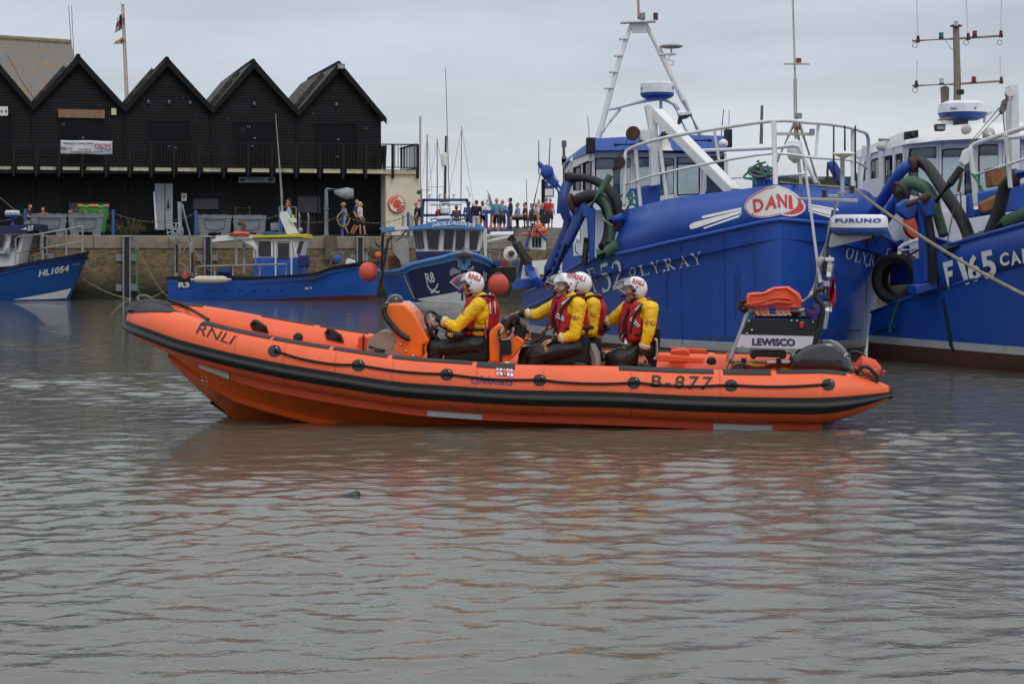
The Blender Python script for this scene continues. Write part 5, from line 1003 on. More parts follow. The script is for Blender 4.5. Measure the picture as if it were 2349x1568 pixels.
RUST=M('rusty_steel','#4a3226',.9,var=.45,scale=7,bump=.5,bscale=30); BOTTOM=M('antifouling','#4a2a22',.8,var=.25,scale=2)
BOOT=M('boot_white','#a9abad',.6,var=.12,scale=2,dirt='#7f7361',damt=.2); HOSEB=M('hose_black','#17181b',.6,var=.3,scale=4,bump=.2); HOSEG=M('hose_green','#3d5c46',.6,var=.25,scale=14,bump=.2,stretch=(1,1,3))
ROPEG=M('rope_green','#2f8a74',.85,var=.3,bump=.5,bscale=60); ROPET=M('rope_tan','#8a7f6a',.9,var=.25,bump=.5,bscale=70); LETW=M('letter_white','#dfe0de',.5,var=.06,dirt='#9a9da2',damt=.15)
GLASS=glass_mat('cabin_glass','#eef3f5',.895,.02); GASK=M('window_rubber','#101113',.6)
def pipes(name,mat,parent,paths,r,n=10,sm=5):
 m=MB()
 for p in paths:m.tube(PT(p)if len(p[0])==3 else p,r,n,sm=sm)
 return m.build(name,mat,parent)
def cabin(parent,name,plan,mat,wins,depth=2.6,back=None,roof=None,roofmat=None,glass=GLASS,th=.06):
 """walls that follow a plan of picture columns with depth: (u, Y, v_top, v_bottom); wins: (facet, u0, u1, v0 left, v1 left, dv right) cut as real openings"""
 m=MB(); gl=MB(); fr=MB()
 top=[P(u,vt,Y)for u,Y,vt,vb in plan]; bot=[P(u,vb,Y)for u,Y,vt,vb in plan]
 ex=Vector((0,depth,0)); nfac=len(plan)
 def facet(a,b,c,d,ws): # a,b bottom; c,d top right/left; windows in (s, t)
  xs=sorted({0,1}|{w_[i]for w_ in ws for i in(0,1)}); ys=sorted({0,1}|{w_[i]for w_ in ws for i in(2,3)})
  pt=lambda s_,t_:(a.lerp(b,s_)).lerp(d.lerp(c,s_),t_); n_=(b-a).cross(d-a).normalized()
  if n_.dot(CAM-a)<0:n_=-n_
  for i in range(len(xs)-1):
   for j in range(len(ys)-1):
    sx,ty=(xs[i]+xs[i+1])/2,(ys[j]+ys[j+1])/2
    if any(w_[0]<sx<w_[1]and w_[2]<ty<w_[3]for w_ in ws):continue
    m.poly([pt(xs[i],ys[j]),pt(xs[i+1],ys[j]),pt(xs[i+1],ys[j+1]),pt(xs[i],ys[j+1])])
  for s0,s1,t0,t1 in ws:
   q=[pt(s0,t0),pt(s1,t0),pt(s1,t1),pt(s0,t1)]; gl.prism([x-n_*.02 for x in q],n_*.012)
   cc=sum(q,Vector())/4; ring=[]
   for k in range(4): # rounded rubber gasket
    p0,p1,p2=q[k-1],q[k],q[(k+1)%4]; e=.16; ring+=[p1.lerp(p0,e),p1.lerp(p0,e*.3).lerp(p1.lerp(p2,e*.3),.5),p1.lerp(p2,e)]
   fr.tube([x+n_*.012 for x in ring],.028,6,closed=True)
   for k in range(4):
    p0,p1,p2=q[k-1],q[k],q[(k+1)%4]; e=.2; fr.add([p1+n_*.006,p1.lerp(p0,e)+n_*.006,p1.lerp(p0,e*.3).lerp(p1.lerp(p2,e*.3),.5)+n_*.006,p1.lerp(p2,e)+n_*.006],[(0,1,2,3)])
 for i in range(nfac-1):facet(bot[i],bot[i+1],top[i+1],top[i],[w_[1:]for w_ in wins if w_[0]==i])
 A,B=bot[0],bot[-1]; C,D=top[-1],top[0]
 facet(B,B+ex,C+ex,C,[(.15,.45,.42,.86),(.55,.9,.42,.86)]); facet(A+ex,A,D,D+ex,[(.1,.42,.42,.86),(.52,.88,.42,.86)])
 facet(B+ex,A+ex,D+ex,C+ex,back or[(.04,.32,.2,.92),(.36,.64,.2,.92),(.68,.96,.2,.92)])
 m.poly([x for x in top]+[C+ex,D+ex])
 w_=m.build(name,mat,parent,smooth=0,solid=-th); f_=fr.build('window_frame',GASK,parent); g_=gl.build('window',glass,f_,smooth=0)
 return m,w_
# ---- the near boat: hull set out from its two rails
f52=thing('fishing_boat','large blue fishing boat bow on, with a red and white oval emblem on its bow','fishing boat',Vector((4.3,36,0)),'large blue fishing boats')
Lk_=[(1791.6,503,32.5),(1740,511,32.65),(1651,531,33.15),(1548,553,34),(1470,571,34.8),(1401,586,35.8),(1345,601,36.9),(1328,606,37.2),(1271,639,39),(1232,660,40.4),(1191,674,42.5)]
Rk_=[(1791.6,503,32.5),(1850,508,32.65),(1907,513.6,32.95),(1960,523,33.4),(2009,534,34),(2040,549,34.7),(2053,560,35.4),(2050,566,36.6),(2010,575,38.5),(1930,600,42.5)]
def offs(p,top,k,dz=None):
 return p
Lw=PT(spl2(Lk_,4)); Rw=PT(spl2(Rk_,4)); ST=Lw[0]
hm=MB(); cx0=4.75
def side(pts,sg):
 rings=[]
 for i,p in enumerate(pts):
  t=i/(len(pts)-1); fl=.75*math.sin(min(1,t*2.2)*math.pi/2)*(1-.35*t)if sg>0 else .62*math.sin(min(1,t*2.6)*math.pi/2)*(1-.6*t)
  inn=Vector((-sg,.12,0)).normalized()*fl; zt=p.z
  col=[]
  for f_ in(1,.93,.8,.6,.4,.25,.2):col.append(Vector((p.x,p.y,0))+inn*((1-f_)**.75)*1.15+Vector((0,0,.36+(zt-.36)*((f_-.2)/.8))))
  b=col[-1]; col+=[Vector((b.x,b.y,.20))+inn*.06,Vector((b.x,b.y,.19))+inn*.07,Vector((b.x,b.y,-.5))+inn*.3]
  rings.append(col)
 b0=len(hm.F); hm.loft(rings,False,False); n=len(rings[0])-1
 for k in range(b0,len(hm.F)):
  r_=(k-b0)%n; hm.mi[k]=2 if r_>=n-1 else(1 if r_>=n-3 else 0)
side(Lw,-1); side(Rw,1)
hm.poly([p-Vector((0,0,.35))for p in Lw[::-1]]+[p-Vector((0,0,.35))for p in Rw[1:]]); hm.mi[-1]=0
hull=hm.build('hull',[BLUE,BOOT,BOTTOM],f52,smooth=50); F52B=hm.bvh()
Lb_=[(1401,586,35.8,1436,481,36.0),(1470,571,34.8,1490,467,35),(1548,553,34,1548,453,34.2),(1651,531,33.15,1663,439,33.4),(1740,511,32.65,1735,429,32.85),(1791.6,503,32.5,1776,423,32.7)]
Rb_=[(1791.6,503,32.5,1776,423,32.7),(1850,508,32.65,1835,425,32.9),(1907,513.6,32.95,1885,426,33.2),(1960,523,33.4,1935,429,33.7),(2009,534,34,1975,434,34.3),(2040,549,34.7,2000,446,35),(2053,560,35.4,2012,470,35.7),(2052,566,36.4,2015,520,36.6)]
bw=MB()
for B_ in(Lb_,Rb_):bw.loft([[P(*q[:3]),P(*q[:3]).lerp(P(*q[3:]),.5),P(*q[3:])]for q in spl2(B_,3)],False,False)
bw.build('bulwark',BLUE,f52,smooth=25,solid=.05); BWB=bw.bvh()
m=MB(); m.tube([p+Vector((0,-.02,0))for p in Lw[:21]][::-1]+[p+Vector((0,-.02,0))for p in Rw[1:33]],.075,10); m.build('rubbing_rail',BLUE,f52)
m=MB(); m.tube([p+Vector((0,0,.0))for p in Lw[20:]],.06,8); m.build('gunwale',BLUE,f52)
# oval emblem across the stem, speed stripes, name and number
V7=lambda pts:zc(.256,1548.4,229.4,pts)
oval=V7([(885,768),(930,770),(1010,795),(1080,840),(1140,895),(1168,945),(1165,985),(1130,1018),(1080,1040),(1020,1045),(975,1035),(950,1025),(900,1038),(840,1052),(770,1056),(700,1045),(655,1015),(625,970),(628,930),(660,880),(730,830),(820,785)])
decal_poly('emblem_oval',[oval],BWB,M('emblem_cream','#d2d0cf',.5,var=.05,dirt='#b98a5a',dscale=2,damt=.08),f52,.008,7)
red=V7([(905,785),(985,802),(1060,845),(1120,900),(1152,950),(1148,985),(1120,1008),(1060,1026),(1000,1028),(960,1016),(1010,1005),(1060,985),(1095,950),(1103,905),(1080,865),(1040,830),(980,802)])
ring_o=V7([(905,784),(820,800),(740,842),(672,890),(640,935),(640,970),(665,1008),(705,1032),(770,1043),(840,1040),(900,1025),(950,1012),(950,1018),(900,1031),(840,1047),(770,1050),(702,1040),(658,1012),(632,972),(633,932),(665,884),(735,834),(818,792),(905,777)])
decal_poly('emblem_red',[red,ring_o],BWB,M('emblem_red2','#bf3136',.5,var=.08),f52,.012,7)
DR=M('emblem_red2','#bf3136')
for ch,q in(('D',[(712,1015),(800,988),(790,880),(698,893)]),('A',[(808,988),(915,972),(892,852),(842,858)]),('N',[(925,962),(1003,972),(1000,850),(912,842)]),('I',[(1020,978),(1056,982),(1042,858),(1012,856)])):decal_text('emblem_letter',ch,V7(q),BWB,DR,f52,.035,off=.016,step=6)
def stripe(a,b,w0,w1):
 q=[a,b]; out=sgl(q,w0,w1)[0]; return out
decal_poly('stripe',[V7([(245,1040),(598,963),(598,985),(262,1060),(242,1060)]),V7([(135,1118),(170,1098),(595,988),(598,1012),(190,1148),(150,1157),(132,1143)]),V7([(258,1143),(600,1022),(608,1038),(285,1148),(262,1156)])],BWB,LETW,f52,.008,7)
decal_poly('stripe',[V7([(1190,930),(1460,975),(1465,995),(1190,945)]),V7([(1190,952),(1400,985),(1392,1035),(1195,980)]),V7([(1192,987),(1390,1040),(1385,1055),(1195,1000)])],BWB,LETW,f52,.008,7)
V2=lambda pts:zc(.2378,1147,344,pts)
for ch,q in(('F',[(905,1368),(990,1372),(905,1130),(832,1150)]),('5',[(1000,1365),(1092,1350),(1050,1085),(960,1105)]),('2',[(1100,1345),(1205,1320),(1175,1055),(1070,1085)]),('O',[(1255,1222),(1325,1205),(1318,1118),(1250,1140)]),('L',[(1365,1215),(1450,1195),(1420,1095),(1340,1115)]),('Y',[(1490,1190),(1545,1180),(1535,1060),(1450,1085)]),(',',[(1574,1168),(1606,1160),(1600,1062),(1568,1070)]),('R',[(1615,1165),(1705,1145),(1670,1035),(1575,1055)]),('A',[(1735,1140),(1840,1115),(1800,1015),(1725,1035)]),('Y',[(1885,1110),(1945,1100),(1940,980),(1835,1000)])):decal_text('hull_letter',ch,V2(q),F52B,LETW,f52,serif=True,off=.010,step=7)
for ch,q in(('O',[(1520,1425),(1580,1420),(1595,1315),(1535,1320)]),('L',[(1600,1445),(1650,1455),(1665,1345),(1625,1335)]),('Y',[(1670,1465),(1705,1470),(1738,1370),(1675,1360)]),(',',[(1702,1478),(1722,1483),(1735,1372),(1716,1368)]),('R',[(1725,1480),(1775,1492),(1790,1378),(1752,1370)]),('A',[(1780,1495),(1830,1508),(1838,1392),(1815,1388)]),('Y',[(1825,1508),(1850,1512),(1880,1405),(1838,1398)]),('F',[(1855,1550),(1885,1555),(1930,1330),(1895,1322)])):decal_text('hull_letter',ch,V7(q),F52B,LETW,f52,serif=True,off=.010,step=7)
decal_poly('rust_patch',[V7([(160,1215),(185,1208),(210,1220),(205,1240),(175,1245)]),V7([(2,1260),(20,1250),(50,1262),(30,1275)])],F52B,RUST,f52,.09,5)
for u,va,vb in((1560,560,790),(1660,540,780),(1730,530,700),(1900,525,760),(1990,545,700)):decal_poly('plate_seam',[[(u,va),(u+1.6,va),(u+1.2-(u-1790)*.02,vb),(u-(u-1790)*.02,vb)]],F52B,M('seam_blue','#184598',.5),f52,.005,30)
rs=random.Random(11)
for k in range(9):
 u=rs.uniform(1420,2010); va=rs.uniform(590,660); L_=rs.uniform(30,110); decal_poly('stain_streak',[[(u-1.5,va),(u+1.5,va),(u+2.2,va+L_*.6),(u+.6,va+L_),(u-.6,va+L_),(u-2,va+L_*.5)]],F52B,M('stain_blue','#1a4390',.7,dirt='#4a3a34',dscale=3,damt=.4),f52,.007,12)
decal_poly('scum_line',[[(1600,772),(1760,776),(1960,757),(2004,752),(2004,755),(1960,760),(1760,779),(1600,775)]],F52B,M('scum','#4d4a52',.8,var=.4,scale=6),f52,.007,14)
# wheelhouse
plan=[(1312,41.6,372,470),(1362,40.0,347,482),(1452,39.8,348,478),(1510,39.8,350,474),(1550,39.8,352,468),(1610,39.9,353,462),(1664,40.1,352,455)]
fw=[(0,.1,.42,.33,.84),(0,.55,.9,.33,.86),(1,.04,.96,.22,.88),(2,.06,.9,.2,.9),(3,.1,.9,.2,.9),(4,.06,.9,.15,.93),(5,.06,.9,.15,.93)]
cm_,_=cabin(f52,'wheelhouse',plan,BWHITE,fw,2.4)
m=MB(); roofp=[(1300,41.8,372,364),(1361,39.6,345,318),(1452,39.4,344,313),(1560,39.4,345,309),(1668,39.8,347,312)]
lo=[P(u,v0,Y)for u,Y,v0,v1 in roofp]; hi=[P(u,v1,Y+.25)for u,Y,v0,v1 in roofp]; ex=Vector((0,3.2,0)); m.add(lo+hi+[lo[-1]+ex,hi[-1]+ex,lo[0]+ex,hi[0]+ex],[])
n=len(lo); fs=[(i,i+1,n+i+1,n+i)for i in range(n-1)]+[(n-1,2*n,2*n+1,2*n-1),(0,n,2*n+3,2*n+2),tuple(range(n))+(2*n,2*n+2),tuple(range(n,2*n))+(2*n+1,2*n+3)]
for f in fs:m.F.append(list(f)); m.mi.append(0)
m.build('wheelhouse_roof',BLUE,f52,smooth=0)
V6=lambda pts:zc(.2926,1147,0,pts)
m=MB()
for u0,u1,v in((1408,1462,332),(1578,1632,323)):m.tube([P(u0,v,39.3),P(u1,v-1.5,39.3)],.075,10)
m.build('light_bar',M('light_bar_dark','#2a2a33',.4,var=.3),f52)
m=MB()
for u in(1351,1670):m.box(P(u+(4 if u<1500 else 0),334 if u<1500 else 318,39.2),(.2,.25,.34)if u<1500 else(.16,.25,.4))
m.build('lamp_box',GASK,f52,bevel=.02)
m=MB()
for a,b in(((1352,318),(1348,265)),((1672,302),(1673,252))):m.tube([P(*a,39.2),P(*b,39.2)],[.035,.022],7)
m.build('whip_aerial',BWHITE,f52)
m=MB(); m.lathe(P(1658,330,39.0),[(.06,-.1),(.1,0),(.1,.12),(.02,.18)],Vector((0,-1,0)),14); m.lathe(P(1532,334,39.0),[(.05,0),(.07,.03),(.05,.08)],Vector((0,-1,0)),14); m.lathe(P(1321,369,41.4),[(.02,-.12),(.11,-.06),(.1,.08),(.02,.14)],Vector((-1,-.3,0)),12); m.build('deck_lamp',BWHITE,f52)
m=MB(); m.lathe(P(1526,346,38.9),[(.18,0),(.15,.03),(.09,.14),(.07,.24),(.02,.28)],Vector((0,0,1)),18); m.build('bell',M('bell_cream','#cfcac0',.4),f52); m=MB(); m.ball(P(1525,311,39),.1); m.build('bell_mount',GASK,f52)
# deckhouse wall below, seen aft of the raised bow
m=MB(); q=[P(*p)for p in((1292,475,41.8),(1335,455,41.0),(1335,585,41.0),(1292,590,41.8))]; m.poly(q); m.poly([P(*p)for p in((1335,455,41.0),(1460,440,40.4),(1460,600,40.4),(1335,585,41.0))]); m.build('deckhouse',BWHITE,f52,smooth=0,solid=-.08)
m=MB(); m.poly([P(*p)for p in((1291,565,41.75),(1345,558,40.9),(1345,625,40.9),(1291,640,41.75))]); m.build('deckhouse_base',BLUE,f52,smooth=0,solid=.06)
m=MB(); m.poly([P(*p)for p in((1306,505,41.5),(1316,502,41.35),(1316,556,41.35),(1306,560,41.5))]); m.poly([P(*p)for p in((1321,500,41.2),(1330,497,41.05),(1330,552,41.05),(1321,556,41.2))]); m.build('deckhouse_window',glass_mat('dark_glass','#39424a',.3),f52,smooth=0)
pipes('hand_rail',SS,f52,[[(1326,548,40.8),(1320,555,40.7),(1320,575,40.7),(1327,583,40.8)]],.03)
# A frame mast over the wheelhouse
TUBEK=.40
mt=MB(); mt.tube(PT([(1366,335,41),(1372,318,41),(1420,140,41),(1449,55,41)]),[.2,.19,.15,.12],10); mt.tube(PT([(1612,320,41),(1568,230,41),(1500,90,41),(1478,50,41)]),[.2,.18,.15,.12],10)
mt.tube(PT([(1398,252,40.9),(1445,239,40.8),(1490,230,40.6),(1520,228,40.6),(1548,240,40.8),(1556,250,41)]),.1,10,sm=4); mt.tube(PT([(1383,303,40.9),(1402,275,40.9),(1423,250,40.9)]),.08,8); mt.tube(PT([(1516,232,40.7),(1516,330,40.7)]),.09,8); mt.tube(PT([(1545,240,40.8),(1572,295,40.8),(1590,318,40.8)]),.07,8)
mto=mt.build('mast',BWHITE,f52)
m=MB(); m.prism(PT([(1450,54),(1484,54),(1484,74),(1450,74)],40.95),(0,.12,0)); m.prism(PT([(1424,49),(1506,46),(1506,49),(1424,52)],40.8),(0,.3,0)); m.build('head_plate',BWHITE,mto,smooth=0)
pipes('topmast',M('topmast_tan','#a89a88',.6),mto,[[(1466,45,41),(1464,0,41),(1462,-60,41)]],[.1,.07,.05])
m=MB(); m.prism(PT([(1470,28),(1480,28),(1481,44),(1470,44)],40.8),(0,.25,0)); m.build('lamp_box',M('lamp_grey','#8d8f8e',.4),mto,bevel=.02)
m=MB(); m.cyl(P(1504,46,40.9),P(1504,30,40.9),.055,.055); m.build('red_lamp',M('lamp_dim_red','#5c2a30',.3),mto)
m=MB()
for u,v in((1430,88),(1418,126),(1407,164),(1395,201)):m.prism(PT([(u-9,v),(u+10,v-3),(u+12,v+1),(u-6,v+3)],40.9),(0,.2,0))
m.build('step',BWHITE,mto,smooth=0)
m=MB(); m.prism(PT([(1513,123),(1551,122),(1551,125),(1513,126)],40.9),(0,.2,0)); m.tube(PT([(1540,124,41),(1540,110,41)]),.05,8); m.build('aerial_bracket',BWHITE,mto)
m=MB(); m.lathe(P(1540,112,41),[(.02,0),(.2,.02),(.27,.05),(.2,.09),(.02,.11)],Vector((0,0,1)),20); m.build('dish_aerial',M('dish_grey','#8d8d84',.5),mto); pipes('aerial_lead',GASK,mto,[[(1540,127,41),(1532,136,41),(1545,142,41),(1540,150,41),(1524,146,41)]],.016,5)
rd=MB(); c0=P(1507.5,212,40.4); rd.lathe(c0,[(0,.0),(.36,.0)][:0]+[(.001,.22),(.34,.22),(.37,.19),(.382,.02),(.382,-.02),(.001,-.02)],Vector((0,0,1)),32); ro=rd.build('radar',M('radar_white','#dcdde2'),mto); rb=rd.bvh()
m=MB(); m.lathe(c0,[(.001,-.025),(.38,-.025),(.37,-.08),(.3,-.13),(.001,-.14)],Vector((0,0,1)),32); m.build('underside',M('radar_blue','#274e96'),ro)
decal_text('lettering','UNO',[(1462,207),(1474,206),(1474,200),(1462,201)],rb,M('radar_lettering','#2a559c'),ro,.04,off=.008,step=4); decal_text('lettering','FU',[(1541,205),(1545,206),(1545,200),(1541,199)],rb,M('radar_lettering','#2a559c'),ro,.04,off=.008,step=4)
m=MB(); m.prism(PT([(1556,262),(1560,258),(1586,256),(1589,262),(1560,266)],40.7),(0,.3,0)); m.build('floodlight',BWHITE,mto,bevel=.01); m=MB(); m.prism(PT([(1558,267),(1588,263),(1578,270),(1566,272),(1562,283),(1556,283)],40.7),(0,.3,0)); m.build('lamp_arm',GASK,mto,smooth=0)
TUBEK=.54
# lifting post with strut, block and wires
m=MB(); m.prism(PT([(1480,240),(1489,236),(1508,252),(1512,425),(1492,428),(1491,300)],36.2),(0,.35,0)); m.build('lifting_post',BWHITE,f52,bevel=.02)
m=MB(); m.beam(P(1505,258,36.3),P(1685,442,34.6),.26,.2); m.build('strut',BWHITE,f52,bevel=.02)
m=MB(); m.prism(PT([(1462,300),(1492,297),(1492,342),(1470,320)],36.1),(0,.12,0)); m.build('block_plate',BWHITE,f52,smooth=0)
m=MB(); m.lathe(P(1452,306,36.1),[(.02,-.1),(.14,-.1),(.14,-.06),(.09,0),(.14,.06),(.14,.1),(.02,.1)],Vector((0,1,0)),22); m.lathe(P(1470,326,36),[(.05,-.05),(.05,.05)],Vector((0,1,0)),6); bo_=m.build('sheave',RUST,f52)
m=MB(); m.lathe(P(1421,372,35.9),[(.02,-.05),(.115,-.05),(.115,.05),(.02,.05)],Vector((.2,1,0)),18); m.prism(PT([(1404,388),(1412,378),(1422,385),(1408,393)],35.9),(0,.1,0)); m.build('hook_block',M('block_steel','#3a2f28',.7,.3,var=.4,scale=9),f52)
pipes('wire',RUST,f52,[[(1443,312,36),(1420,365,36)],[(1478,322,36),(1455,345,36),(1428,362,36)]],.02,6,0)
m=MB(); m.prism(PT([(1462,428),(1515,421),(1515,490),(1462,500)],36.4),(0,.6,0)); m.build('post_base',BLUE2,f52,bevel=.02)
pipes('padeye',BLUE2,f52,[[(1443,446,36),(1447,436,36),(1456,436,36),(1458,446,36)]],.05); pipes('rope',ROPEG,f52,[[(1452,440,35.9),(1442,455,35.9),(1450,462,35.9),(1440,475,35.9),(1445,490,36)],[(1450,452,35.9),(1468,462,35.9),(1470,472,35.9),(1455,470,35.9),(1445,460,35.9)],[(1441,452,35.8),(1450,446,35.8),(1448,470,35.8),(1443,462,35.8)]],.04,7)
# white bow rails
RB1=[(1431,480,36),(1433,420,36),(1434,360,36),(1440,345,36),(1470,331,35.6),(1530,315,34.9),(1640,296,34),(1775,277,33.2),(1855,281,33.2),(1920,287,33.6),(1970,299,34.3),(1991,315,35),(1990,380,35.3),(1987,438,35.4)]
RB2=[(1434,424,36),(1480,408,35.6),(1530,395,34.9),(1652,370,34),(1775,352,33.2),(1870,362,33.3),(1955,368,34.2),(1990,386,35)]
m=MB(); m.tube(PT(RB1),.065,10,sm=4); m.build('bow_rail',BWHITE,f52); m=MB(); m.tube(PT(RB2),.045,8,sm=3); m.build('lower_rail',BWHITE,f52)
for a,b,r_ in(((1458,342,35.8),(1471,492,35.8),.07),((1512,320,35.1),(1532,473,35),.07),((1638,296,34),(1650,371,34),.05),((1775,279,33.2),(1779,425,33),.085),((1877,286,33.4),(1871,362,33.3),.05),((1957,296,34.2),(1957,430,34.2),.085)):m=MB(); m.tube(PT([a,b]),r_,10); m.build('stanchion',BWHITE,f52)
m=MB(); m.tube(PT([(1580,347,37),(1660,344,36.4),(1775,339,35.6),(1820,334,35.4),(1834,342,35.4),(1845,365,35.4),(1872,420,35.4)]),.075,9,sm=4); m.tube(PT([(1655,410,36.4),(1775,404,35.6),(1850,399,35.4)]),.05,8); m.tube(PT([(1983,335,36.2),(1976,400,36.2),(1974,436,36.2)]),.08,8); m.build('inner_rail',BWHITE,f52)
# foredeck bollards with coiled mooring rope
m=MB(); m.cyl(P(1746,432,34),P(1747,382,34),.17,n=14); m.tube(PT([(1730,384,34),(1760,390,34)]),.05,8); m.tube(PT([(1752,432,33.8),(1753,414,33.8),(1768,413,33.8),(1772,425,33.8)]),.045,8,sm=3); m.build('bollard',BLUE2,f52)
m=MB()
for k,(du,dv)in enumerate(((0,0),(2,6),(-2,11))):m.tube([P(1748+du,390+dv,34)+Vector((math.cos(a)*.25,math.sin(a)*.25,.05*math.sin(a*2+k)))for a in np.linspace(0,6.28,14)],.05,7)
m.tube(PT([(1738,368,33.8),(1742,376,33.8),(1750,385,33.8)]),.06,6); m.build('mooring_rope',ROPET,f52)
pipes('rope',ROPEG,f52,[[(1758,372,33.7),(1735,378,33.7),(1720,392,33.7),(1706,407,33.7),(1728,412,33.7),(1735,424,33.7)],[(1760,378,33.6),(1764,395,33.6),(1752,400,33.6),(1745,388,33.6)]],.04,7)
m=MB(); m.prism(PT([(1899,372),(1908,368),(1918,370),(1925,382),(1950,425),(1925,425)],35.6),(0,.25,0)); m.build('derrick_head',BLUE2,f52,bevel=.03); pipes('chain',RUST,f52,[[(1900,376,35.4),(1898,395,35.4),(1899,418,35.4)],[(1916,392,35.4),(1920,410,35.4),(1919,422,35.4)]],.045,6,0)
# dredge pipes and hoses at the left rail
m=MB(); m.tube(PT([(1240,655,37),(1300,525,37),(1297,490,37),(1292,455,37),(1300,425,37.2),(1310,412,37.3)]),.19,14,sm=3); m.build('dredge_pipe',NAVYP,f52)
m=MB(); m.tube(PT([(1262,650,36.6),(1300,560,36.5),(1338,480,36.5),(1345,462,36.5)]),.2,14); m.build('dredge_pipe',NAVYP,f52)
m=MB(); m.tube(PT([(1310,412,37.2),(1305,405,37.2),(1315,408,37.2),(1340,408,37),(1372,418,36.8),(1400,440,36.6),(1420,480,36.4),(1421,530,36.3)]),[.2,.2,.18,.15,.17,.2,.2,.19],14,sm=4); m.build('suction_hose',HOSEB,f52)
m=MB(); m.tube(PT([(1312,468,36.6),(1335,455,36.5),(1365,450,36.4),(1390,470,36.4),(1400,510,36.4),(1395,550,36.3),(1385,570,36.2)]),.24,14,sm=4); m.build('suction_hose',HOSEB,f52)
m=MB(); m.tube(PT([(1375,455,36.1),(1392,475,36.1),(1403,520,36),(1400,555,36)]),.13,12,sm=4); m.build('delivery_hose',HOSEG,f52); m=MB(); m.tube(PT([(1352,475,35.9),(1375,445,35.9),(1400,402,35.9)]),.125,12); m.build('delivery_hose',HOSEG,f52)
m=MB(); m.tube(PT([(1375,585,35.9),(1395,578,35.8),(1420,562,35.7)]),.24,14); m.build('delivery_hose',HOSEG,f52)
m=MB(); m.lathe(P(1312,466,36.5),[(.06,-.03),(.2,-.03),(.2,.03),(.06,.03)],Vector((1,-.35,.25)),24); m.build('pipe_flange',RUST,f52)
m=MB(); m.tube(PT([(1398,506,36),(1412,503,35.9),(1432,496,35.8)]),.16,12); m.tube(PT([(1408,508,35.9),(1412,505,35.9)]),.2,12); m.build('pipe_stub',BLUE2,f52)
m=MB(); m.prism(PT([(1337,475),(1354,465),(1366,480),(1366,495),(1364,595),(1353,598),(1348,500),(1336,496)],36.3),(0,.35,0)); m.build('gantry_post',BLUE2,f52,bevel=.02); m=MB(); m.tube(PT([(1346,545,36.4),(1344,570,36.4),(1340,608,36.4)]),.11,10); m.build('ram_boot',HOSEB,f52)
m=MB(); m.prism(PT([(1312,478),(1330,470),(1335,500),(1326,530),(1312,528)],36.5),(0,.2,0)); m.tube(PT([(1318,520,36.5),(1330,490,36.5)]),.12,8); m.build('link_arm',BLUE2,f52,bevel=.02)
m=MB(); m.prism(PT([(1232,375),(1236,368),(1250,380),(1255,378),(1266,384),(1271,396),(1270,404),(1282,420),(1275,432),(1262,418),(1248,410),(1240,398),(1241,388)],37.4),(0,.25,0)); m.lathe(P(1255,392,37.3),[(.02,0),(.13,0),(.13,.05),(.03,.08)],Vector((0,-1,0)),18); m.build('boom_head',BLUE2,f52,bevel=.02)
m=MB(); m.tube(PT([(1272,425,37.5),(1285,445,37.5),(1282,490,37.5)]),.09,8); m.tube(PT([(1280,425,37.6),(1320,470,37.4)]),.07,8); m.build('boom',BLUE2,f52)
pipes('wire',RUST,f52,[[(1240,398,37.3),(1228,450,37.3),(1219,495,37.3)],[(1270,400,37.3),(1282,418,37.3)]],.025,6,0)
m=MB(); m.lathe(P(1222,500,37.2),[(.02,-.07),(.085,-.06),(.07,-.02),(.085,.01),(.07,.04),(.085,.07),(.02,.07)],Vector((.1,0,1)),18); m.build('wire_block',M('block_steel','#3a2f28'),f52)
m=MB(); m.tube(PT([(1223,512,37.1),(1212,545,37.1),(1206,568,37.1)]),.06,8); m.tube(PT([(1230,525,37.1),(1242,540,37.1),(1255,552,37.1)]),.055,8); m.tube(PT([(1200,585,37.1),(1188,650,37.1),(1180,675,37.1)]),.07,8); m.build('strop',M('strop_blue','#2a4f88',.8,var=.3),f52)
m=MB(); m.tube(PT([(1172,545,37.2),(1185,560,37.1),(1210,600,37)]),[.17,.17,.16],14); m.build('hose_end',HOSEB,f52); m=MB(); m.tube(PT([(1210,602,37),(1225,640,36.8),(1240,655,36.9)]),.17,12); m.build('pipe_elbow',BLUE2,f52)
m=MB(); m.lathe(P(1208,598,37),[(.08,-.05),(.125,-.05),(.125,.05),(.08,.05)],Vector((.5,0,-1)),18); m.build('hose_clamp',RUST,f52)
m=MB(); m.prism(PT([(1175,656),(1185,640),(1275,636),(1278,648),(1175,668)],37),(0,.5,0)); m.build('dredge_frame',BLUE2,f52,bevel=.02); m=MB(); m.prism(PT([(1164,692),(1176,664),(1215,660),(1262,640),(1205,668)],36.9),(0,.6,0)); m.build('dredge_board',M('board_dark_wood','#3c342b',.8,var=.3),f52,smooth=0)
m=MB()
for k in range(6):m.beam(P(1262+k*6,640-k*20,36.7),P(1278+k*6,632-k*20,36.7),.06,.12)
m.build('pipe_bracket',BLUE2,f52)
m=MB(); m.prism(PT([(1192,606),(1232,610),(1240,640),(1190,645)],38.5),(0,.6,0)); m.build('engine_box',BWHITE,f52,bevel=.02); m=MB()
for k in range(7):m.prism(PT([(1203+k*3.4,612),(1204.6+k*3.4,612),(1209+k*3.4,632),(1207+k*3.4,632)],38.46),(0,.03,0))
m.build('grille',GASK,f52,smooth=0)
pipes('chain',M('chain_pale','#8f8468',.6,.5,var=.4),f52,[[(1384,495,35.8),(1384,502,35.8),(1390,508,35.8),(1398,513,35.8),(1405,518,35.8)]],.04,6,0)
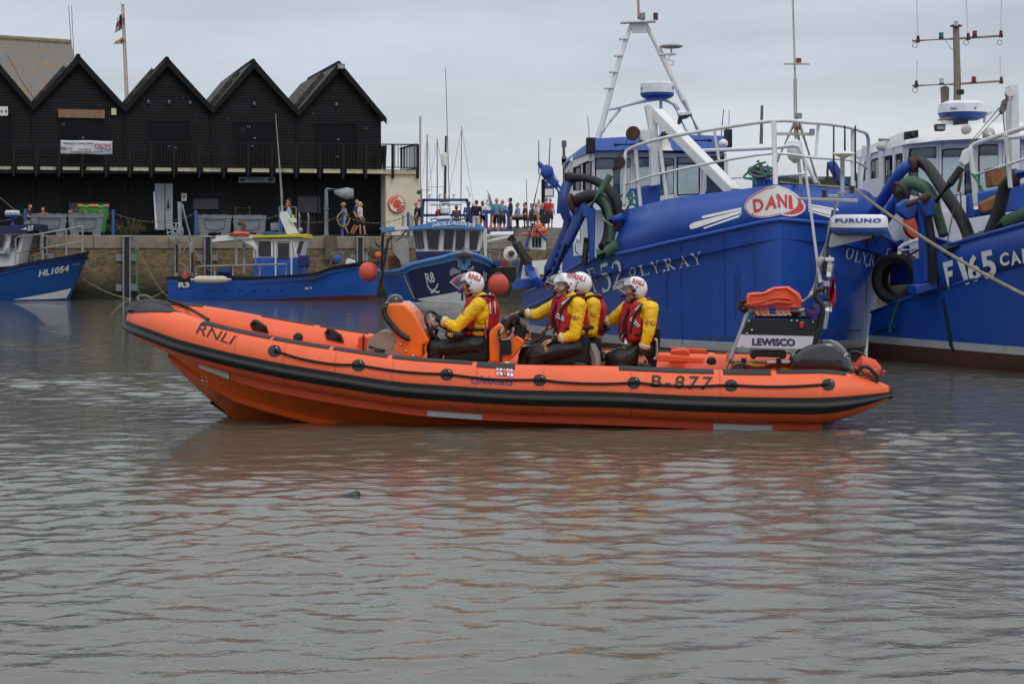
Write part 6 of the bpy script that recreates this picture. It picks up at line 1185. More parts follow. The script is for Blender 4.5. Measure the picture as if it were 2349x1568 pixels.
# mooring line from the bow across to the right
m=MB(); m.tube([P(1790,419,33),P(1900,428,32.5),P(1955,432,32)]+sag(P(1960,433,32),P(2400,700,26),.12,14),.05,8); tag(m.build('mooring_line',ROPET),'thick tan mooring rope running from the bow with the oval emblem to the right edge','rope')
# tyre fender hanging between the boats
m=MB(); c0=P(2062,640,34.2); ax=Vector((-.62,-.78,.05)).normalized(); x_,y_=frame(ax); rings=[]
for k in range(36):
 a=2*math.pi*k/36; d=x_*math.cos(a)+y_*math.sin(a); rings.append([c0+d*(.42+rr)+ax*h for rr,h in((-.13,-.15),(-.02,-.2),(.07,-.17),(.09,-.08),(.09,.08),(.07,.17),(-.02,.2),(-.13,.15),(-.11,.12),(-.02,.12),(-.02,-.12),(-.11,-.12))][:12])
m.loft(rings,True,False,True); tag(m.build('tyre_fender',M('tyre_rubber','#101113',.75,var=.3,scale=10,bump=.3)),'black tyre hung as a fender between the two big blue fishing boats','tyre')
# ---- the boat at the right edge
f165=thing('fishing_boat','blue fishing boat cut by the right edge, with large white bow number and white wheelhouse','fishing boat',Vector((8.8,31,0)),'large blue fishing boats')
hm2=MB(); top_=[(2000,716,34.4),(2060,692,33.4),(2103,678,32.7),(2140,667,32.2),(2176,656,31.6),(2260,632,30.4),(2349,607,29.3),(2450,580,28.2),(2600,545,26.8),(2760,510,25.6)]
wl_=[(1990,824,34.6),(2060,829,33.6),(2103,833,33.0),(2140,837,32.5),(2176,841,32.0),(2260,850,31),(2349,858,30.0),(2440,868,29.1),(2560,880,28.1),(2700,894,27.2)]
T_,W_=PT(spl2(top_,3)),PT(spl2(wl_,3)); rings=[]
for a,b in zip(T_,W_):
 col=[]
 for f_ in(1,.8,.6,.4,.32):z=.44+(a.z-.44)*(f_-.32)/.68; q=b.lerp(a,f_**1.3); col.append(Vector((q.x,q.y,z)))
 q=b.lerp(a,.18); col+=[Vector((q.x,q.y,.31)),Vector((q.x,q.y,.305)),Vector((b.x,b.y,.0)),Vector((b.x+.2,b.y+.3,-.6))]; rings.append(col)
hm2.loft(rings,False,False); nn=len(rings[0])-1
for k in range(len(hm2.F)):rr=k%nn; hm2.mi[k]=0 if rr<4 else(1 if rr<6 else 2)
hm2.poly([T_[0],T_[-1],T_[-1]+Vector((3.5,4.5,0)),T_[0]+Vector((4.5,1.5,0))]); hm2.mi[-1]=0
hm2.build('hull',[BLUE,BOOT,BOTTOM],f165,smooth=50)
bw2=MB(); bt=[(2136,580,32.1),(2141,572,31.9),(2200,555,31),(2260,538,30.1),(2349,513,29.0),(2450,486,27.8),(2600,450,26.4),(2760,415,25.2)]; bl_=[(2141,668,32.15),(2143,667,32.0),(2200,650,31.2),(2260,633,30.36),(2349,608,29.26),(2450,581,28.16),(2600,546,26.76),(2760,511,25.56)]
bw2.loft([[a,a.lerp(b,.5),b]for a,b in zip(PT(spl2(bl_,3)),PT(spl2(bt,3)))],False,False); bw2.build('bulwark',BLUE,f165,smooth=25,solid=.05); B165=bw2.bvh(); A165=MB(); A165.V=bw2.V+hm2.V; A165.F=bw2.F+[[i+len(bw2.V)for i in f]for f in hm2.F]; A165=A165.bvh()
m=MB(); m.tube(PT(spl2(bt,3)),.06,8); m.build('gunwale',BLUE,f165); m=MB(); m.tube(PT(top_[:6]),.075,8); m.tube(PT([(2008,760,34.3),(2052,748,33.5)]),.08,8); m.build('rubbing_rail',BLUE,f165)
V5=lambda pts:zc(.2195,1892.5,544.8,pts)
for ch,q in(('F',[(1295,535),(1335,525),(1345,232),(1236,262)]),('1',[(1475,492),(1520,482),(1442,200),(1380,218)]),('6',[(1515,478),(1650,440),(1600,165),(1480,190)]),('5',[(1665,440),(1815,400),(1755,120),(1622,150)]),('C',[(1840,305),(1935,280),(1925,145),(1828,165)]),('A',[(1955,290),(2065,265),(2010,128),(1950,145)]),('P',[(2080,270),(2150,250),(2130,100),(2060,118)])):decal_text('hull_letter',ch,V5(q),A165,LETW,f165,.035,off=.014,step=8)
decal_poly('rust_streak',[V5([(1225,640),(1245,640),(1300,900),(1340,1130),(1370,1190),(1340,1200),(1300,1120),(1255,850)])],A165,M('weed_streak','#12201f',.8,dirt='#5c3a1c',dscale=2,damt=.5),f165,.008,12)
# low working deck parts aft of its bow
m=MB(); m.prism(PT([(2100,655),(2176,640),(2178,655),(2103,676)],31.9),(0,.7,0)); m.build('ledge',BLUE,f165,bevel=.02); m=MB(); m.prism(PT([(2095,597),(2120,587),(2137,580),(2140,660),(2100,672)],32.6),(0,.1,0)); m.build('side_plate',BLUE,f165,smooth=0)
m=MB(); m.tube(PT([(2063,583,33),(2063,570,33),(2072,562,33),(2118,546,33)]),.07,8); m.tube(PT([(2063,575,33.2),(2130,570,33)]),.065,8); m.build('white_rail',BWHITE,f165)
m=MB(); m.tube(PT([(2083,585,32.8),(2112,572,32.6),(2128,566,32.4)]),.06,7); m.tube(PT([(2120,560,32.3),(2126,575,32.3),(2128,604,32.3)]),[.09,.06,.07],8); m.build('canvas_strap',M('canvas_grey','#4a5352',.9,var=.3),f165)
pipes('rope',M('rope_dark_green','#1f5c43',.85),f165,[[(2063,690,33.2),(2052,720,33.3),(2044,745,33.4),(2041,762,33.4)]],.05)
# gantry post, dredge pipes and hoses
m=MB(); m.prism(PT([(2108,464),(2125,458),(2130,470),(2136,500),(2140,640),(2122,650),(2116,520),(2109,500)],32),(0,.4,0)); m.build('gantry_post',BLUE2,f165,bevel=.02); m=MB(); m.prism(PT([(2124,485),(2136,478),(2150,570),(2150,650),(2136,650),(2134,570)],31.8),(0,.3,0)); m.build('ram_boot',HOSEB,f165,smooth=0)
m=MB(); m.prism(PT([(2060,470),(2080,455),(2100,462),(2112,475),(2100,498),(2085,505),(2062,488)],32.1),(0,.3,0)); m.prism(PT([(2108,462),(2130,452),(2150,460),(2140,480),(2148,492),(2126,498)],31.7),(0,.25,0)); m.build('hinge',BLUE2,f165,bevel=.03); m=MB(); m.cyl(P(2078,470,31.9),P(2112,458,31.9),.05); m.cyl(P(2112,458,31.6),P(2132,448,31.6),.07); m.build('hinge_pin',RUST,f165)
m=MB(); m.tube(PT([(1985,510,34.4),(2010,480,33.8),(2055,410,33),(2075,385,32.8),(2095,378,32.8)]),.2,14,sm=4); m.build('dredge_pipe',BLUE2,f165); m=MB(); m.tube(PT([(1995,560,34),(2030,500,33.4),(2062,455,32.8)]),.22,14); m.build('dredge_pipe',BLUE2,f165)
m=MB(); m.tube(PT([(2095,378,32.8),(2110,372,32.8),(2130,385,32.5),(2160,430,32),(2205,500,31.5),(2225,550,31.2)]),[.18,.19,.19,.2,.21,.2],14,sm=4); m.tube(PT([(2145,462,31.5),(2180,420,31.4),(2205,385,31.4)]),.13,12); m.build('suction_hose',HOSEB,f165)
m=MB(); m.tube(PT([(2065,440,32.6),(2085,420,32.5),(2110,425,32.4),(2135,445,32.3),(2150,490,32.1),(2165,540,31.9)]),[.25,.24,.23,.2,.17,.16],14,sm=4); m.build('delivery_hose',HOSEG,f165); m=MB(); m.lathe(P(2066,440,32.6),[(.1,-.04),(.2,-.04),(.2,.04),(.1,.04)],Vector((-.8,-.3,-.5)),22); m.lathe(P(2094,378,32.7),[(.08,-.05),(.145,-.05),(.145,.05),(.08,.05)],Vector((1,0,.3)),18); m.lathe(P(2325,408,30),[(.08,-.06),(.15,-.06),(.15,.06),(.08,.06)],Vector((1,0,.2)),18); m.build('pipe_flange',RUST,f165)
m=MB(); m.tube(PT([(2328,402,30),(2400,385,29.5),(2480,372,29)]),.2,14); m.build('dredge_pipe',BLUE2,f165); m=MB(); m.tube(PT([(2325,408,30.1),(2305,430,30.3),(2290,490,30.4),(2270,540,30.5),(2260,570,30.6)]),[.19,.2,.22,.22,.2],14,sm=4); m.build('suction_hose',HOSEB,f165)
m=MB(); m.tube(PT([(2255,545,30.7),(2310,510,30.3),(2360,490,29.8),(2420,470,29)]),.24,14); m.build('delivery_hose',HOSEG,f165); m=MB(); m.tube(PT([(2175,575,31.4),(2220,560,31),(2262,545,30.7)]),.25,12); m.build('hose_wrap',M('tarpaulin_navy','#2b344f',.7,var=.3,bump=.5,bscale=9),f165)
m=MB(); m.prism(PT([(2212,345),(2222,338),(2228,350),(2224,372),(2212,382),(2203,372)],31.2),(0,.15,0)); m.build('hook_block',BWHITE,f165,bevel=.02); pipes('wire',M('wire_grey','#5b5348',.7),f165,[[(2215,340,31.2),(2292,248,32)],[(2228,330,31.5),(2297,258,32)],[(2301,252,31.5),(2306,330,31),(2308,410,30.6)],[(2195,445,31.2),(2180,520,31.2),(2172,560,31.2)],[(2203,440,31.2),(2207,520,31.2)]],.022,6,0); pipes('chain',RUST,f165,[[(2206,390,31.2),(2203,415,31.2),(2198,440,31.2)]],.05,6,0)
m=MB(); m.prism(PT([(2302,230),(2314,222),(2309,250),(2302,262),(2295,255)],31.9),(0,.12,0)); m.tube(PT([(2307,218,31.9),(2312,228,31.9),(2306,240,31.9)]),.04,6); m.build('pulley_block',M('block_grey','#6d6357',.6,.4,var=.3),f165)
m=MB(); m.prism(PT([(2320,196),(2336,194),(2342,440),(2322,440)],32),(0,.4,0)); m.lathe(P(2316,212,32),[(.02,-.05),(.08,-.05),(.08,.05),(.02,.05)],Vector((0,1,0)),18); m.build('lifting_post',BWHITE,f165,smooth=30)
RF=[(2239,480,30.5),(2232,400,30.5),(2228,345,30.5),(2232,334,30.5),(2260,322,30.2),(2349,293,29.4),(2480,255,28.4)]; m=MB(); m.tube(PT(RF),.075,10,sm=4); m.build('bow_rail',BWHITE,f165); m=MB(); m.tube(PT([(2232,330,32),(2280,320,31.6),(2349,312,31),(2450,300,30)]),.07,8); m.tube(PT([(2238,400,30.4),(2290,385,30),(2349,365,29.4),(2440,340,28.6)]),.045,8); m.build('lower_rail',BWHITE,f165); m=MB(); m.tube(PT([(2307,308,29.7),(2318,430,29.8)]),.075,8); m.build('stanchion',BWHITE,f165)
pipes('rope',ROPEG,f165,[[(2232,402,30.2),(2242,415,30.2),(2256,440,30.2)],[(2228,398,30.2),(2238,404,30.2),(2250,398,30.2)],[(2302,385,29.8),(2312,378,29.8),(2318,370,29.8)]],.035,6)
m=MB(); m.prism(PT([(2225,445),(2349,420),(2420,405),(2420,470),(2225,500)],31),(0,.3,0)); m.build('winch_housing',BLUE2,f165,bevel=.03); m=MB(); m.prism(PT([(2270,385),(2320,378),(2325,420),(2275,430)],31.4),(0,.4,0)); m.prism(PT([(2246,468),(2300,440),(2310,470),(2255,490)],30.8),(0,.3,0)); m.build('winch',M('rusty_orange','#8a5a34',.8,var=.5,scale=6),f165,bevel=.03)
# wheelhouse of the right hand boat
plan=[(2029,37.4,345,450),(2080,35.6,330,478),(2155,35.2,322,500),(2240,34.9,318,505),(2300,34.7,318,505),(2349,34.6,318,505),(2450,34.5,318,505)]
fw=[(0,.08,.5,.12,.84),(0,.6,.95,.2,.86),(1,.08,.95,.22,.92),(2,.07,.88,.30,.88),(3,.1,.85,.35,.92),(4,.1,.8,.35,.92),(5,.1,.9,.35,.92)]
cabin(f165,'wheelhouse',plan,BWHITE,fw,2.6)
m=MB(); rp=[(2020,37.6,345,330),(2078,35.3,331,300),(2155,34.9,322,290),(2240,34.6,318,283),(2349,34.3,318,280),(2460,34.2,318,280)]
lo=[P(u,v0,Y)for u,Y,v0,v1 in rp]; hi=[P(u,v1,Y+.35)for u,Y,v0,v1 in rp]; ex=Vector((0,3.2,0)); n=len(lo); m.add(lo+hi+[lo[-1]+ex,hi[-1]+ex,lo[0]+ex,hi[0]+ex],[(i,i+1,n+i+1,n+i)for i in range(n-1)]+[(n-1,2*n,2*n+1,2*n-1),(0,n,2*n+3,2*n+2),tuple(range(n))+(2*n,2*n+2),tuple(range(n,2*n))+(2*n+1,2*n+3)]); m.build('wheelhouse_roof',BWHITE,f165,smooth=0)
m=MB(); m.poly([P(*p)for p in((2029,448,37.3),(2090,476,35.5),(2090,560,35.5),(2040,545,37))]); m.poly([P(*p)for p in((2090,476,35.5),(2300,500,34.6),(2300,620,34.6),(2090,590,35.5))]); m.build('deckhouse',BWHITE,f165,smooth=0,solid=-.1); m=MB(); m.poly([P(*p)for p in((2046,555,36.6),(2130,538,35.1),(2200,560,34.6),(2200,640,34.6),(2046,655,36.6))]); m.build('deckhouse_base',BLUE,f165,smooth=0,solid=.05)
m=MB(); m.lathe(P(2106,516,34.6),[(.001,-.1),(.26,-.08),(.3,0),(.26,.08),(.001,.1)],Vector((0,1,0)),22); tag(m.build('buoy',M('buoy_orange','#d5512f')),'flat orange buoy on the deckhouse of the right hand fishing boat','buoy')
m=MB(); m.prism(PT([(2078,302),(2107,298),(2107,315),(2078,320)],35),(0,.2,0)); m.build('lamp_box',GASK,f165,bevel=.01); m=MB(); m.prism(PT([(2091,303),(2099,302),(2099,312),(2091,313)],34.97),(0,.05,0)); m.build('green_lens',M('lens_green','#0f4a48',.2),f165)
m=MB(); m.prism(PT([(2147,284),(2170,284),(2169,300),(2148,300)],34.6),(0,.2,0)); m.build('floodlight',GASK,f165,bevel=.02); m=MB(); m.prism(PT([(2150,289),(2167,289),(2167,297),(2150,297)],34.57),(0,.03,0)); m.build('flood_lens',M('flood_lens','#9aa0a3'),f165)
m=MB(); m.lathe(P(2025,337,37.2),[(.02,-.12),(.08,-.05),(.08,.08),(.02,.14)],Vector((-1,-.2,0)),12); m.tube(PT([(2018,320,37.4),(2050,320,37)]),.08,8); m.lathe(P(2215,298,34.4),[(.03,-.1),(.09,0),(.09,.1),(.02,.12)],Vector((0,-1,0)),12); m.lathe(P(2268,308,34),[(.001,.16),(.03,.15),(.05,.05),(.13,0),(.12,0)],Vector((.1,-1,-.3)),18); m.build('deck_fitting',M('fitting_cream','#bdb9ac',.5),f165)
# its mast
TUBEK=.36
MT=M('mast_tan','#87796a',.6,var=.15,scale=3,dirt='#5d4f42')
m=MB(); m.tube(PT([(2195,290,36),(2196,180,36),(2193,60,36)]),[.21,.2,.18],12); m.tube(PT([(2093,94,36),(2195,89,36),(2301,82,36)]),.065,8); m.tube(PT([(2093,197,36),(2195,193,36),(2300,186,36)]),.065,8); mo=m.build('mast',MT,f165)
def lamp_(u,v,mat):m=MB(); m.cyl(P(u,v+5,35.9),P(u,v-6,35.9),.046,n=12); o=m.build('lamp',mat,mo); m=MB(); m.cyl(P(u,v+8,35.9),P(u,v+5.1,35.9),.052,n=12); m.build('lamp_base',GASK,o)
lamp_(2159,81,M('lens_green2','#1f6f62',.2)); lamp_(2236,77,M('lens_red2','#8c1f2c',.2)); lamp_(2160,186,M('lens_clear','#b4b6b4',.2)); lamp_(2234,182,M('lens_red2','#8c1f2c')); lamp_(2193,55,M('lens_clear','#b4b6b4'))
m=MB(); m.prism(PT([(2199,205),(2212,205),(2212,216),(2199,216)],35.6),(0,.2,0)); m.lathe(P(2193,61,36),[(.13,0),(.1,.03),(.02,.04)],Vector((0,0,1)),14); m.build('mast_fitting',GASK,mo,bevel=.01)
m=MB()
for pts in(((2106,92),(2101,-40)),((2221,86),(2214,-40)),((2296,82),(2297,-40)),((2102,194),(2104,135)),((2295,186),(2294,125))):m.tube(PT([pts[0],pts[1]],36),[.035,.022],7)
m.build('whip_aerial',BWHITE,mo); m=MB()
for u,v in((2106,92),(2221,86),(2296,80),(2102,195),(2297,186)):m.cyl(P(u,v+6,36),P(u,v-10,36),.045,.025)
m.build('aerial_foot',RUST,mo); m=MB();
for u,v in((2099,104),(2216,98),(2293,98),(2099,207)):m.torus(P(u,v,35.9),Vector((0,1,0)),.05,.016,14,5)
m.tube(PT([(2168,92),(2180,110),(2192,118)],35.8),.016,5); m.build('aerial_lead',GASK,mo)
m=MB(); m.prism(PT([(2159,200),(2170,196),(2178,202),(2177,225),(2166,282),(2163,282)],36.4),(0,.08,0)); m.build('worn_vane',M('flag_grey_worn','#6d675f',.6,var=.4,scale=3),mo,smooth=0)
rd=MB(); c0=P(2208,262,35.5); rd.lathe(c0,[(.001,.27),(.33,.25),(.46,.19),(.48,.02),(.001,.02)],Vector((0,0,1)),32); ro=rd.build('radar',M('radar_white','#dcdde2'),mo); rb=rd.bvh(); m=MB(); m.lathe(c0,[(.001,.015),(.478,.015),(.44,-.06),(.3,-.12),(.001,-.12)],Vector((0,0,1)),32); m.build('underside',M('radar_blue','#274e96'),ro); decal_text('lettering','UNO',[(2180,251.5),(2195,252),(2195,247),(2180,246.5)],rb,M('radar_lettering','#2a559c'),ro,.04,off=.008,step=4); decal_text('lettering','F',[(2235,251),(2240,250.5),(2240,245.5),(2235,246)],rb,M('radar_lettering','#2a559c'),ro,.04,off=.008,step=4)
m=MB(); m.prism(PT([(2168,268),(2243,265),(2243,268),(2168,272)],35.2),(0,.6,0)); m.cyl(P(2211,290,35.6),P(2211,268,35.6),.09); m.build('radar_shelf',MT,mo,smooth=0); m=MB(); m.lathe(P(2259,290,35.5),[(.03,0),(.03,.2),(.13,.24),(.18,.28),(.1,.31),(.001,.31)],Vector((0,0,1)),18); m.lathe(P(2188,262,36.4),[(.26,-.2),(.26,.12),(.2,.18),(.001,.2)],Vector((0,0,1)),18); m.build('aerial_dome',BWHITE,mo)
MB.tube=_tube
# ------------------------------------------------------------------ the lifeboat: its own frame (l forward, t to the side facing us, z up)
LA,LR=R(4.0),R(2.0)
Lf=Vector((-math.cos(LA),math.sin(LA),0)); _n0=Vector((-math.sin(LA),-math.cos(LA),0)); _k0=Vector((0,0,1))
Ln=_n0*math.cos(LR)-_k0*math.sin(LR); Lk=_k0*math.cos(LR)+_n0*math.sin(LR)
LO=Vector((4.27,21.1,0.04))
def LP(l,t,z):return LO+Lf*l+Ln*t+Lk*z
def BP(u,v,t):return PLN(u,v,LO+Ln*t,Ln)
def BL(u,v,t):
 d=BP(u,v,t)-LO; return d.dot(Lf),d.dot(Lk)
def loc(p):d=p-LO; return d.dot(Lf),d.dot(Ln),d.dot(Lk)
lb=thing('lifeboat','orange rigid inflatable lifeboat with a black rubbing strake, four helmeted crew aboard','lifeboat',LP(4,0,-.3))
TUBE_O=M('tube_orange','#e96233',.46,var=.05,scale=2.2,bump=.06,bscale=60,dirt='#c9562f',dscale=1.7,damt=.3)
HULL_O=M('hull_orange','#dc5f1a',.42,var=.06,scale=1.5,coat=.08,dirt='#a84a1c',dscale=1.6,damt=.25)
FLAP_O=M('flap_orange','#dd5126',.55,var=.06)
RUB=M('black_rubber','#1b1b1d',.55,var=.25,scale=8,bump=.1,bscale=80); PATCH=M('wear_patch_black','#2b2b2e',.75,var=.2,scale=14,bump=.2,bscale=160)
GRP=M('console_orange','#ef7016',.28,var=.04,coat=.4); SS=M('stainless','#b9bbbd',.28,.85,var=.1); ALU=M('brushed_aluminium','#a9acae',.42,.6,var=.12,scale=9)
BLK=M('black_fabric','#121214',.8,var=.25,bump=.2,bscale=40); REFL=M('reflective_tape','#c4c8c9',.5,var=.05)
MARK=M('marking_black','#211a1a',.6,var=.1)
tp=[(2045,898,1.08,.055),(1985,903,1.10,.185),(1900,909,1.12,.288),(1800,910,1.13,.294),(1600,906,1.13,.288),(1400,897,1.13,.283),(1200,893,1.13,.28),(1050,884,1.13,.28),(920,874,1.12,.28),(780,853,1.1,.275),(668,834,1.08,.27),(551,809,1.0,.262),(463,785,.86,.255),(404,764,.62,.248),(358,747,.33,.24),(333,737,0,.235)]
TP=[(BL(u,v,t)[0],t,BL(u,v,t)[1],r)for u,v,t,r in tp]
TPs=spl2(TP,6)
def tring(p,tan,n=28,r=None,off=0.,a0=0,a1=360):
 side=Vector((tan[1],-tan[0])); side.normalize() # outward in the (l, t) plane
 r=p[3]+off; out=[]
 for k in range(n if a1-a0>=360 else n+1):
  a=R(a0+(a1-a0)*k/n); out.append(LP(p[0]+side.x*r*math.cos(a),p[1]+side.y*r*math.cos(a),p[2]+r*math.sin(a)))
 return out
full=TPs+[(p[0],-p[1],p[2],p[3])for p in reversed(TPs[:-1])]
def tans(i):
 path=full
 a=path[max(i-1,0)]; b=path[min(i+1,len(path)-1)]; return(-(b[0]-a[0]),-(b[1]-a[1]))
def outward(i):
 tx,ty=tans(i); return(tx,ty)
tubm=MB(); rings=[]
for i,p in enumerate(full):rings.append(tring(p,tans(i)))
tubm.loft(rings,True,True); tubm.build('sponson',TUBE_O,lb,smooth=50); TUBEB=tubm.bvh()
NT=len(TPs)
def band(name,mat,i0,i1,a0,a1,off,n=8,prof=None,edge=True):
 """strip that hugs the tube between path samples i0..i1 and angles a0..a1"""
 m=MB(); rg=[]
 for i in range(i0,i1+1):
  tn=tans(i)
  A0,A1=(a0(i),a1(i))if callable(a0)else(a0,a1)
  pts=[]
  for k in range(n+1):
   o=off if prof is None else off+np.interp(k/n,prof[0],prof[1]); a=A0+(A1-A0)*k/n
   pts.append(tring(full[i],tn,1,off=o,a0=a,a1=a+1)[0])
  low=tring(full[i],tn,1,off=-.01,a0=A0,a1=A0+1)[0]; hi=tring(full[i],tn,1,off=-.01,a0=A1,a1=A1+1)[0]
  rg.append([low]+pts+[hi])
 m.loft(rg,False,False)
 m.add(rg[0],[tuple(range(len(rg[0])))]); m.add(rg[-1],[tuple(range(len(rg[-1])))])
 return m.build(name,mat,lb,smooth=45)
TPs0=TPs
# refine: interpolate path to 4 cm so bands may start anywhere
TPs=spl2(TP,40); full=TPs+[(p[0],-p[1],p[2],p[3])for p in reversed(TPs[:-1])]; NT=len(TPs)
# rubbing strake all round, with its thick middle rib
band('rubbing_strake',RUB,1,len(full)-2,-31,5,.012,24,([0,.30,.36,.5,.62,.68,1],[0,0,.035,.045,.035,0,0]))
m=MB()
for sgn in(1,-1):
 p=TP[0]; q=TPs[8]; m.loft([[LP(x[0]-.01,sgn*x[1]+.0,x[2])+(LP(0,rr*math.cos(a),rr*math.sin(a))-LP(0,0,0))for a in np.linspace(0,2*math.pi,17)[:-1]]for x,rr in((p,p[3]+.012),(TPs[8],TPs[8][3]+.012))],True,True)
m.build('cone_cap',PATCH,lb)
def li(u,side=1): # path sample nearest a picture column (near side)
 best=min(range(NT),key=lambda i:abs((LP(*TPs[i][:3]).x/LP(*TPs[i][:3]).y)*FPX+CU-u)); return best if side==1 else len(full)-1-best
# denser copy of the path for patches
def dense(u0,u1,side,a0,a1,off,mat,name,n=10):
 i0,i1=sorted((li(u0),li(u1)))
 if i1==i0:i1+=1
 if side==-1:i0,i1=len(full)-1-i1,len(full)-1-i0
 return band(name,mat,i0,i1,a0,a1,off,n)
for a,b in((626,472),(760,632),(893,768),(1085,903)):dense(a,b,1,66,104,.008,PATCH,'wear_patch')
dense(1185,1096,1,58,104,.008,PATCH,'wear_patch'); dense(1634,1418,1,62,104,.008,PATCH,'wear_patch'); dense(1768,1660,1,60,104,.008,PATCH,'wear_patch'); dense(1938,1778,1,66,112,.008,PATCH,'wear_patch')
for a,b in((645,520),(780,660),(905,795),(1085,920),(1200,1100),(1420,1300),(1640,1440),(1780,1660),(1940,1800)):dense(a,b,-1,62,104,.008,PATCH,'wear_patch')
SEAM=M('seam_orange','#d05a36',.6)
for u in(557,663,778,905,1095,1250,1445,1650,1880):dense(u+3.2,u,1,-85,150,.003,SEAM,'seam',24)
# black bow patch with its towing eye
ib=NT-1
def bow_a0(i):
 d=abs(i-ib)/78.; return 28+46*min(1,d)**1.6
band('bow_patch',PATCH,ib-78,ib+78,bow_a0,lambda i:128-16*min(1,abs(i-ib)/78.),.01,14)
m=MB(); c0=LP(TP[-1][0]+.02,0,TP[-1][2]+.24); m.lathe(LP(TP[-1][0]-.05,0,TP[-1][2]+.19),[(.30,-.04),(.2,.04),(.1,.075),(.04,.085)],Lk,20); m.build('bow_cone',PATCH,lb)
m=MB(); m.tube([c0+Lf*-.12+Lk*.02,c0+Lf*-.02+Lk*.07,c0+Lf*.07+Lk*.04,c0+Ln*.1-Lk*.05-Lf*.05,c0+Ln*.17-Lk*.13-Lf*.12],.018,8,sm=4); m.tube([c0-Lf*.02+Lk*.06,c0+Lf*.08-Ln*.05+Lk*.02],.02,8); m.build('tow_rope',M('rope_grey','#6e6860',.9,var=.3,bump=.4,bscale=90),lb)
m=MB(); m.tube([BP(383,687,.0),BP(430,705,-.3),BP(478,733,.3)],.02,6,sm=5); m.build('tow_strap',RUB,lb)
# hull below the tubes
hl_,fl_=MB(),MB(); secs=[]; fsec=[]
stem=[(BL(390,829,0)),BL(413,852,0),BL(470,908,0),BL(552,975,0)]; stem_l=[s_[0]for s_ in stem][::-1]; stem_z=[s_[1]for s_ in stem][::-1]
lmax=stem[0][0]; ls=[.75,1.5,2.5,3.5,4.5,5.3,6,6.6,7.1,7.5,7.8,8.05,8.2,8.3,lmax]
path_l=[p[0]for p in TPs];
for l in ls:
 T=np.interp(l,path_l,[p[1]for p in TPs]); zc_=np.interp(l,path_l,[p[2]for p in TPs]); rr=np.interp(l,path_l,[p[3]for p in TPs])
 zk=float(np.interp(l,[0,stem_l[0]-1.2]+stem_l,[-.55,-.5]+stem_z)); tap=math.sqrt(max(0,min(1,(lmax+.02-l)/1.2)))
 tc=max(.015,(T-.12)*tap)if l>6.5 else T-.12; za=zc_-rr*.93; zf=za-.10
 if l>7.7:zf=max(zf,zk+.02); za=zf+.09
 tm=tc*.62; zm=zk+(zf-zk)*.55
 secs.append((l,tc,za,zf,tm,zm,zk))
for sg in(1,-1):
 hl_.loft([[LP(l,sg*(tc+.05)*1,za+.04),LP(l,sg*(tc-.05),zf+.02),LP(l,sg*(tm+.035),zm+.055),LP(l,sg*(tm+.075),zm+.01),LP(l,sg*(tm+.07),zm-.008),LP(l,sg*tm,zm-.012),LP(l,0,zk)]for l,tc,za,zf,tm,zm,zk in secs],False,False)
 fl_.loft([[LP(l,sg*(tc+min(.13,tc*.5)),za+.07),LP(l,sg*(tc+min(.125,tc*.5)),zf-.01),LP(l,sg*(tc+min(.09,tc*.3)),zf-.015),LP(l,sg*(tc-.03),zf+.03)]for l,tc,za,zf,tm,zm,zk in secs],False,False)
s0=secs[0]; hl_.poly([LP(s0[0],s0[1],s0[2]+.4),LP(s0[0],s0[1],s0[3]),LP(s0[0],0,s0[6]),LP(s0[0],-s0[1],s0[3]),LP(s0[0],-s0[1],s0[2]+.4)])
hl_.build('hull',HULL_O,lb,smooth=40); fl_.build('hull_flap',FLAP_O,lb,smooth=40); HB=hl_.bvh(); sk=MB()
for q in(hl_,fl_,tubm):b_=len(sk.V); sk.V+=q.V; sk.F+=[[i+b_ for i in f]for f in q.F]
SKB=sk.bvh()
m=MB(); m.tube([BP(484,921,.0),BP(552,976,.0)],.022,6); m.build('keel_guard',RUB,lb)
for u0,u1 in((432,516),(981,1107),(1636,1771)): # pale strips stuck along the outer face of the flap
 l0,l1=BL(u0,900,1.1)[0],BL(u1,940,1.1)[0]; rg=[]
 for l in np.linspace(l0,l1,7):
  tc,za,zf=(float(np.interp(l,[q[0]for q in secs],[q[k]for q in secs]))for k in(1,2,3)); o_=min(.13,tc*.5)+.012
  rg.append([LP(l,tc+o_,zf+.055),LP(l,tc+o_,zf-.005),LP(l,tc+o_-.03,zf-.005),LP(l,tc+o_-.03,zf+.055)])
 m=MB(); m.loft(rg,True,True); m.build('reflective_strip',REFL,lb,smooth=0)
# deck
m=MB(); m.prism([LP(p[0],p[1]*.8,p[2]-.0)for p in TPs[60:-60:12]]+[LP(p[0],-p[1]*.8,p[2]-.0)for p in reversed(TPs[60:-60:12])],Lk*-.1); m.build('deck',M('deck_orange','#c9582a',.6,var=.1),lb,smooth=0)
# grab line and its patches
gp=[(630,805),(822,838),(1025,859),(1238,872),(1454,878),(1677,884),(1900,882)]
for u,v in gp:decal_poly('rope_patch',[ell(u,v,15.5,13.5)],TUBEB,PATCH,lb,.006,8)
RPB=M('rope_black','#17171a',.85,var=.3,bump=.5,bscale=120)
def ontube(u,v,off):
 d=ray(u,v).normalized(); h,n_,_,_=TUBEB.ray_cast(CAM,d); return(h+(n_ if n_.dot(d)<0 else-n_)*off)if h else BP(u,v,1.4)
m=MB(); path=[]
for(a,b)in zip(gp[:-1],gp[1:]):
 for k in range(10):
  s_=k/10; path.append(ontube(a[0]+(b[0]-a[0])*s_,a[1]+(b[1]-a[1])*s_+18*4*s_*(1-s_)*(.28 if a[0]>700 else .5),.02))
path.append(ontube(*gp[-1],.02)); m.tube(path,.0135,7); m.build('grab_line',RPB,lb)
m=MB()
for u,v in gp:p=ontube(u,v,.02); m.tube([p,p+(ontube(u,v,.045)-p)+Lf*-.03+Lk*.02],.012,6)
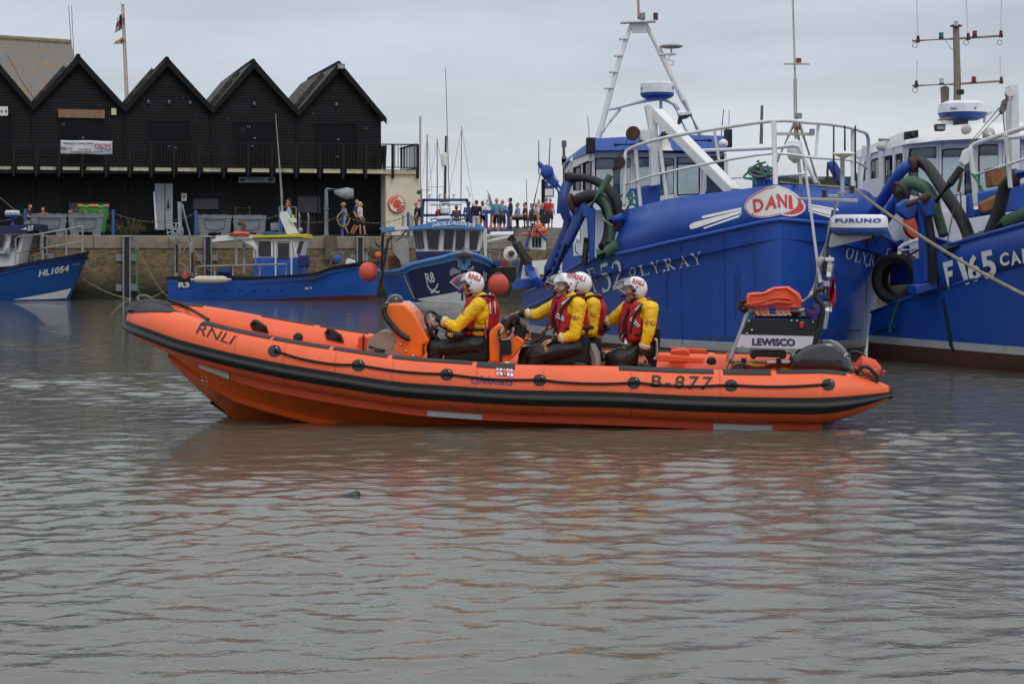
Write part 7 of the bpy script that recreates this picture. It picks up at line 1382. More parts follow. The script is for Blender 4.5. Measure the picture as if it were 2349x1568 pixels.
m.build('shackle',SS,lb)
# lettering on the tube
decal_text('lettering','RNLI',[(449,764),(529,790),(542,771),(460,742)],TUBEB,MARK,lb,.004)
decal_text('lettering','B-877',[(1494,888),(1628,895),(1636,864),(1496,860)],TUBEB,MARK,lb,.01,spacing=1.25)
LIFEB=M('lettering_blue','#433a78',.6)
decal_text('lettering','Lifeboats',[(1081,879),(1176,884),(1178,862),(1082,862)],TUBEB,LIFEB,lb,.008)
def on(u,v):return u,v
fx=lambda s_,t_:tuple(bil([(1139,860),(1178,864),(1175,845.5),(1138,842)],s_,t_))
EW=M('emblem_white','#d6d6dc',.6); ERD=M('emblem_red','#c33a3a',.6); EY=M('emblem_yellow','#d8b23a',.6)
def fr(s0,t0,s1,t1):return[fx(s0,t0),fx(s1,t0),fx(s1,t1),fx(s0,t1)]
decal_poly('emblem_blue',[fr(-.03,-.03,1.03,1.03)],TUBEB,LIFEB,lb,.005,6)
decal_poly('emblem_white',[fr(0,0,.37,.40),fr(.63,0,1,.40),fr(0,.6,.37,1),fr(.63,.6,1,1)],TUBEB,EW,lb,.008,6)
decal_poly('emblem_cross',[fr(.42,.0,.58,1),fr(0,.44,.418,.56),fr(.582,.44,1,.56)],TUBEB,ERD,lb,.008,6)
for c,s0,t0 in(('R',.10,.66),('N',.73,.66),('L',.10,.07),('I',.78,.07)):decal_text('emblem_letter',c,[fx(s0,t0),fx(s0+(.17 if c!='I' else .06),t0),fx(s0+(.17 if c!='I' else .06),t0+.27),fx(s0,t0+.27)],TUBEB,ERD,lb,.02,off=.011)
decal_poly('emblem_anchor',[fr(.49,.1,.51,.5),fr(.45,.40,.55,.43),fr(.44,.62,.56,.70),[fx(.44,.70),fx(.47,.70),fx(.45,.82)],[fx(.485,.70),fx(.515,.70),fx(.5,.86)],[fx(.53,.70),fx(.56,.70),fx(.55,.82)],[fx(.42,.2),fx(.5,.06),fx(.58,.2),fx(.5,.13)]],TUBEB,EY,lb,.012,6)
for dx,dy,c in((0,0,'R'),(9,3,'N'),(1,9,'L'),(11,11,'I')):decal_poly('hull_emblem',[[(461+dx,861+dy),(466+dx,862+dy),(467+dx,866+dy),(462+dx,865+dy)]],HB,EW,lb,.006,6)
# handles on the far tube and on the cones
def handle(pts,r=.02,base=None):
 m=MB(); m.tube(pts,r,8,sm=5); return m.build('handle',RUB,lb)
def onfar(u,v,off=0.):
 d=ray(u,v).normalized(); o=CAM+d*20.9; h,n_,_,_=TUBEB.ray_cast(o,d); return(h+(n_ if n_.dot(d)<0 else-n_)*off)if h else BP(u,v,-.9)
for(u0,v0,u1,v1)in((573,742,616,765),(744,763,789,787)):
 q=[onfar(u,v,.012)for u,v in((u0,v0),(u1-6,v0+6),(u1,v1),(u0+6,v1-8))]; m=MB(); m.poly(q); b_=m.build('handle_base',PATCH,lb,solid=.02)
 um,vm=(u0+u1)/2,(v0+v1)/2; m=MB(); m.tube([onfar(um-16,vm-7,.0),onfar(um-12,vm-9,.09),onfar(um+10,vm+1,.09),onfar(um+14,vm+6,0)],.026,8,sm=4); m.build('grip',RUB,b_)
for u,v in((684,774),(1632,830),(1272,820)):m=MB(); p=onfar(u,v,.01); n_=(CAM-p).normalized(); m.lathe(p-n_*.01,[(.06,-.01),(.06,.015),(.03,.03)],n_,16); m.build('valve_cap',RUB,lb)
for pts,t in(([(1972,848),(1975,842),(1990,841),(2003,852),(2012,862),(2013,870)],1.16),([(1950,811),(1955,807),(1968,808),(1983,817),(1984,826)],-1.05)):handle([BP(u,v,t)for u,v in pts],.021)
m=MB(); m.beam(BP(1962,846,1.14),BP(2017,873,1.14),.1,.02); m.build('handle_base',PATCH,lb); m=MB(); m.beam(BP(1942,809,-1.05),BP(1992,829,-1.05),.1,.02); m.build('handle_base',PATCH,lb)
# rolled bundle tied on the far cone
r=thing('drogue_bag','rolled orange bag with pink end tied behind the engine on the far tube','bag',BP(1990,866,.1)); m=MB(); m.tube([BP(1940,845,.1),BP(1975,846,.1),BP(2005,848,.1),BP(2018,852,.1)],[.15,.16,.12,.06],12); m.build('roll',M('bag_orange','#e0552f',.6,var=.12,bump=.4,bscale=14),r); m=MB(); m.tube([BP(2016,846,.1),BP(2024,852,.1),BP(2020,861,.1)],[.03,.05,.03],8); m.build('lining',M('bag_pink','#c4566a',.8),r)
m=MB(); m.tube([BP(1972,858,.28),BP(1990,852,.28),BP(2012,846,.28)],.008,5); m.build('tie',M('cord_pale','#b9ad98',.9),r)
# --- forward console
def CZ(x,y):return 831.6+.1829*x,602.2+.1829*y
def bprism(mb,pts,t0,t1):
 a=[BP(u,v,t0)for u,v in pts]; return mb.prism(a,Ln*(t1-t0))
cons=MB(); bprism(cons,[CZ(*p)for p in((320,522),(345,512),(520,515),(650,640),(835,975),(820,1000),(750,1035),(745,1195),(390,1180),(392,1060),(440,985),(420,930),(340,800),(295,700),(300,600))],.32,-.30)
co=cons.build('console',GRP,lb,smooth=50,bevel=.035,seg=3);
A,B=BP(*CZ(535,520),.0),BP(*CZ(838,985),.0); ad=(B-A).normalized(); an=ad.cross(Ln).normalized(); an=an if an.dot(Lf)<0 else-an
def onpanel(s_,t,h=0.):return A+ad*s_+Ln*t+an*h
Lp=(B-A).length
m=MB()
for s0,s1,t0,t1 in((.05,.20,-.24,-.02),(.23,.42,-.24,.26),(.45,.64,.02,.27),(.66,.86,.1,.27),(.45,.86,-.26,-.06)):
 m.hexa([onpanel(Lp*s,t,h)for h in(.004,.018)for s,t in((s0,t0),(s1,t0),(s1,t1),(s0,t1))])
m.build('instrument_panel',M('panel_black','#17181a',.4,var=.2),co,smooth=0)
for s_,t in((.12,.2),(.10,.06)):m=MB(); m.lathe(onpanel(Lp*s_,t,.0),[(.06,0),(.06,.03),(.052,.032)],an,20); g_=m.build('gauge',RUB,co); m=MB(); m.lathe(onpanel(Lp*s_,t,.0),[(.048,.03),(.048,.036)],an,18); m.build('dial',M('dial_grey','#8b8f92',.2),g_)
m=MB(); rs=random.Random(2)
for k in range(26):
 s_,t=rs.uniform(.25,.85),rs.choice([-.2,-.12,.08,.15,.22])+rs.uniform(-.03,.03); m.lathe(onpanel(Lp*s_,t,.016),[(rs.uniform(.01,.02),0),(rs.uniform(.008,.016),rs.uniform(.02,.045))],an,8)
m.build('knob',M('knob_grey','#8f9294',.4,.4,var=.4,scale=20),co)
m=MB()
for k in range(8):s_,t=rs.uniform(.25,.8),rs.uniform(-.22,.26); m.lathe(onpanel(Lp*s_,t,.016),[(.014,0),(.012,.03)],an,8)
m.build('switch',RUB,co)
m=MB(); m.tube([BP(*CZ(*p),.37)for p in((310,575),(275,565),(268,610),(300,690),(390,810),(480,900),(560,948),(590,950))],.034,10,sm=4); m.build('grab_rail',RUB,co)
m=MB(); m.lathe(BP(*CZ(410,522),.0),[(.13,-.01),(.13,.02),(.1,.03),(.095,.06),(.07,.1),(.03,.118)],Lk,20); m.build('compass',M('compass_black','#16181b',.12,coat=.6),co)
m=MB()
for x,y in((480,1025),(545,1110),(635,1165)):m.ball(BP(*CZ(x,y),.33),.018,8,6)
m.build('bolt',SS,co)
# steering wheel
wc=BP(*CZ(935,800),.05); wax=(BP(*CZ(1080,700),.05)-wc).normalized()*.93+Ln*.33; wax.normalize()
sw=MB(); sw.torus(wc,wax,.205,.019,32,8); swo=sw.build('steering_wheel',RUB,co); x_,y_=frame(wax); m=MB()
for k in range(3):a=R(90+120*k); m.beam(wc-wax*.05,wc+(x_*math.cos(a)+y_*math.sin(a))*.2,.025,.012)
m.build('spoke',SS,swo); m=MB(); m.cyl(wc-wax*.02,BP(*CZ(820,930),.03),.05,.1); m.build('column',RUB,swo)
# tow reel before the console
re_=MB(); c0=BP(*CZ(265,1075),.3); re_.lathe(c0-Ln*.42,[(.19,0),(.2,.02),(.17,.05),(.17,.36),(.2,.39),(.2,.42)],Ln,32); reo=re_.build('rope_reel',M('reel_grey','#978d84',.5,.3,var=.15),lb)
m=MB(); bprism(m,[CZ(*p)for p in((65,1105),(110,1030),(300,1100),(480,1110),(488,1168),(70,1150))],.34,.315); m.build('side_plate',M('reel_plate','#9b938c',.5,.4),reo,smooth=0)
m=MB(); m.lathe(BP(*CZ(200,1130),.345),[(.05,0),(.05,.02),(.03,.03),(.03,.05)],Ln,18); m.tube([BP(*CZ(80,1050),.36),BP(*CZ(280,1105),.36)],.016,8); m.build('brake_lever',RUB,reo)
# pouch and strap on the far tube
m=MB(); bprism(m,[CZ(*p)for p in((-60,925),(430,930),(420,1060),(-60,1130))],-.76,-.80); m.build('side_pouch',FLAP_O,lb,bevel=.02); m=MB(); bprism(m,[CZ(*p)for p in((0,905),(22,905),(15,1120),(0,1120))],-.74,-.76); m.build('strap',RUB,lb,smooth=0)
# --- second console
pod=MB(); bprism(pod,[CZ(*p)for p in((1600,850),(1700,765),(1740,770),(1860,870),(2010,960),(2095,890),(2060,985),(1900,1180),(1800,1255),(1590,1250),(1585,900))],.34,-.28); po=pod.build('rear_console',GRP,lb,smooth=50,bevel=.03,seg=3)
m=MB(); bprism(m,[CZ(*p)for p in((1715,745),(1770,690),(1850,720),(2060,900),(2000,950),(1830,860))],.3,-.25); m.build('equipment_lid',M('kit_black','#18191b',.5,var=.3),po,bevel=.02)
m=MB(); m.tube([BP(*CZ(*p),.36)for p in((1790,840),(1800,800),(1870,700),(1930,665),(1925,700),(1905,740))],.034,9,sm=4); m.build('grab_rail',RUB,po)
m=MB()
for k in range(14):
 x0,y0=rs.uniform(1780,1950),rs.uniform(700,850); m.tube([BP(*CZ(x0,y0),rs.uniform(-.2,.36)),BP(*CZ(x0+rs.uniform(40,110),y0+rs.uniform(-30,60)),.3),BP(*CZ(x0+rs.uniform(90,200),y0+rs.uniform(60,170)),rs.uniform(-.1,.36))],rs.uniform(.008,.016),6,sm=4)
m.tube([BP(*CZ(*p),.3)for p in((1950,760),(1990,900),(2050,1010),(2160,1000),(2230,940),(2270,860))],.014,7,sm=5)
m.build('cable',M('cable_black','#151517',.5),po)
m=MB(); m.tube([BP(*CZ(*p),.38)for p in((1690,965),(1730,890),(1780,820))],.022,8); bprism(m,[CZ(*p)for p in((1810,965),(1820,940),(1880,810),(1905,810),(1910,835),(1860,945),(1855,960))],.37,.35); bprism(m,[CZ(*p)for p in((1730,960),(1860,945),(1858,962),(1730,975))],.38,.345); m.build('cleat_bracket',ALU,po)
m=MB();
for x,y,r_ in((1830,903,.02),(1865,840,.014),(1860,858,.014),(1852,876,.014)):m.lathe(BP(*CZ(x,y),.372),[(r_,0),(r_,.01)],Ln,10)
m.torus(BP(*CZ(1715,870),.37),Lf,.03,.008,16,6); m.torus(BP(*CZ(1705,890),.37),Lf,.03,.008,16,6); m.build('fitting',RUB,po)
m=MB(); bprism(m,[CZ(*p)for p in((1732,970),(1862,965),(1872,1150),(1745,1165))],.375,.345); m.build('map_pouch',glass_mat('clear_pouch','#cfc6c0',.45,.15),po,smooth=0)
m=MB(); m.tube([BP(*CZ(*p),.38)for p in((1722,960),(1735,1000),(1732,1240))],.018,6); m.build('hose',RUB,po)
m=MB(); m.tube([BP(*CZ(*p),.385)for p in((1755,850),(1780,930),(1765,900),(1740,930))],.007,5); m.build('yellow_cord',M('cord_yellow','#c9bd3c',.8),po)
# seats
def SZ(x,y):return 1118.3+.1831*x,602.2+.1831*y
m=MB(); bprism(m,[CZ(*p)for p in((1000,1215),(1050,1130),(1420,1110),(1500,960),(1585,945),(1588,1250))],.22,-.22); m.build('seat',BLK,lb,bevel=.03)
m=MB(); bprism(m,[CZ(*p)for p in((1510,900),(1585,820),(1588,1000),(1515,1010))],.2,-.2); m.build('backrest',BLK,lb,bevel=.03)
m=MB(); bprism(m,[SZ(*p)for p in((700,1285),(760,1150),(1080,1100),(1150,910),(1255,895),(1258,1295))],.42,.0); m.build('seat',BLK,lb,bevel=.03)
m=MB(); bprism(m,[SZ(*p)for p in((1000,1285),(1060,1100),(1240,1090),(1290,830),(1360,805),(1345,1290))],-.08,-.45); m.build('seat',BLK,lb,bevel=.03)
m=MB(); bprism(m,[SZ(*p)for p in((1640,1300),(1720,1100),(1960,1080),(2010,860),(2040,832),(2150,828),(2168,850),(2165,1000),(2115,1310))],.12,-.35); se=m.build('seat',BLK,lb,bevel=.03)
m=MB(); m.tube([BP(*SZ(*p),.15)for p in((2080,975),(2100,958),(2118,975),(2122,1060),(2118,1170),(2100,1200),(2082,1195))],.016,8,sm=3); m.build('seat_rail',SS,se)
m=MB(); m.tube([BP(*SZ(*p),.18)for p in((1245,985),(1290,1040),(1340,1150),(1360,1290))],[.03,.06,.07,.06],8); m.build('seat_cover',M('clear_plastic','#8f8a84',.3,var=.2),lb)
m=MB(); m.tube([BP(*CZ(*p),1.02)for p in((1770,1262),(1790,1250),(1840,1255),(1845,1268),(1800,1275))],.012,6,closed=False); m.build('deck_ring',SS,lb)
for(a_,b_)in((1100,1240),(1890,2030)):
 m=MB(); m.tube([BP(*SZ(*p),.95)for p in((a_,1290),(a_+30,1273),(b_-40,1285),(b_,1302))],.022,8,sm=3); m.build('handle',RUB,lb)
# far side bits between the seats: bag, paddle, pouch
m=MB(); bprism(m,[SZ(*p)for p in((1330,1070),(1420,1080),(1480,1150),(1560,1260),(1400,1275),(1350,1180))],-.55,-.85); m.build('kit_bag',RUB,lb,bevel=.04)
m=MB(); bprism(m,[SZ(*p)for p in((1445,1170),(1475,1165),(1575,1245),(1570,1272),(1450,1195))],-.5,-.53); m.build('paddle',M('pale_plastic','#9ea0a6',.4),lb,smooth=0)
m=MB(); bprism(m,[SZ(*p)for p in((1395,1255),(1500,1230),(1520,1245),(1400,1275))],-.45,-.48); m.tube([BP(*SZ(*p),-.4)for p in((1410,1300),(1415,1240),(1400,1200))],.01,5); m.build('strap_yellow',M('strap_yellow','#c2a12a',.7),lb,smooth=0)
def RZ(x,y):return 1605.8+.256*x,602.2+.256*y
m=MB(); bprism(m,[(1533,795),(1620,800),(1621,812),(1545,808)],-.8,-.83); bprism(m,[(1540,803),(1568,800),(1583,806),(1580,833),(1536,834)],-.62,-.78); bprism(m,[(1510,812),(1616,820),(1613,833),(1505,828)],.78,.74); m.build('side_pouch',FLAP_O,lb,bevel=.015)
# --- aluminium roll bar
fr_=MB()
for t in(.5,-.42):
 fr_.tube([BP(*RZ(*p),t)for p in((225,965),(275,860),(390,560),(430,440),(455,418),(500,422))],.029,10)
 fr_.tube([BP(*RZ(*p),t)for p in((500,422),(800,425),(1050,425))],.028,10); fr_.tube([BP(*RZ(*p),t)for p in((940,975),(1010,760),(1090,425),(1080,440))],.028,10)
 fr_.tube([BP(*RZ(*p),t)for p in((270,882),(600,890),(950,888))],.025,10); fr_.tube([BP(*RZ(*p),t)for p in((1000,828),(1040,840),(1058,890),(1040,950),(1015,972))],.03,8,sm=3)
 fr_.tube([BP(*RZ(*p),t)for p in((905,360),(1000,290),(1090,250))],.034,8); fr_.tube([BP(*RZ(*p),t)for p in((1130,370),(1135,430),(1110,590))],.033,9)
for p in((455,420),(1050,425),(275,880),(940,888)):fr_.tube([BP(*RZ(*p),.5),BP(*RZ(*p),-.42)],.036,8)
fro=fr_.build('roll_bar',ALU,lb)
pb=MB(); bprism(pb,[RZ(*p)for p in((430,508),(1062,515),(1015,660),(365,650))],.55,.53); pan=pb.build('side_panel',M('panel_black2','#101113',.35,var=.2,coat=.2),fro,smooth=0)
bd=MB(); bprism(bd,[RZ(*p)for p in((362,647),(375,645),(1012,660),(1018,668),(995,768),(985,774),(335,758),(326,750))],.575,.555); bo=bd.build('name_board',M('board_white','#c9cad6',.4,var=.03),fro,smooth=0); BB=bd.bvh()
decal_text('lettering','LEWISCO',[RZ(473,742),RZ(856,749),RZ(854,684),RZ(473,679)],BB,M('gold_shadow','#8f875d',.5),bo,.03,off=.004)
decal_text('lettering','LEWISCO',[RZ(468,739),RZ(850,746),RZ(848,680),RZ(468,675)],BB,M('navy_paint','#1d2366',.5),bo,.03,off=.008)
m=MB(); bprism(m,[RZ(*p)for p in((490,470),(1050,470),(1045,505),(485,500))],.3,-.2); bprism(m,[RZ(*p)for p in((460,780),(770,785),(775,850),(740,868),(720,850),(500,845),(490,870),(455,860))],.42,.1); m.build('equipment_box',M('panel_black2','#101113',.35),fro,bevel=.015)
m=MB(); bprism(m,[RZ(*p)for p in((890,527),(950,522),(950,590),(925,597),(890,590))],.60,.56); nl=m.build('light_housing',RUB,fro,bevel=.01); m=MB(); bprism(m,[RZ(*p)for p in((892,530),(928,528),(928,588),(890,588))],.62,.602); m.build('red_lens',M('red_lens','#b01f1c',.2,coat=.5),nl,bevel=.01)
m=MB()
for p in((437,523),(465,604),(420,636),(820,520),(870,522),(1012,533),(375,745),(963,758)):m.ball(BP(*RZ(*p),.578),.014,8,5)
m.build('bolt',SS,fro)
m=MB(); m.tube([BP(*RZ(*p),.56)for p in((1120,230),(1050,250),(1035,300),(1095,390),(1090,480),(1050,650),(1000,810),(910,960))],.03,8,sm=4); m.build('cable',RUB,fro)
m=MB(); m.tube([BP(*RZ(*p),.0+t)for p,t in(((425,345),.5),((375,345),.5),((362,400),.5),((380,420),.5),((425,412),.5))],.045,8); m.build('grip',RUB,fro)
m=MB(); m.tube([BP(*RZ(*p),.56)for p in((985,400),(975,440),(1000,460),(1040,440),(1045,405),(1010,400))],.05,8,sm=3); m.tube([BP(*RZ(*p),.57)for p in((1010,440),(1025,480),(1015,510))],.035,7); m.build('purple_cover',M('purple_cloth','#43306f',.9,var=.2,bump=.4),fro)
m=MB(); bprism(m,[RZ(*p)for p in((135,990),(250,970),(300,920),(340,900),(410,900),(408,930),(375,930),(360,960),(460,965),(475,985),(560,990),(562,1010),(140,1000))],1.0,.97); m.build('fairlead',PATCH,lb,bevel=.01)
# folded orange air bag laced on top
ab=MB(); prof=[(400,392),(432,283),(480,272),(575,270),(610,248),(665,228),(790,221),(850,255),(885,282),(915,345),(905,402),(700,395),(560,388)]
rg=[]
for t,sc_ in((.58,.86),(.60,.94),(.5,1.0),(.2,1.03),(-.1,1.03),(-.4,1.0),(-.5,.92),(-.49,.8)):rg.append([BP(*RZ(655+(x-655)*sc_,400+(y-400)*sc_*(1+.04*math.sin(x*.05+t*9))),t)for x,y in prof])
ab.loft(rg,True,True); abo=ab.build('air_bag',M('bag_orange','#e0552f',.6,var=.12,bump=.4,bscale=14),fro,smooth=40,bevel=.012)
m=MB()
for pts in(((405,375),(500,365),(640,335),(740,350)),((420,385),(560,378),(700,352),(800,362),(830,345)),((560,350),(640,322),(740,318),(815,330))):m.tube([BP(*RZ(*p),.6)for p in pts],[.012,.028,.02,.008],7,sm=5)
m.build('fold',M('bag_fold','#c64722',.6),abo)
m=MB(); bprism(m,[RZ(*p)for p in((490,405),(622,405),(620,468),(495,466))],.56,.545); bprism(m,[RZ(*p)for p in((680,405),(812,405),(808,470),(683,470))],.56,.545); m.build('lacing_tab',FLAP_O,abo,smooth=0)
m=MB()
for x in(505,555,602,693,742,790):m.tube([BP(*RZ(x,445),.57),BP(*RZ(x+5,462),.575),BP(*RZ(x+25,470),.57)],.012,6); m.torus(BP(*RZ(x,444),.563),Ln,.016,.006,12,5)
m.tube([BP(*RZ(*p),.57)for p in((500,468),(560,473),(640,470),(760,470),(800,462))],.009,5); m.build('lacing_cord',M('cord_pale','#b9ad98',.9),abo)
# mast with radar
def MZ(x,y):return 1777.8+.2195*x,401.4+.2195*y
ms=MB();
ms.tube([BP(*MZ(*p),.0)for p in((400,1250),(475,920))],.05,10); ms.tube([BP(*MZ(*p),.05)for p in((470,950),(600,480))],[.052,.045],10); ms.tube([BP(*MZ(*p),.08)for p in((598,485),(640,290),(655,240))],.032,10)
ms.tube([BP(*MZ(*p),.15)for p in((500,1250),(560,1060),(590,920))],.032,8); ms.tube([BP(*MZ(*p),-.1)for p in((545,1430),(530,1330))],.06,8)
mast=ms.build('mast',ALU,lb)
m=MB(); bprism(m,[MZ(*p)for p in((255,235),(865,248),(865,283),(255,263))],.12,.02); bprism(m,[MZ(*p)for p in((560,207),(665,205),(665,245),(560,240))],.12,.02); bprism(m,[MZ(*p)for p in((592,605),(1012,602),(1012,655),(575,760),(560,740))],.13,.09); m.build('bracket',ALU,mast,smooth=0,bevel=.006)
m=MB(); m.tube([BP(*MZ(*p),.08)for p in((705,215),(705,-180))],.026,10); m.tube([BP(*MZ(*p),.08)for p in((655,198),(740,195))],.025,8); m.build('pole',ALU,mast)
# radar scanner: a rounded drum with a blue underside
rc=BP(1970,515,.05); rx=px(66,21); rad=MB()
prf=[(.0,.175),(.8,.175),(.93,.16),(.99,.125),(1.0,.08),(1.0,.03)]
def drum(mb,c,rx,ry,prof,n=36):mb.loft([[c+Lf*rx*f*math.cos(2*math.pi*k/n)+Ln*ry*f*math.sin(2*math.pi*k/n)+Lk*h for k in range(n)]for f,h in[(max(a,.001),b)for a,b in prof]],True,True)
drum(rad,rc-Lk*.06,rx,rx,prf); ra=rad.build('radar',M('radar_white','#dcdde2',.35,var=.03),mast,smooth=40); RDB=rad.bvh()
m=MB(); drum(m,rc-Lk*.06,rx,rx,[(1.0,.028),(.99,-.01),(.93,-.045),(.8,-.065),(0,-.065)]); m.build('underside',M('radar_blue','#274e96',.35),ra,smooth=40)
decal_text('lettering','FURUNO',[(1916,511),(2021,510.5),(2021,501),(1916,501.5)],RDB,M('radar_lettering','#2a559c',.5),ra,.05,spacing=1.15)
m=MB();
for x in(800,965):m.cyl(BP(*MZ(x,605),.11),BP(*MZ(x,590),.11),.04)
m.build('mount',RUB,mast)
m=MB(); m.lathe(BP(1935.5,354,.08),[(.02,-.05),(.06,-.03),(.132,.0),(.134,.01),(.1,.03),(.06,.038),(.0,.04)],Lk,24); m.build('aerial_dome',WHITE,mast)
m=MB()
for u,v0,v1 in((1912.5,288,415),(1938,288,352),(1962,288,415)):m.tube([BP(u,v1,.08),BP(u,v0,.08)],[.012,.009],6)
m.build('whip_aerial',RUB,mast)
m=MB()
for x,y in((515,215),(805,172)):m.lathe(BP(*MZ(x,y+22),.07),[(.035,0),(.035,.015),(.028,.018),(.028,.06),(.036,.065),(.036,.09)],Lk,16)
m.build('navigation_lamp',M('lamp_dark','#2b2d30',.3),mast)
m=MB(); m.tube([BP(*MZ(*p),.12)for p in((480,1120),(455,990),(325,0),(318,-160))],[.026,.017,.015,.012],8); m.build('whip_aerial',WHITE,mast)
m=MB(); m.tube([BP(*MZ(*p),.2)for p in((560,1060),(570,960),(570,900))],[.027,.03,.022],10); m.lathe(BP(*MZ(570,900),.2),[(.03,0),(.054,.005),(.054,.035),(.048,.042),(.01,.045),(.015,.065)],Lk,18); m.build('aerial_unit',WHITE,mast)
m=MB(); rs=random.Random(8)
for k in range(7):m.tube([BP(*MZ(540+rs.uniform(-15,30),760+k*75),.14),BP(*MZ(530+rs.uniform(-30,40),850+k*75),.2),BP(*MZ(520+rs.uniform(-30,40),930+k*60),.16)],.013,6,sm=4)
m.tube([BP(*MZ(*p),.1)for p in((1040,640),(990,670),(900,680))],.03,8,sm=4); m.build('cable',RUB,mast)
m=MB(); m.lathe(BP(*MZ(485,905),.13),[(.06,0),(.06,.02),(.03,.03)],Ln,12); bprism(m,[MZ(*p)for p in((515,1105),(575,1110),(570,1165),(510,1160))],.25,.12); bprism(m,[MZ(*p)for p in((370,1230),(405,1225),(425,1260),(390,1268))],.1,-.1); m.tube([BP(*MZ(*p),.2)for p in((480,1150),(530,1235))],.012,6); m.build('clamp',ALU,mast)
# outboard engines
ENG=M('cowl_grey','#23272d',.18,var=.1,coat=.7,spec=.6)
for t,lab in((.38,None),(-.38,None)):
 base=[(795,870),(835,800),(930,735),(1040,700),(1170,688),(1260,728),(1325,800),(1362,880),(1385,960),(1340,985),(1000,985),(820,960)]
 m=MB(); rg=[]
 for dt,s_ in((.24,.62),(.225,.8),(.17,.94),(.08,1),(-.08,1),(-.17,.94),(-.225,.8),(-.24,.62)):rg.append([BP(*RZ(1090+(x-1090)*s_,860+(y-860)*s_),t+dt)for x,y in base])
 m.loft([spline(r_,3,True)for r_ in rg],True,True); e=m.build('outboard_engine',ENG,lb,smooth=60)
 m=MB(); m.poly([BP(*RZ(*p),t+.232)for p in((1035,800),(1110,808),(1170,840),(1175,862),(1130,852),(1070,835))]); m.build('air_vent',M('vent_black','#050505',.9),e,solid=.012)
 m=MB(); c0=BP(*RZ(1318,848),t+.19); ax=(Ln*.75-Lf*.66).normalized(); m.torus(c0,ax,.045,.006,24,6); x_,y_=frame(ax)
 for k in range(3):a=R(90+120*k); d=x_*math.cos(a)+y_*math.sin(a); m.beam(c0,c0+d*.042,.008,.008); m.beam(c0+d*.03+d.cross(ax)*.008,c0+d*.042+d.cross(ax)*.008,.005,.005)
 m.build('emblem',SS,e)
 m=MB(); bprism(m,[RZ(*p)for p in((860,985),(1200,985),(1180,1250),(1210,1440),(1200,1475),(880,1470))],t+.12,t-.12); m.build('leg',ENG,e,bevel=.02)
# yellow holdall under the frame
r=thing('holdall','yellow bag with dark red straps under the lifeboat roll bar','bag',BP(1745,850,.2)); m=MB(); bprism(m,[RZ(*p)for p in((278,905),(480,900),(700,910),(835,935),(836,1010),(300,1010))],.42,.1); m.build('body',M('bag_yellow','#dca81c',.6,var=.1,bump=.3,bscale=18),r,bevel=.03)
m=MB(); m.tube([BP(*RZ(*p),.44)for p in((400,925),(480,948),(560,950),(680,915),(800,920),(880,985))],.028,7,sm=4); bprism(m,[RZ(*p)for p in((680,905),(722,908),(722,1000),(682,1000))],.44,.425); bprism(m,[RZ(*p)for p in((375,905),(412,905),(412,965),(375,965))],.44,.425); m.build('strap',M('strap_red','#7d2a22',.8),r,smooth=0)
m=MB();
for x0 in(370,685):bprism(m,[RZ(*p)for p in((x0,855),(x0+45,855),(x0+45,930),(x0,930))],.545,.53)
m.build('webbing',BLK,lb,smooth=0)
m=MB(); bprism(m,[RZ(*p)for p in((225,895),(240,820),(262,795),(262,880))],-.3,-.34); m.build('marker_tape',M('tape_orange','#f08a1c',.5),lb,smooth=0)
# red ensign hanging behind the mast
q=[(1868,712),(1908,700),(1908,650),(1905,628)]
m=MB(); gx=10; rows=[]
edge_l=[(1911,630),(1906,655),(1898,680),(1897,700),(1893,716)]; edge_r=[(1913,640),(1917,662),(1917,690),(1912,703),(1899,716)]
for a_,b_ in zip(spl2(edge_l,4),spl2(edge_r,4)):rows.append([BP(a_[0]+(b_[0]-a_[0])*s_,a_[1]+(b_[1]-a_[1])*s_,-.2+.07*math.sin(s_*8+a_[1]*.05))for s_ in np.linspace(0,1,gx)])
m.loft(rows,False,False); nf=len(m.F)
m.mi=[(1 if(11<=k//9<=13 and k%9 in(2,3,5,6))else(2 if(k//9 in(10,14)and k%9>3)else(1 if k//9 in(2,3)and k%9>5 else 0)))for k in range(nf)]
tag(m.build('flag',[M('ensign_red','#c0202c',.7,var=.12),WHITE,FB],None,smooth=80,solid=.006),'red ensign hanging limp behind the lifeboat mast','flag')
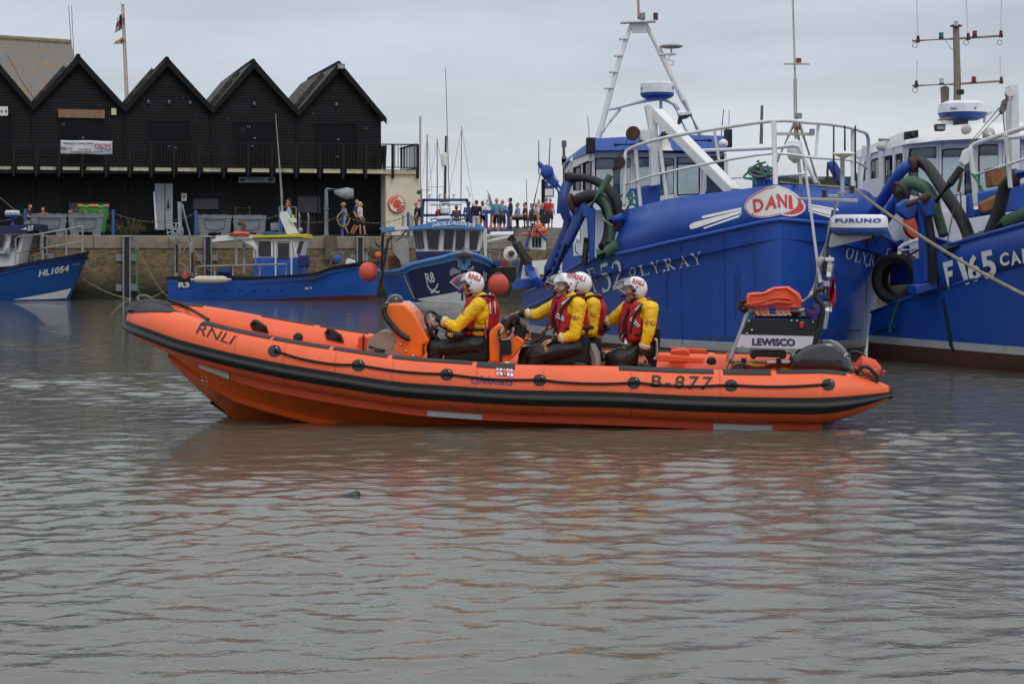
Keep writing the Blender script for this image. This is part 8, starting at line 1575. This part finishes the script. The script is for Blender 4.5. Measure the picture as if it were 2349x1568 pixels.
# ------------------------------------------------------------------ the four crew in the lifeboat
YEL=M('jacket_yellow','#eec00c',.6,var=.1,scale=9,bump=.25,bscale=34,dirt='#a98a28',dscale=4,damt=.22); CUFF=M('cuff_black','#1a1b1e',.7,var=.2)
TRO=M('drysuit_black','#0f1012',.55,var=.3,scale=9,bump=.35,bscale=30); LJR=M('lifejacket_red','#a8121e',.7,var=.12,scale=9,bump=.3,bscale=40); LJB=M('lifejacket_black','#141416',.75,var=.2)
HEL=M('helmet_white','#e6e6ea',.28,var=.02,coat=.3); VIS=glass_mat('visor_clear','#f4f6fa',.95,.02); REDL=M('red_lettering','#b02a2c',.6); MAUVE=M('sleeve_lettering','#9c4048',.7); YLET=M('yellow_lettering','#d8a81c',.6)
def crew(label,J,Fb,Ff,hand_near=None,hand_far=None,mic=None,glasses=False,head_tilt=0.,hsc=1.):
 """J: joint -> world point; Fb: way the chest faces; Ff: way the face looks"""
 U=Vector((0,0,1)); r=thing('person',label,'person',J['seat'],'crew of the lifeboat')
 Fb,Sb,Ub=basis(Fb,U); H=J['head']; Ff,Sf,Uf=basis((Ff+Vector((0,0,head_tilt))),U); C=J['chest']; W=J['waist']; Pv=J['seat']+Vector((0,0,.1)); nb=C+Ub*.2
 sn,sf=J['sh_n'],J['sh_f']
 body=head_prims(H,Ff,Sf,Uf)+[(H-Uf*.09-Ff*.015,nb,.055,.06,0),(nb,C,.07,.12,0),(C,(.10,.15,.18),rot3(Fb,Sb,Ub),0),(C,W,.11,.1,0),(W,Pv,.1,.12,0)]
 for s_,e_,w_ in((sn,J['el_n'],J['wr_n']),(sf,J['el_f'],J['wr_f'])):body+=[(nb,s_,.05,.055,0),(s_,e_,.05,.042,0),(e_,w_,.042,.029,0)]
 for h_,k_,a_ in((J['hip_n'],J['kn_n'],J['an_n']),(J['hip_f'],J['kn_f'],J['an_f'])):body+=[(h_,k_,.075,.055,0),(k_,a_,.055,.04,0),(Pv,h_,.09,.08,0)]
 for w_,e_,hd in((J['wr_n'],J['el_n'],hand_near),(J['wr_f'],J['el_f'],hand_far)):body+=hand_prims(w_,hd[0],hd[1],1.02,hd[2],0,1,hd[3])
 flesh(body,.0065,[SKIN],'body',r,iters=2)
 face(H,Ff,Sf,Uf,r)
 Rb=rot3(Fb,Sb,Ub)
 tr=[(Pv,(.16,.19,.15),Rb,0),(W-Ub*.02,Pv,.135,.15,0)]
 for h_,k_,a_ in((J['hip_n'],J['kn_n'],J['an_n']),(J['hip_f'],J['kn_f'],J['an_f'])):tr+=[(Pv,h_,.13,.115,0),(h_,k_,.115,.09,0),(k_,a_,.088,.07,0),(a_,a_+Fb*.17-Ub*.05,.06,.05,0)]
 tm,to=flesh(tr,.018,[TRO],'trousers',r,wr=.011,wsc=11)
 ja=[(C+Ub*.02,(.135,.185,.2),Rb,0),(C,W,.15,.145,0),(W,W-Ub*.05,.15,.145,0),(nb-Ub*.03,C,.1,.15,0)]
 for s_,e_,w_ in((sn,J['el_n'],J['wr_n']),(sf,J['el_f'],J['wr_f'])):
  d=(e_-w_).normalized(); ja+=[(nb-Ub*.05,s_,.08,.083,0),(s_,e_,.083,.068,0),(e_,w_+d*.085,.068,.052,0)]
 jm,jo=flesh(ja,.011,[YEL],'jacket',r,wr=.0075,wsc=17)
 for e_,w_ in((J['el_n'],J['wr_n']),(J['el_f'],J['wr_f'])):
  d=(e_-w_).normalized(); m=MB(); m.tube([w_-d*.012,w_+d*.012,w_+d*.07],[.038,.047,.054],14); m.build('cuff',CUFF,jo)
  m=MB(); m.tube([w_+d*.085,w_+d*.095,w_+d*.118,w_+d*.125],[.056,.067,.069,.06],18,cap=False); m.build('reflective_band',REFL,jo)
# lifejacket: collar, two front lobes, back panel, belt
 lj=[]
 nk=nb+Ub*.015
 for a in range(0,360,30):
  p=nk+(Fb*math.cos(R(a))*.115+Sb*math.sin(R(a))*.125)-Ub*(.03+.05*max(0,math.cos(R(a)))); q=nk+(Fb*math.cos(R(a+30))*.115+Sb*math.sin(R(a+30))*.125)-Ub*(.03+.05*max(0,math.cos(R(a+30))))
  lj.append((p,q,.045,.045,0))
 for s_ in(1,-1):
  a=nk+Fb*.12+Sb*.09*s_-Ub*.05; b=C+Fb*.155+Sb*.085*s_-Ub*.02; c=W+Fb*.16+Sb*.085*s_+Ub*.03
  lj+=[(a,b,.055,.068,0),(b,c,.07,.072,0),(b+Sb*s_*.05-Fb*.04,c+Sb*s_*.05-Fb*.05,.05,.05,0)]
 bk=C-Fb*.135; lj+=[(nk-Fb*.11-Ub*.03,bk+Ub*.05,.07,.085,0),(bk+Ub*.08,W-Fb*.145+Ub*.04,.085,.07,0),(bk+Sb*.07+Ub*.08,W-Fb*.125+Sb*.06+Ub*.04,.06,.055,0),(bk-Sb*.07+Ub*.08,W-Fb*.125-Sb*.06+Ub*.04,.06,.055,0)]
 lm,lo=flesh(lj,.011,[LJR],'lifejacket',r,wr=.004,wsc=10)
 m=MB()
 for dz,rr in((.0,.021),):m.tube([W+Ub*.055+(Fb*math.cos(R(a))*.235+Sb*math.sin(R(a))*.205)for a in range(0,360,15)],rr,8,closed=True)
 for s_ in(1,-1):m.tube([nk-Fb*.16+Sb*.06*s_,nk+Sb*.155*s_-Ub*.0,C+Fb*.17+Sb*.14*s_+Ub*.06,W+Fb*.21+Sb*.11*s_+Ub*.06],.02,8,sm=4)
 m.tube([nk+Fb*.165-Ub*.1,C+Fb*.225,W+Fb*.235+Ub*.05],.016,8,sm=3); m.build('strap',LJB,lo)
 m=MB(); m.box(W+Fb*.235+Ub*.055,(.03,.06,.05),Rb); bkk=m.build('buckle',LJB,lo,bevel=.008)
 m=MB(); m.torus(W+Fb*.25+Ub*.02+Sb*.02,Sb,.028,.006,14,6); m.tube([W+Fb*.245+Sb*.05+Ub*.02,W+Fb*.25+Sb*.06-Ub*.05,W+Fb*.24+Sb*.05-Ub*.1],[.012,.02,.012],7); m.build('clip',M('steel_clip','#8c8d8c',.35,.7),lo)
# helmet
 hc=H+Uf*.025-Ff*.012; hr=Vector((.145,.125,.14))*hsc; Rh=rot3(Ff,Sf,Uf); m=MB(); m.ball(hc,tuple(hr),44,34,Rh); keep=[]
 for f in m.F:
  c=sum((m.V[i]for i in f),Vector())/len(f)-hc; q=Vector((c.dot(Ff)/hr.x,c.dot(Sf)/hr.y,c.dot(Uf)/hr.z))
  if q.z<-.80 or(q.x>.36-.12*min(0,q.z+.2)and q.z<.30):continue
  keep.append(f)
 for f in m.F: # shallow moulded ridges
  pass
 m.F=keep; m.mi=[0]*len(keep)
 for i,p in enumerate(m.V):
  q=p-hc; z=q.dot(Uf)/hr.z; y=abs(q.dot(Sf))/hr.y; x=q.dot(Ff)/hr.x
  rg=math.exp(-((z-.42-.25*x)/.05)**2)+math.exp(-((z-.1-.22*x)/.05)**2)*(x<.3)
  m.V[i]=p+(q.normalized()*.0035*rg if y>.3 else Vector())
 used=sorted({i for f in m.F for i in f}); mp={i:k for k,i in enumerate(used)}; m.V=[m.V[i]for i in used]; m.F=[[mp[i]for i in f]for f in m.F]
 ho=m.build('helmet',HEL,r,smooth=60,solid=.012); hb=m.bvh()
 m=MB(); m.ball(hc-Uf*.01,tuple(hr*.93),24,18,Rh); kp=[]
 for f in m.F:
  c=sum((m.V[i]for i in f),Vector())/len(f)-hc; q=Vector((c.dot(Ff)/hr.x,c.dot(Sf)/hr.y,c.dot(Uf)/hr.z))
  if q.z<-.8 or(q.x>.2 and q.z<.38):continue
  kp.append(f)
 m.F=kp; m.mi=[0]*len(kp); m.build('liner',LJB,ho,smooth=60)
 vm=MB(); g=[]
 for t in np.linspace(0,1,9):
  row=[]
  for ph in np.linspace(-88,88,25):
   s_,c_=math.sin(R(ph)),math.cos(R(ph)); a=Vector((.40+.28*s_*s_,1.03*s_,1.0*c_-.08)); b=Vector((.95+.85*c_,.94*s_,-.46+.70*c_)); q=a.lerp(b,t); q=q+Vector((.10,0,.16))*(4*t*(1-t))*c_
   row.append(hc+Ff*q.x*hr.x+Sf*q.y*hr.y+Uf*q.z*hr.z)
  g.append(row)
 vm.loft(g,False,False); vo=vm.build('visor',VIS,ho,smooth=80)
 m=MB(); m.tube(g[-1],.0035,6); m.tube([x[0]for x in g],.003,5); m.tube([x[-1]for x in g],.003,5); m.build('visor_edge',M('visor_rim','#aab0b8',.3),ho)
 for s_ in(1,-1):
  m=MB()
  for a,b,rr in((.28,-.16,.026),(.24,-.56,.022),(.36,.12,.010),(.02,.12,.010),(.5,-.58,.008),(-.02,-.55,.008)):
   o_=hc+Ff*a*hr.x+Uf*b*hr.z; h_,n_,_,_=hb.ray_cast(o_+Sf*s_*.4,-Sf*s_)
   if h_:m.lathe(h_-Sf*s_*.004,[(rr,0),(rr,.012),(rr*.6,.018)],Sf*s_,16)
  m.build('ear_boss',RUB,ho)
 if mic:
  m=MB(); a=hc+Ff*.3*hr.x+Sf*hr.y*mic[1]*.98-Uf*.35*hr.z; b=H+Ff*.135-Uf*.058+Sf*.01*mic[1]; m.tube([a,a.lerp(b,.5)+Sf*mic[1]*.012,b],.0035,6); mo=m.build('boom',RUB,ho)
  m=MB(); m.ball(b,(.034,.024,.024),12,8,Rh); m.build('microphone',mic[0],mo)
 m=MB(); m.tube([hc-Uf*.8*hr.z+Sf*.5*hr.y,H-Uf*.135+Ff*.045,hc-Uf*.8*hr.z-Sf*.5*hr.y],.014,7,sm=4); m.build('chin_strap',LJB,ho)
 if glasses:
  m=MB()
  for s_ in(1,-1):m.torus(H+Ff*.118+Uf*.022+Sf*.033*s_,Ff,.024,.003,18,6); m.tube([H+Ff*.112+Uf*.025+Sf*.056*s_,H+Ff*.0+Uf*.03+Sf*.082*s_],.0025,5)
  m.build('glasses',M('frame_grey','#4c4a4a',.3,.5),r)
 return dict(root=r,jacket=jm.bvh(),jo=jo,lj=lm.bvh(),lo=lo,tr=tm.bvh(),to=to,hb=hb,ho=ho)
def jn(**k):return{a:BP(*b)for a,b in k.items()}
FWD=Lf.copy(); DN=Vector((0,0,-1)); TOC=Ln.copy()
# helmsman
J=jn(head=(1081,655,.06),chest=(1104,722,.04),waist=(1100,765,.03),seat=(1106,812,.03),sh_n=(1098,698,.22),el_n=(1047,751,.27),wr_n=(1003,729,.20),sh_f=(1096,696,-.15),el_f=(1046,754,-.22),wr_f=(1012,742,-.08),hip_n=(1100,790,.13),kn_n=(996,797,.19),an_n=(995,858,.19),hip_f=(1100,790,-.07),kn_f=(1000,797,-.12),an_f=(1000,858,-.14))
c=crew('crew member steering at the front console, seen in profile with a purple microphone cover',J,FWD,FWD*.98-Lk*.05,(FWD*.9-Lk*.25,DN,62,-1),(FWD*.9-Lk*.2,DN,60,1),(M('mic_purple','#42308a',.8),1))
decal_text('lettering','RNLI',[(1074,638),(1100,645),(1102,634),(1077,628)],c['hb'],REDL,c['ho'],.03,off=.018,step=4)
decal_text('sleeve_lettering','RNLI',[(1046,712),(1063,721),(1067,710),(1052,703)],c['jacket'],MAUVE,c['jo'],.02,off=.006,step=4)
decal_poly('reflective_strip',[[(1122,691),(1125.5,690),(1127.5,719),(1124,720)],[(1133,690),(1135,690),(1137,718),(1134.8,718)]],c['lj'],REFL,c['lo'],.006,5)
decal_poly('name_patch',[[(1111,672),(1122,669),(1126,676),(1116,677)]],c['lj'],EW,c['lo'],.008,5)
m=MB(); m.ball(BP(1044,768,.27),(.12,.07,.06),24,16); m.build('thigh_pouch',TRO,c['to']); decal_text('pouch_lettering','NLI',[(1027,771),(1038,772.5),(1039,764),(1029,763)],m.bvh(),YLET,c['to'],.03,off=.006,step=4)
m=MB(); m.tube([BP(*CZ(*p),.26)for p in((1530,720),(1545,800),(1540,890),(1550,940))],.011,6,sm=3); m.build('red_tape',M('tape_red','#b3243c',.7),c['lo'])
m=MB(); x=J['wr_n']+(J['el_n']-J['wr_n']).normalized()*-.004; m.lathe(x+TOC*.03+Lk*.015,[(.022,0),(.022,.012),(.018,.014)],(TOC+Lk*.6).normalized(),14); m.tube([x+(TOC*math.cos(R(a))+Lk*math.sin(R(a)))*.034 for a in range(0,360,20)],.009,6,closed=True); m.build('watch',RUB,c['root'])
# crew member at the rear console, face turned towards us
F2=(FWD*.86+TOC*.5).normalized()
J=jn(head=(1292,658,.24),chest=(1307,720,.24),waist=(1314,762,.24),seat=(1322,812,.24),sh_n=(1329,700,.42),el_n=(1318,768,.46),wr_n=(1269,779,.42),sh_f=(1277,699,.05),el_f=(1232,722,.0),wr_f=(1189,718,.05),hip_n=(1318,795,.36),kn_n=(1232,812,.44),an_n=(1222,866,.44),hip_f=(1312,795,.14),kn_f=(1208,812,.10),an_f=(1195,866,.1))
c=crew('crew member behind the rear console with face turned to the camera and arm stretched forward',J,(FWD*.88+TOC*.47),(FWD*.72+TOC*.66+Lk*.02),(FWD*.95-Lk*.2+TOC*.1,DN,28,-1),(FWD*.95-Lk*.2,DN,50,1),(RUB,1))
decal_text('lettering','RN',[(1301,638),(1313,640),(1314,629),(1301,628)],c['hb'],REDL,c['ho'],.03,off=.018,step=4)
decal_text('sleeve_lettering','RNLI',[(1303,729),(1324,735),(1327.5,725),(1306,720)],c['jacket'],MAUVE,c['jo'],.02,off=.006,step=4)
def ljpatch(c,q,s='RNLI'):
 decal_poly('name_patch',[q],c['lj'],EW,c['lo'],.006,4); i=[bil(q,.08,.2),bil(q,.92,.2),bil(q,.92,.8),bil(q,.08,.8)]; decal_text('patch_lettering',s,i,c['lj'],INK,c['lo'],.02,off=.010,step=4)
ljpatch(c,[(1275,726.5),(1293,737),(1294.5,727.5),(1279,718)])
decal_poly('reflective_strip',[[(1287,696),(1303,684),(1312,683),(1290,699)],[(1289,694),(1297,688),(1299,690),(1293,695)],[(1303,678),(1313,672),(1314,674.5),(1304.5,680)]],c['lj'],REFL,c['lo'],.006,4)
decal_text('pouch_lettering','RNLI',[(1245,790),(1252,808),(1259,805),(1250,788)],c['tr'],YLET,c['to'],.03,off=.006,step=4)
m=MB(); m.tube([BP(*SZ(*p),.55)for p in((770,745),(740,830),(690,920),(620,970),(540,985),(450,950),(400,860),(380,790))],.012,7,sm=5); m.build('kill_cord',RUB,c['root'])
# crew member half hidden behind
J=jn(head=(1328,655,-.28),chest=(1350,722,-.28),waist=(1350,765,-.28),seat=(1352,812,-.28),sh_n=(1362,699,-.1),el_n=(1358,760,-.06),wr_n=(1312,772,-.06),sh_f=(1340,698,-.46),el_f=(1310,745,-.5),wr_f=(1270,752,-.45),hip_n=(1345,795,-.18),kn_n=(1262,808,-.16),an_n=(1258,866,-.16),hip_f=(1345,795,-.38),kn_f=(1258,806,-.40),an_f=(1255,866,-.4))
c=crew('crew member mostly hidden behind the one facing the camera',J,FWD,FWD*.97-TOC*.15,(FWD*.95-Lk*.2,DN,40,-1),(FWD,DN,40,1),None)
decal_text('lettering','RNLI',[(1316,640),(1341,646),(1343,636),(1319,629)],c['hb'],REDL,c['ho'],.03,off=.018,step=4)
decal_text('sleeve_lettering','NLI',[(1354,726),(1366,728),(1368,720),(1356,717)],c['jacket'],MAUVE,c['jo'],.02,off=.006,step=4)
# crew member in the rear seat
J=jn(head=(1455,666,.02),chest=(1469,732,.0),waist=(1469,776,.0),seat=(1474,822,.0),sh_n=(1495,707,.22),el_n=(1488,762,.30),wr_n=(1472,812,.28),sh_f=(1437,707,-.16),el_f=(1406,733,-.22),wr_f=(1378,746,-.26),hip_n=(1466,806,.1),kn_n=(1420,826,.26),an_n=(1425,885,.26),hip_f=(1460,806,-.1),kn_f=(1404,822,-.08),an_f=(1405,885,-.1))
c=crew('crew member in glasses on the rearmost seat, one hand hanging by the tube',J,(FWD*.82+TOC*.55),FWD*.97+TOC*.2,(DN*.98-FWD*-.08,FWD*-.2+TOC*-.9,22,-1),(FWD*.6+DN*.75,DN*.6-FWD*.6,35,1),(RUB,1),True)
decal_text('lettering','RNLI',[(1450,650),(1475,656),(1477,646),(1453,640)],c['hb'],REDL,c['ho'],.03,off=.018,step=4)
decal_text('sleeve_lettering','RNLI',[(1480,743),(1501,747),(1503,737),(1483,733)],c['jacket'],MAUVE,c['jo'],.02,off=.006,step=4)
ljpatch(c,[(1445,734),(1463,751),(1469,746),(1450,727)])
decal_poly('reflective_strip',[[(1455,711),(1466,699),(1480,697),(1459,712)],[(1475,692),(1487,688),(1489,692),(1478,696)]],c['lj'],REFL,c['lo'],.006,4)
decal_text('pouch_lettering','RNLI',[(1415,797),(1435,800),(1439,793),(1419,788)],c['tr'],YLET,c['to'],.03,off=.006,step=4)
# ------------------------------------------------------------------ people on the quay
_mc={}
def cm(c,k='cloth'):return M(k+'_'+c.strip('#'),c,.8 if k=='cloth' else .6,var=.15,scale=9,bump=.2 if k=='cloth' else 0,bscale=25)
def onlooker(label,foot,h,az,shirt,legs,hair='#4a3a2c',pose='stand',long_sleeve=False,shorts=True,skin=SKIN,hairlen=0,hat=None,shoes='#2a2a2c',bag=None,arm=0.,stride=.0,bald=False,group='people on the quay'):
 r=thing('person',label,'person',foot,group); s=h/1.75; F=Vector((math.sin(R(az)),-math.cos(R(az)),0)); U=Vector((0,0,1)); F,S,U=basis(F,U)
 def q(f,l,u):return foot+(F*f+S*l+U*u)*s
 dz=-.42 if pose=='sit' else 0; H=q(.03,0,1.63+dz); Rm=rot3(F,S,U); pr=head_prims(H,F,S,U,0,s)
 pr+=[(q(0,0,1.42+dz),H-U*.05*s,.058*s,.055*s,0),(q(0,0,1.28+dz),(.115*s,.18*s,.19*s),Rm,1),(q(0,0,1.3+dz),q(0,0,1.0+dz),.135*s,.14*s,1),(q(0,0,1.02+dz),(.13*s,.17*s,.12*s),Rm,1),(q(0,0,.93+dz),(.14*s,.175*s,.13*s),Rm,2)]
 for l in(1,-1):
  sh=q(0,.19*l,1.40+dz); el=q(-.04+arm*(.25 if l>0 else .05),.25*l,1.12+dz+.05*arm); wr=q(.1+arm*.35,(.24-.12*arm)*l,.90+dz+.3*arm)if pose!='sit' else q(.32,.14*l,.62);
  if pose=='sit':el=q(.06,.25*l,.72)
  pr+=[(q(0,.06*l,1.38+dz),sh,.08*s,.075*s,1),(sh,sh.lerp(el,.6),.07*s,.06*s,1),(sh.lerp(el,.6),el,.05*s,.043*s,1 if long_sleeve else 0),(el,wr,.045*s,.033*s,1 if long_sleeve else 0)]
  d=(wr-el).normalized(); pr+=hand_prims(wr,d,-S*l,1.05*s,30,0,1,l)
  hp=q(0,.1*l,.92+dz)
  if pose=='sit':kn=q(.44,.13*l,.52); an=q(.42,.14*l,.09)
  else:kn=q(.03+stride*l*.55,.11*l,.50); an=q(-.02+stride*l*(1.0 if l>0 else 1.25),.11*l,.09+(.05 if stride and l<0 else 0))
  pr+=[(hp,hp.lerp(kn,.78),.095*s,.088*s,2),(hp.lerp(kn,.78),kn,.065*s,.056*s,0 if shorts else 2),(kn,an,.058*s,.038*s,0 if shorts else 2),(an-U*.04*s-F*.03*s,an-U*.045*s+F*.15*s,.048*s,.036*s,3)]
 flesh(pr,.017,[skin,cm(shirt),cm(legs),cm(shoes)],'body',r,wr=.004,wsc=12,iters=2)
 hm_=M('hair_'+hair.strip('#'),hair,.8,var=.35,scale=30,bump=.4,bscale=60); m=MB(); k=.2 if bald else 0
 hp_=[(H+U*(.045-k*.3)*s-F*(.022+k*.1)*s,(.098*s,.086*s,(.095-k*.2)*s),Rm,0)]
 if hairlen:hp_+=[(H+U*.02*s-F*.06*s,H-U*hairlen*s-F*.075*s,.075*s,.05*s,0),(H+S*.06*s-F*.02*s,H+S*.07*s-U*hairlen*.8*s-F*.03*s,.035*s,.025*s,0),(H-S*.06*s-F*.02*s,H-S*.07*s-U*hairlen*.8*s-F*.03*s,.035*s,.025*s,0)]
 flesh(hp_,.016,[hm_],'hair',r,wr=.008,wsc=40,iters=2)
 if hat:m=MB(); m.lathe(H+U*.05*s,[(.19*s if hat[1]else .11*s,0),(.19*s if hat[1]else .11*s,.012),(.105*s,.03),(.1*s,.11*s),(.02,.13*s)],U,18); m.build('hat',cm(hat[0]),r)
 if bag:
  m=MB(); c=q(*bag[1]); m.box(c,bag[2],Rm); m.build('bag',cm(bag[0]),r,bevel=.05); m=MB(); m.tube([q(0,.16,1.42+dz),q(-.13,.1,1.3+dz),c],.015,5); m.build('bag_strap',cm(bag[0]),r)
 return r
def fp(u,v,o):return RP(u,v,o)
onlooker('man in a black shirt seated behind the leftmost grey tub',QG(67,3.4)-Vector((0,0,-.25)),1.75,80,'#16171b','#1c1d22','#3a2a22','sit',shorts=False,arm=.6)
onlooker('woman in a red top seated facing the man in black',QG(100,3.4)-Vector((0,0,-.18)),1.65,-20,'#a01f2c','#22222a','#2a1714','sit',hairlen=.12)
onlooker('bearded man in a black t-shirt walking past the lower door of hut 15',fp(664,539,2.6),1.85,-80,'#17181c','#1b1c22','#2a1d18',shorts=False,stride=.2,skin=SKIN2)
onlooker('woman in a pale blue shirt with a yellow bag, walking',fp(662,540,1.9),1.68,-80,'#9fb8d8','#9fb8d8','#8a5a34',long_sleeve=True,hairlen=.16,stride=.2,bag=('#d8d23a',(-.22,.22,.85),(.12,.3,.42)))
onlooker('woman in a sun hat and lilac dress beside the coiled rope',fp(789,540,1.4),1.62,-60,'#8e93b4','#8e93b4','#5a4636',hat=('#d2bd9a',1),stride=.22)
onlooker('grey haired man in a blue shirt behind the blonde woman',fp(818,540,2.6),1.82,75,'#27407c','#1c1d22','#8b8a86',stride=.18)
onlooker('blonde woman in a white patterned top and black shorts, walking',fp(826,541,1.6),1.72,75,'#c9c5bd','#16161a','#c0a67a',hairlen=.16,stride=.25)
onlooker('grey haired man with a black backpack by the cream wall',fp(956,541,2.2),1.78,-90,'#1d1f24','#5a4a36','#a29f98',bag=('#15161a',(-.22,0,1.2),(.2,.3,.5)))
onlooker('man in a maroon top and sunglasses behind the gantry',fp(1020,522,4.5),1.78,10,'#5a2028','#2a2a30','#4a3024',skin=SKIN2)
onlooker('person in a rust brown coat seen from behind',fp(1047,541,3.6),1.62,170,'#6b3d1e','#2a2a30','#6b3d1e',long_sleeve=True,hairlen=.1)
onlooker('man in a denim jacket with a shoulder strap',fp(1075,541,3),1.8,160,'#48567a','#2a3350','#4a3a2c',long_sleeve=True)
onlooker('grey haired woman behind the one in a black top',fp(1086,540,4.5),1.7,30,'#4d6a60','#33333a','#a8a49c',hairlen=.08)
onlooker('woman in a black top and white trousers with her back turned',fp(1093,541,2.4),1.86,175,'#131419','#c9c7cc','#3a302c',long_sleeve=True,shorts=False)
onlooker('red haired woman in a white jacket and black shorts',fp(1107,533,3),1.66,200,'#d2d0c8','#15151a','#9a5428',long_sleeve=True,hairlen=.13)
onlooker('bald man in a teal polo shirt and dark shorts with his back turned',fp(1139,538,2),1.92,170,'#5f8a94','#23262a','#b07f66',bald=True,stride=.18,skin=SKIN2)
onlooker('older man in a pale blue shirt beside the one in teal',fp(1152,538,3),1.86,150,'#7396c4','#2a2d33','#b07f66',bald=True)
onlooker('dark haired person in a green hooded top facing left',fp(1171,524,3),1.62,-80,'#2c3a34','#1d1f22','#1d1512',long_sleeve=True,hairlen=.06,arm=.8)
onlooker('seated man in a pale blue shirt and glasses',fp(1188,523,2.9),1.75,-70,'#8296be','#15161a','#6d6864','sit')
onlooker('seated bearded man in a maroon shirt',fp(1205,523,2.9),1.78,-75,'#4a1f2c','#17171b','#4a2f1e','sit',shorts=False)
onlooker('seated man in a cap behind the bearded one',fp(1221,523,3.2),1.66,-60,'#5a5560','#2a2a2e','#8b8178','sit',hat=('#8b7f6c',0))
onlooker('seated white haired man in a white shirt',fp(1231,523,3.4),1.8,-60,'#c4c3c4','#3a3a40','#b8b2a8','sit')
onlooker('seated grey haired woman in a navy top',fp(1244,523,3.4),1.74,-50,'#2a3350','#2a2a30','#948d84','sit',hairlen=.06)
onlooker('person in a red top partly behind the blue boom',fp(1254,524,4.2),1.66,190,'#b0202a','#2a2a30','#8b7a66')
onlooker('person in a pink top partly behind the blue boom',fp(1262,524,4.6),1.64,150,'#c8748a','#3a3a44','#b09a80')
onlooker('white haired onlooker behind the seated group',fp(1236,523,4.4),1.55,20,'#a8a8ae','#33333a','#b8b4ac')
# dark scrap of driftwood afloat in front of the lifeboat
c0=P(803,1137,14.39); m=MB(); m.loft([[c0+Vector((x,.05*w_*math.cos(a),-.01+.05*h_*max(-.4,math.sin(a))))for a in np.linspace(0,6.28,11)[:-1]]for x,w_,h_ in((-.10,.1,.1),(-.06,.7,.5),(0,1,.8),(.05,.9,1.1),(.075,.5,1.0),(.085,.1,.4))],True,True); tag(m.build('driftwood',M('wet_wood','#1f2523',.3,var=.3)),'small dark scrap of driftwood floating in front of the lifeboat','driftwood')
